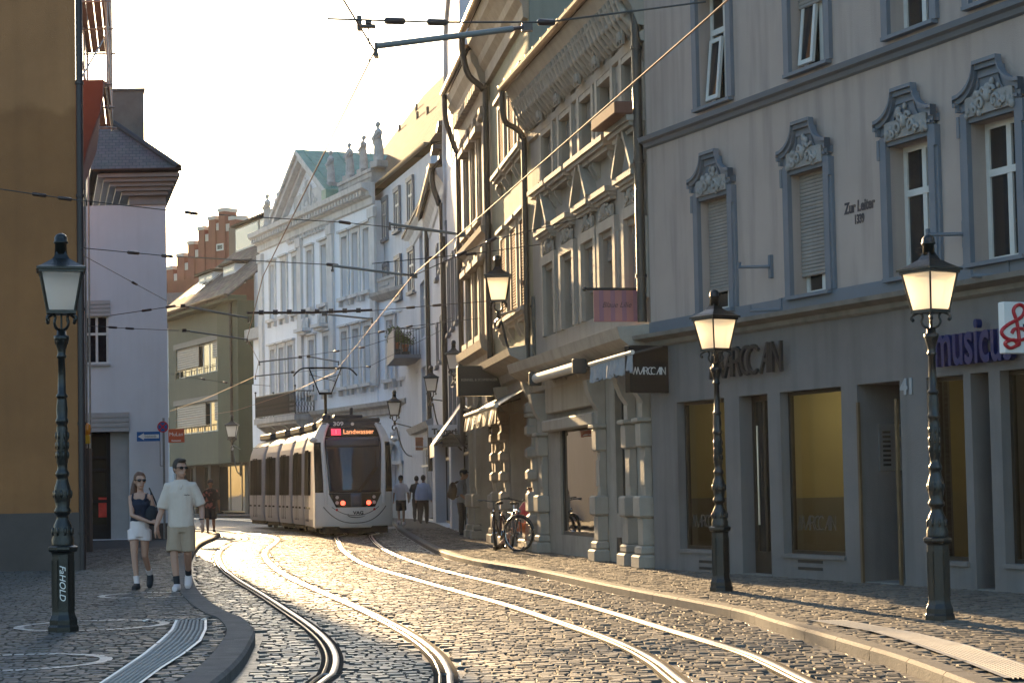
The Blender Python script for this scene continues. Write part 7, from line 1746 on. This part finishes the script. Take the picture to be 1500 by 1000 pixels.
# ---------------------------------------------------------------- bicycles
m_tyre=M('tyre',(.012,.012,.012),.8,.2,10); m_frame=paint('bike_frame_black',(.015,.018,.02),.3); m_chrome=M('chrome',(.6,.6,.6),.2,.1,4,metal=1)
def bicycle(label,loc,rz,lean,steer,fcol,basket=False):
    o=thing('bicycle',label,'bicycle',loc,rz,'bicycles parked in front of the shops'); o.rotation_euler=(0,lean,rz)
    Rw=.35
    def wheel(cx,cy,cz,ang):
        w=MB(); w.X=Matrix.Translation((cx,cy,cz))@Matrix.Rotation(ang,4,'Z'); w.torus((0,0,0),Rw-.03,.011,30,6,'x'); w.lathe([(.02,-.05),(.03,-.05),(.03,.05),(.02,.05)],8) if False else w.disc((0,0,0),.03,10,'x',.09)
        for k in range(20): q=2*PI*k/20; w.tube([((-1)**k*.03,math.cos(q+.3)*.03,math.sin(q+.3)*.03),(0,math.cos(q)*(Rw-.03),math.sin(q)*(Rw-.03))],.0025,3,caps=False)
        wo=w.build('wheel',m_chrome,o)
        t=MB(); t.X=w.X; t.torus((0,0,0),Rw-.008,.024,34,8,'x'); t.build('tyre',m_tyre,wo)
        f=MB(); f.X=w.X; f.torus((0,0,0),Rw+.025,.018,18,5,'x',.3,PI-.2); f.build('mudguard',m_frame,wo)
    fx_=-.55; 
    sX=Matrix.Rotation(steer,4,'Z')
    wheel(0,.52,Rw,0); wheel(0,-.55,Rw,steer)
    f=MB(); bb=(0,.08,.29); st_=(0,.24,.80); hd_=(0,-.36,.82); hl=(0,-.40,.66)
    f.tube([bb,st_],.018,8); f.tube([st_,hd_],.018,8); f.tube([bb,hl],.022,8); f.tube([hd_,hl],.022,8)
    for s in(-1,1): f.tube([(s*.02,.08,.29),(s*.055,.52,Rw)],.011,6); f.tube([(s*.015,.24,.78),(s*.055,.52,Rw)],.010,6)
    f.build('frame',fcol,o)
    k=MB(); k.tube([hd_,(0,-.33,.98)],.016,8)
    for s in(-1,1): k.tube([(0,-.40,.64),(s*.05,-.42,.62),(s*.055,-.55,Rw)],.013,6)
    k.build('fork',fcol,o)
    h=MB(); h.X=Matrix.Translation((0,-.33,1.0))@sX; h.tube(spline([(-.33,.05,.05),(-.2,.0,.04),(0,-.06,.0),(.2,0,.04),(.33,.05,.05)],5),.012,8); 
    for s in(-1,1): h.tube([(s*.33,.05,.05),(s*.23,.01,.04)],.017,8); h.tube([(s*.22,-.02,.03),(s*.30,-.05,.02)],.007,5)
    h.build('handlebar',m_frame,o)
    s=MB(); s.tube([(0,.24,.78),(0,.27,.93)],.014,8); s.build('seat_post',m_chrome,o)
    s=MB(); s.ball((0,.33,.96),.085,10,7,(1.0,1.1,.4)); s.tube([(0,.34,.96),(0,.16,.965)],[.06,.022],8,flat=.6); s.build('saddle',m_tyre,o)
    s=MB(); s.disc((.05,.08,.29),.1,18,'x',.012); s.tube([(.06,.08,.29),(.07,.16,.16)],.01,6); s.tube([(-.06,.08,.29),(-.07,.0,.42)],.01,6); s.build('crank',m_chrome,o)
    for q in ((.11,.16,.16),(-.11,0,.42)): B(q[0]-.045,q[0]+.045,q[1]-.03,q[1]+.03,q[2]-.01,q[2]+.01).build('pedal',m_tyre,o)
    s=MB(); s.lathe([(.02,0),(.045,.03),(.045,.05)],10); l_=s.build('front_lamp',m_chrome,o); l_.location=(0,-.43,.80); l_.rotation_euler=(R(90),0,0)
    s=MB(); 
    for x in(-.06,0,.06): s.tube([(x,.36,.76),(x,.74,.76)],.006,5)
    for s_ in(-1,1): s.tube([(s_*.06,.7,.76),(s_*.055,.52,Rw)],.006,5)
    s.build('luggage_rack',m_frame,o)
    return o
pb=gnd(752,807,ZP); bicycle('black bicycle parked with its front wheel turned towards the camera',pb+Vector((.02,.5,0)),R(8),R(3),R(48),m_frame)
pb=gnd(731,806,ZP); bicycle('second dark bicycle seen nearly end-on, half hidden behind the black one',pb+Vector((.03,.75,0)),R(-10),R(-4),R(10),m_frame)
# ---------------------------------------------------------------- overhead line
m_cu=M('copper_wire',(.30,.17,.11),.65,.1,4,spec=.3); m_wire=M('steel_wire',(.08,.075,.07),.45,.1,4,metal=.6); m_arm=M('grp_arm_grey',(.16,.165,.16),.4,.1,4); m_ins=M('insulator',(.05,.03,.025),.35,.1,4)
def zpt(px,py,z):
    d=ray(px,py); t=(z-EYE)/d.z; return Vector((0,0,EYE))+d*t
WZ=5.25
cw1=[zpt(1075,-8,WZ),zpt(1035,28,WZ),zpt(605,403,WZ),zpt(490,546,WZ),zpt(425,575,WZ),zpt(346,601,WZ),zpt(256,616,WZ)]
cw2=[zpt(470,-55,WZ),zpt(503,0,WZ),zpt(549,75,WZ),zpt(385,405,WZ),zpt(362,496,WZ),zpt(379,529,WZ),zpt(374,551,WZ),zpt(303,583,WZ),zpt(247,603,WZ)]
def wire(name,pts,r,mat,label,cat,group,sag=0):
    mb=MB(); mb.tube(pts,r,6); o=mb.build(name,mat); return tag(o,label,cat,group)
for p_,lb in ((cw1,'copper contact wire from upper right, running down to the tram roof'),(cw2,'copper contact wire from the top centre, kinked at the grey arm and curving left')):
    # keep straight spans but round the far bends
    mb=MB(); mb.tube(p_,.009,6); tag(mb.build('contact_wire',m_cu),lb,'wire','tram contact wires')
def zig(mb,a,b,n): pass
def clampset(parent,p):
    mb=MB(); mb.box(p.x-.025,p.x+.025,p.y-.05,p.y+.05,p.z-.02,p.z+.12); mb.tube([p+Vector((0,0,.1)),p+Vector((.05,.02,.25))],.014,6); mb.build('wire_clamp',m_chrome,parent)
ARMS=[((551,68),(772,40),16.6,'long grey steady arm across the top of the street holding the kinked wire',.05),((571,328),(678,344),31,'grey steady arm left of the dormers, third of the way down the right wire',.045),((487,389),(607,404),31.5,'steady arm reaching left in front of the palace windows',.04),((364,466),(268,448),42,'left-hand steady arm in front of the green roof gutter',.04),((362,497),(270,484),47.5,'left-hand steady arm just above the green building\'s ribbon windows',.04),((380,530),(440,523),55.5,'short steady arm at the middle of the palace front, left one of two facing',.04),((496,530),(452,522),54,'short steady arm at the middle of the palace front, right one of two facing',.04),((374,551),(429,545),62,'lowest steady arm, above the palace balcony end',.04),((545,467),(475,460),41,'steady arm hanging just under the knobbed cable',.04)]
for (a,b,Y,lb,r_) in ARMS:
    A_=at(*a,Y); B_=at(*b,Y+.6); o=thing('steady_arm',lb,'wire arm',A_,0,'steady arms of the tram overhead line')
    d=B_-A_; MB().tube([Vector((0,0,0)),d*.9],r_*.55,8).build('arm_tube',m_arm,o); MB().tube([d*.9,d],r_*.35,8).build('insulator',m_ins,o)
    mb=MB(); mb.tube([Vector((0,0,.03)),Vector((0,0,-.08))],.016,6); mb.box(-.02,.02,-.06,.06,-.10,-.07); mb.build('wire_clamp',m_ins,o)
    mb=MB(); mb.box(-.05,.05,-.03,.03,-.04,.04); q=mb.build('end_fitting',m_ins,o); q.location=d
SP=[([(0,277,30),(95,291,30.5),(280,312,32),(505,326,34),(690,345,36)],'uppermost span wire from the ochre wall across to the middle arm'),
([(118,363,33),(245,375,34),(487,388,32),(607,403,32)],'span wire from the red front to the arm before the palace windows'),
([(118,372,40),(245,441,44)],'slanting guy wire from the red front to the green roof'),
([(162,462,44),(250,449,44),(296,450,43)],'short span wire above the white house window'),
([(128,477,50),(190,481,50),(262,484,48)],'thin span wire crossing the white house wall below the window top'),
([(480,28,15),(640,33,16),(800,33,17),(1034,3,17)],'thin span wire along the very top of the street'),
([(607,403,32),(720,352,33),(955,294,34),(978,291,34)],'span wire rising to the right across the first-floor windows'),
([(545,386,36),(690,372,37),(850,350,38)],'second span wire on the right, below the window pediments'),
([(545,455,42),(640,447,41),(728,440,40.5)],'span wire ending at the big scrolled wall lamp'),
([(440,522,56),(530,509,54),(662,466,52)],'span wire across the palace front at balcony-plant height'),
([(429,545,62),(540,537,58),(650,482,56)],'lowest span wire, just above the pantograph'),
([(500,497,50),(600,478,48),(703,466,46)],'span wire between the palace windows and the pilaster house'),
([(250,548,62),(330,560,60),(396,565,60)],'thin wire across the lower green building windows')]
for pts,lb in SP:
    P=[at(*q) for q in pts]; o=thing('span_wire',lb,'wire',P[0],0,'span wires across the street')
    MB().tube([p-P[0] for p in P],.0085,5).build('strand',m_wire,o)
    for p in P[1:-1]+[P[0].lerp(P[1],.6)]:
        q=P[0].lerp(P[1],.6); d=(P[1]-P[0]).normalized(); mb=MB(); c=p-P[0]; mb.tube([c-d*.12,c-d*.1,c+d*.1,c+d*.12],[.012,.03,.03,.012],8); mb.build('insulator',m_ins,o)
a=at(362,458,41.5); b=at(545,454,42.5); o=thing('knobbed_cable','black knobbed feeder cable strung between the two contact wires before the palace','wire',a,0)
MB().tube([Vector((0,0,0)),(b-a)*.5-Vector((0,0,.03)),b-a],.03,6).build('strand',m_ins,o)
mb=MB()
for i in range(1,9): c=(b-a)*i/9; mb.tube([c-Vector((.05,0,0)),c+Vector((.05,0,0))],.055,8); 
q=mb.build('spacer',m_ins,o)
# switch gear hanging on the left wire at the top
a=at(540,40,16.4); o=thing('wire_suspension','small dark suspension fitting hanging on the wire at the top centre','wire fitting',a,0)
mb=MB(); mb.tube([(0,0,0),(0,0,-.3)],.006,5); mb.build('dropper',m_wire,o); mb=MB(); mb.bbox(-.06,.06,-.03,.03,-.01,.02,.006); mb.bbox(-.025,.025,-.03,.03,.02,.06,.006); mb.build('clamp',m_ins,o); mb=MB(); mb.bbox(-.1,-.06,-.03,.03,-.03,.1,.006); mb.build('box',m_ins,o)
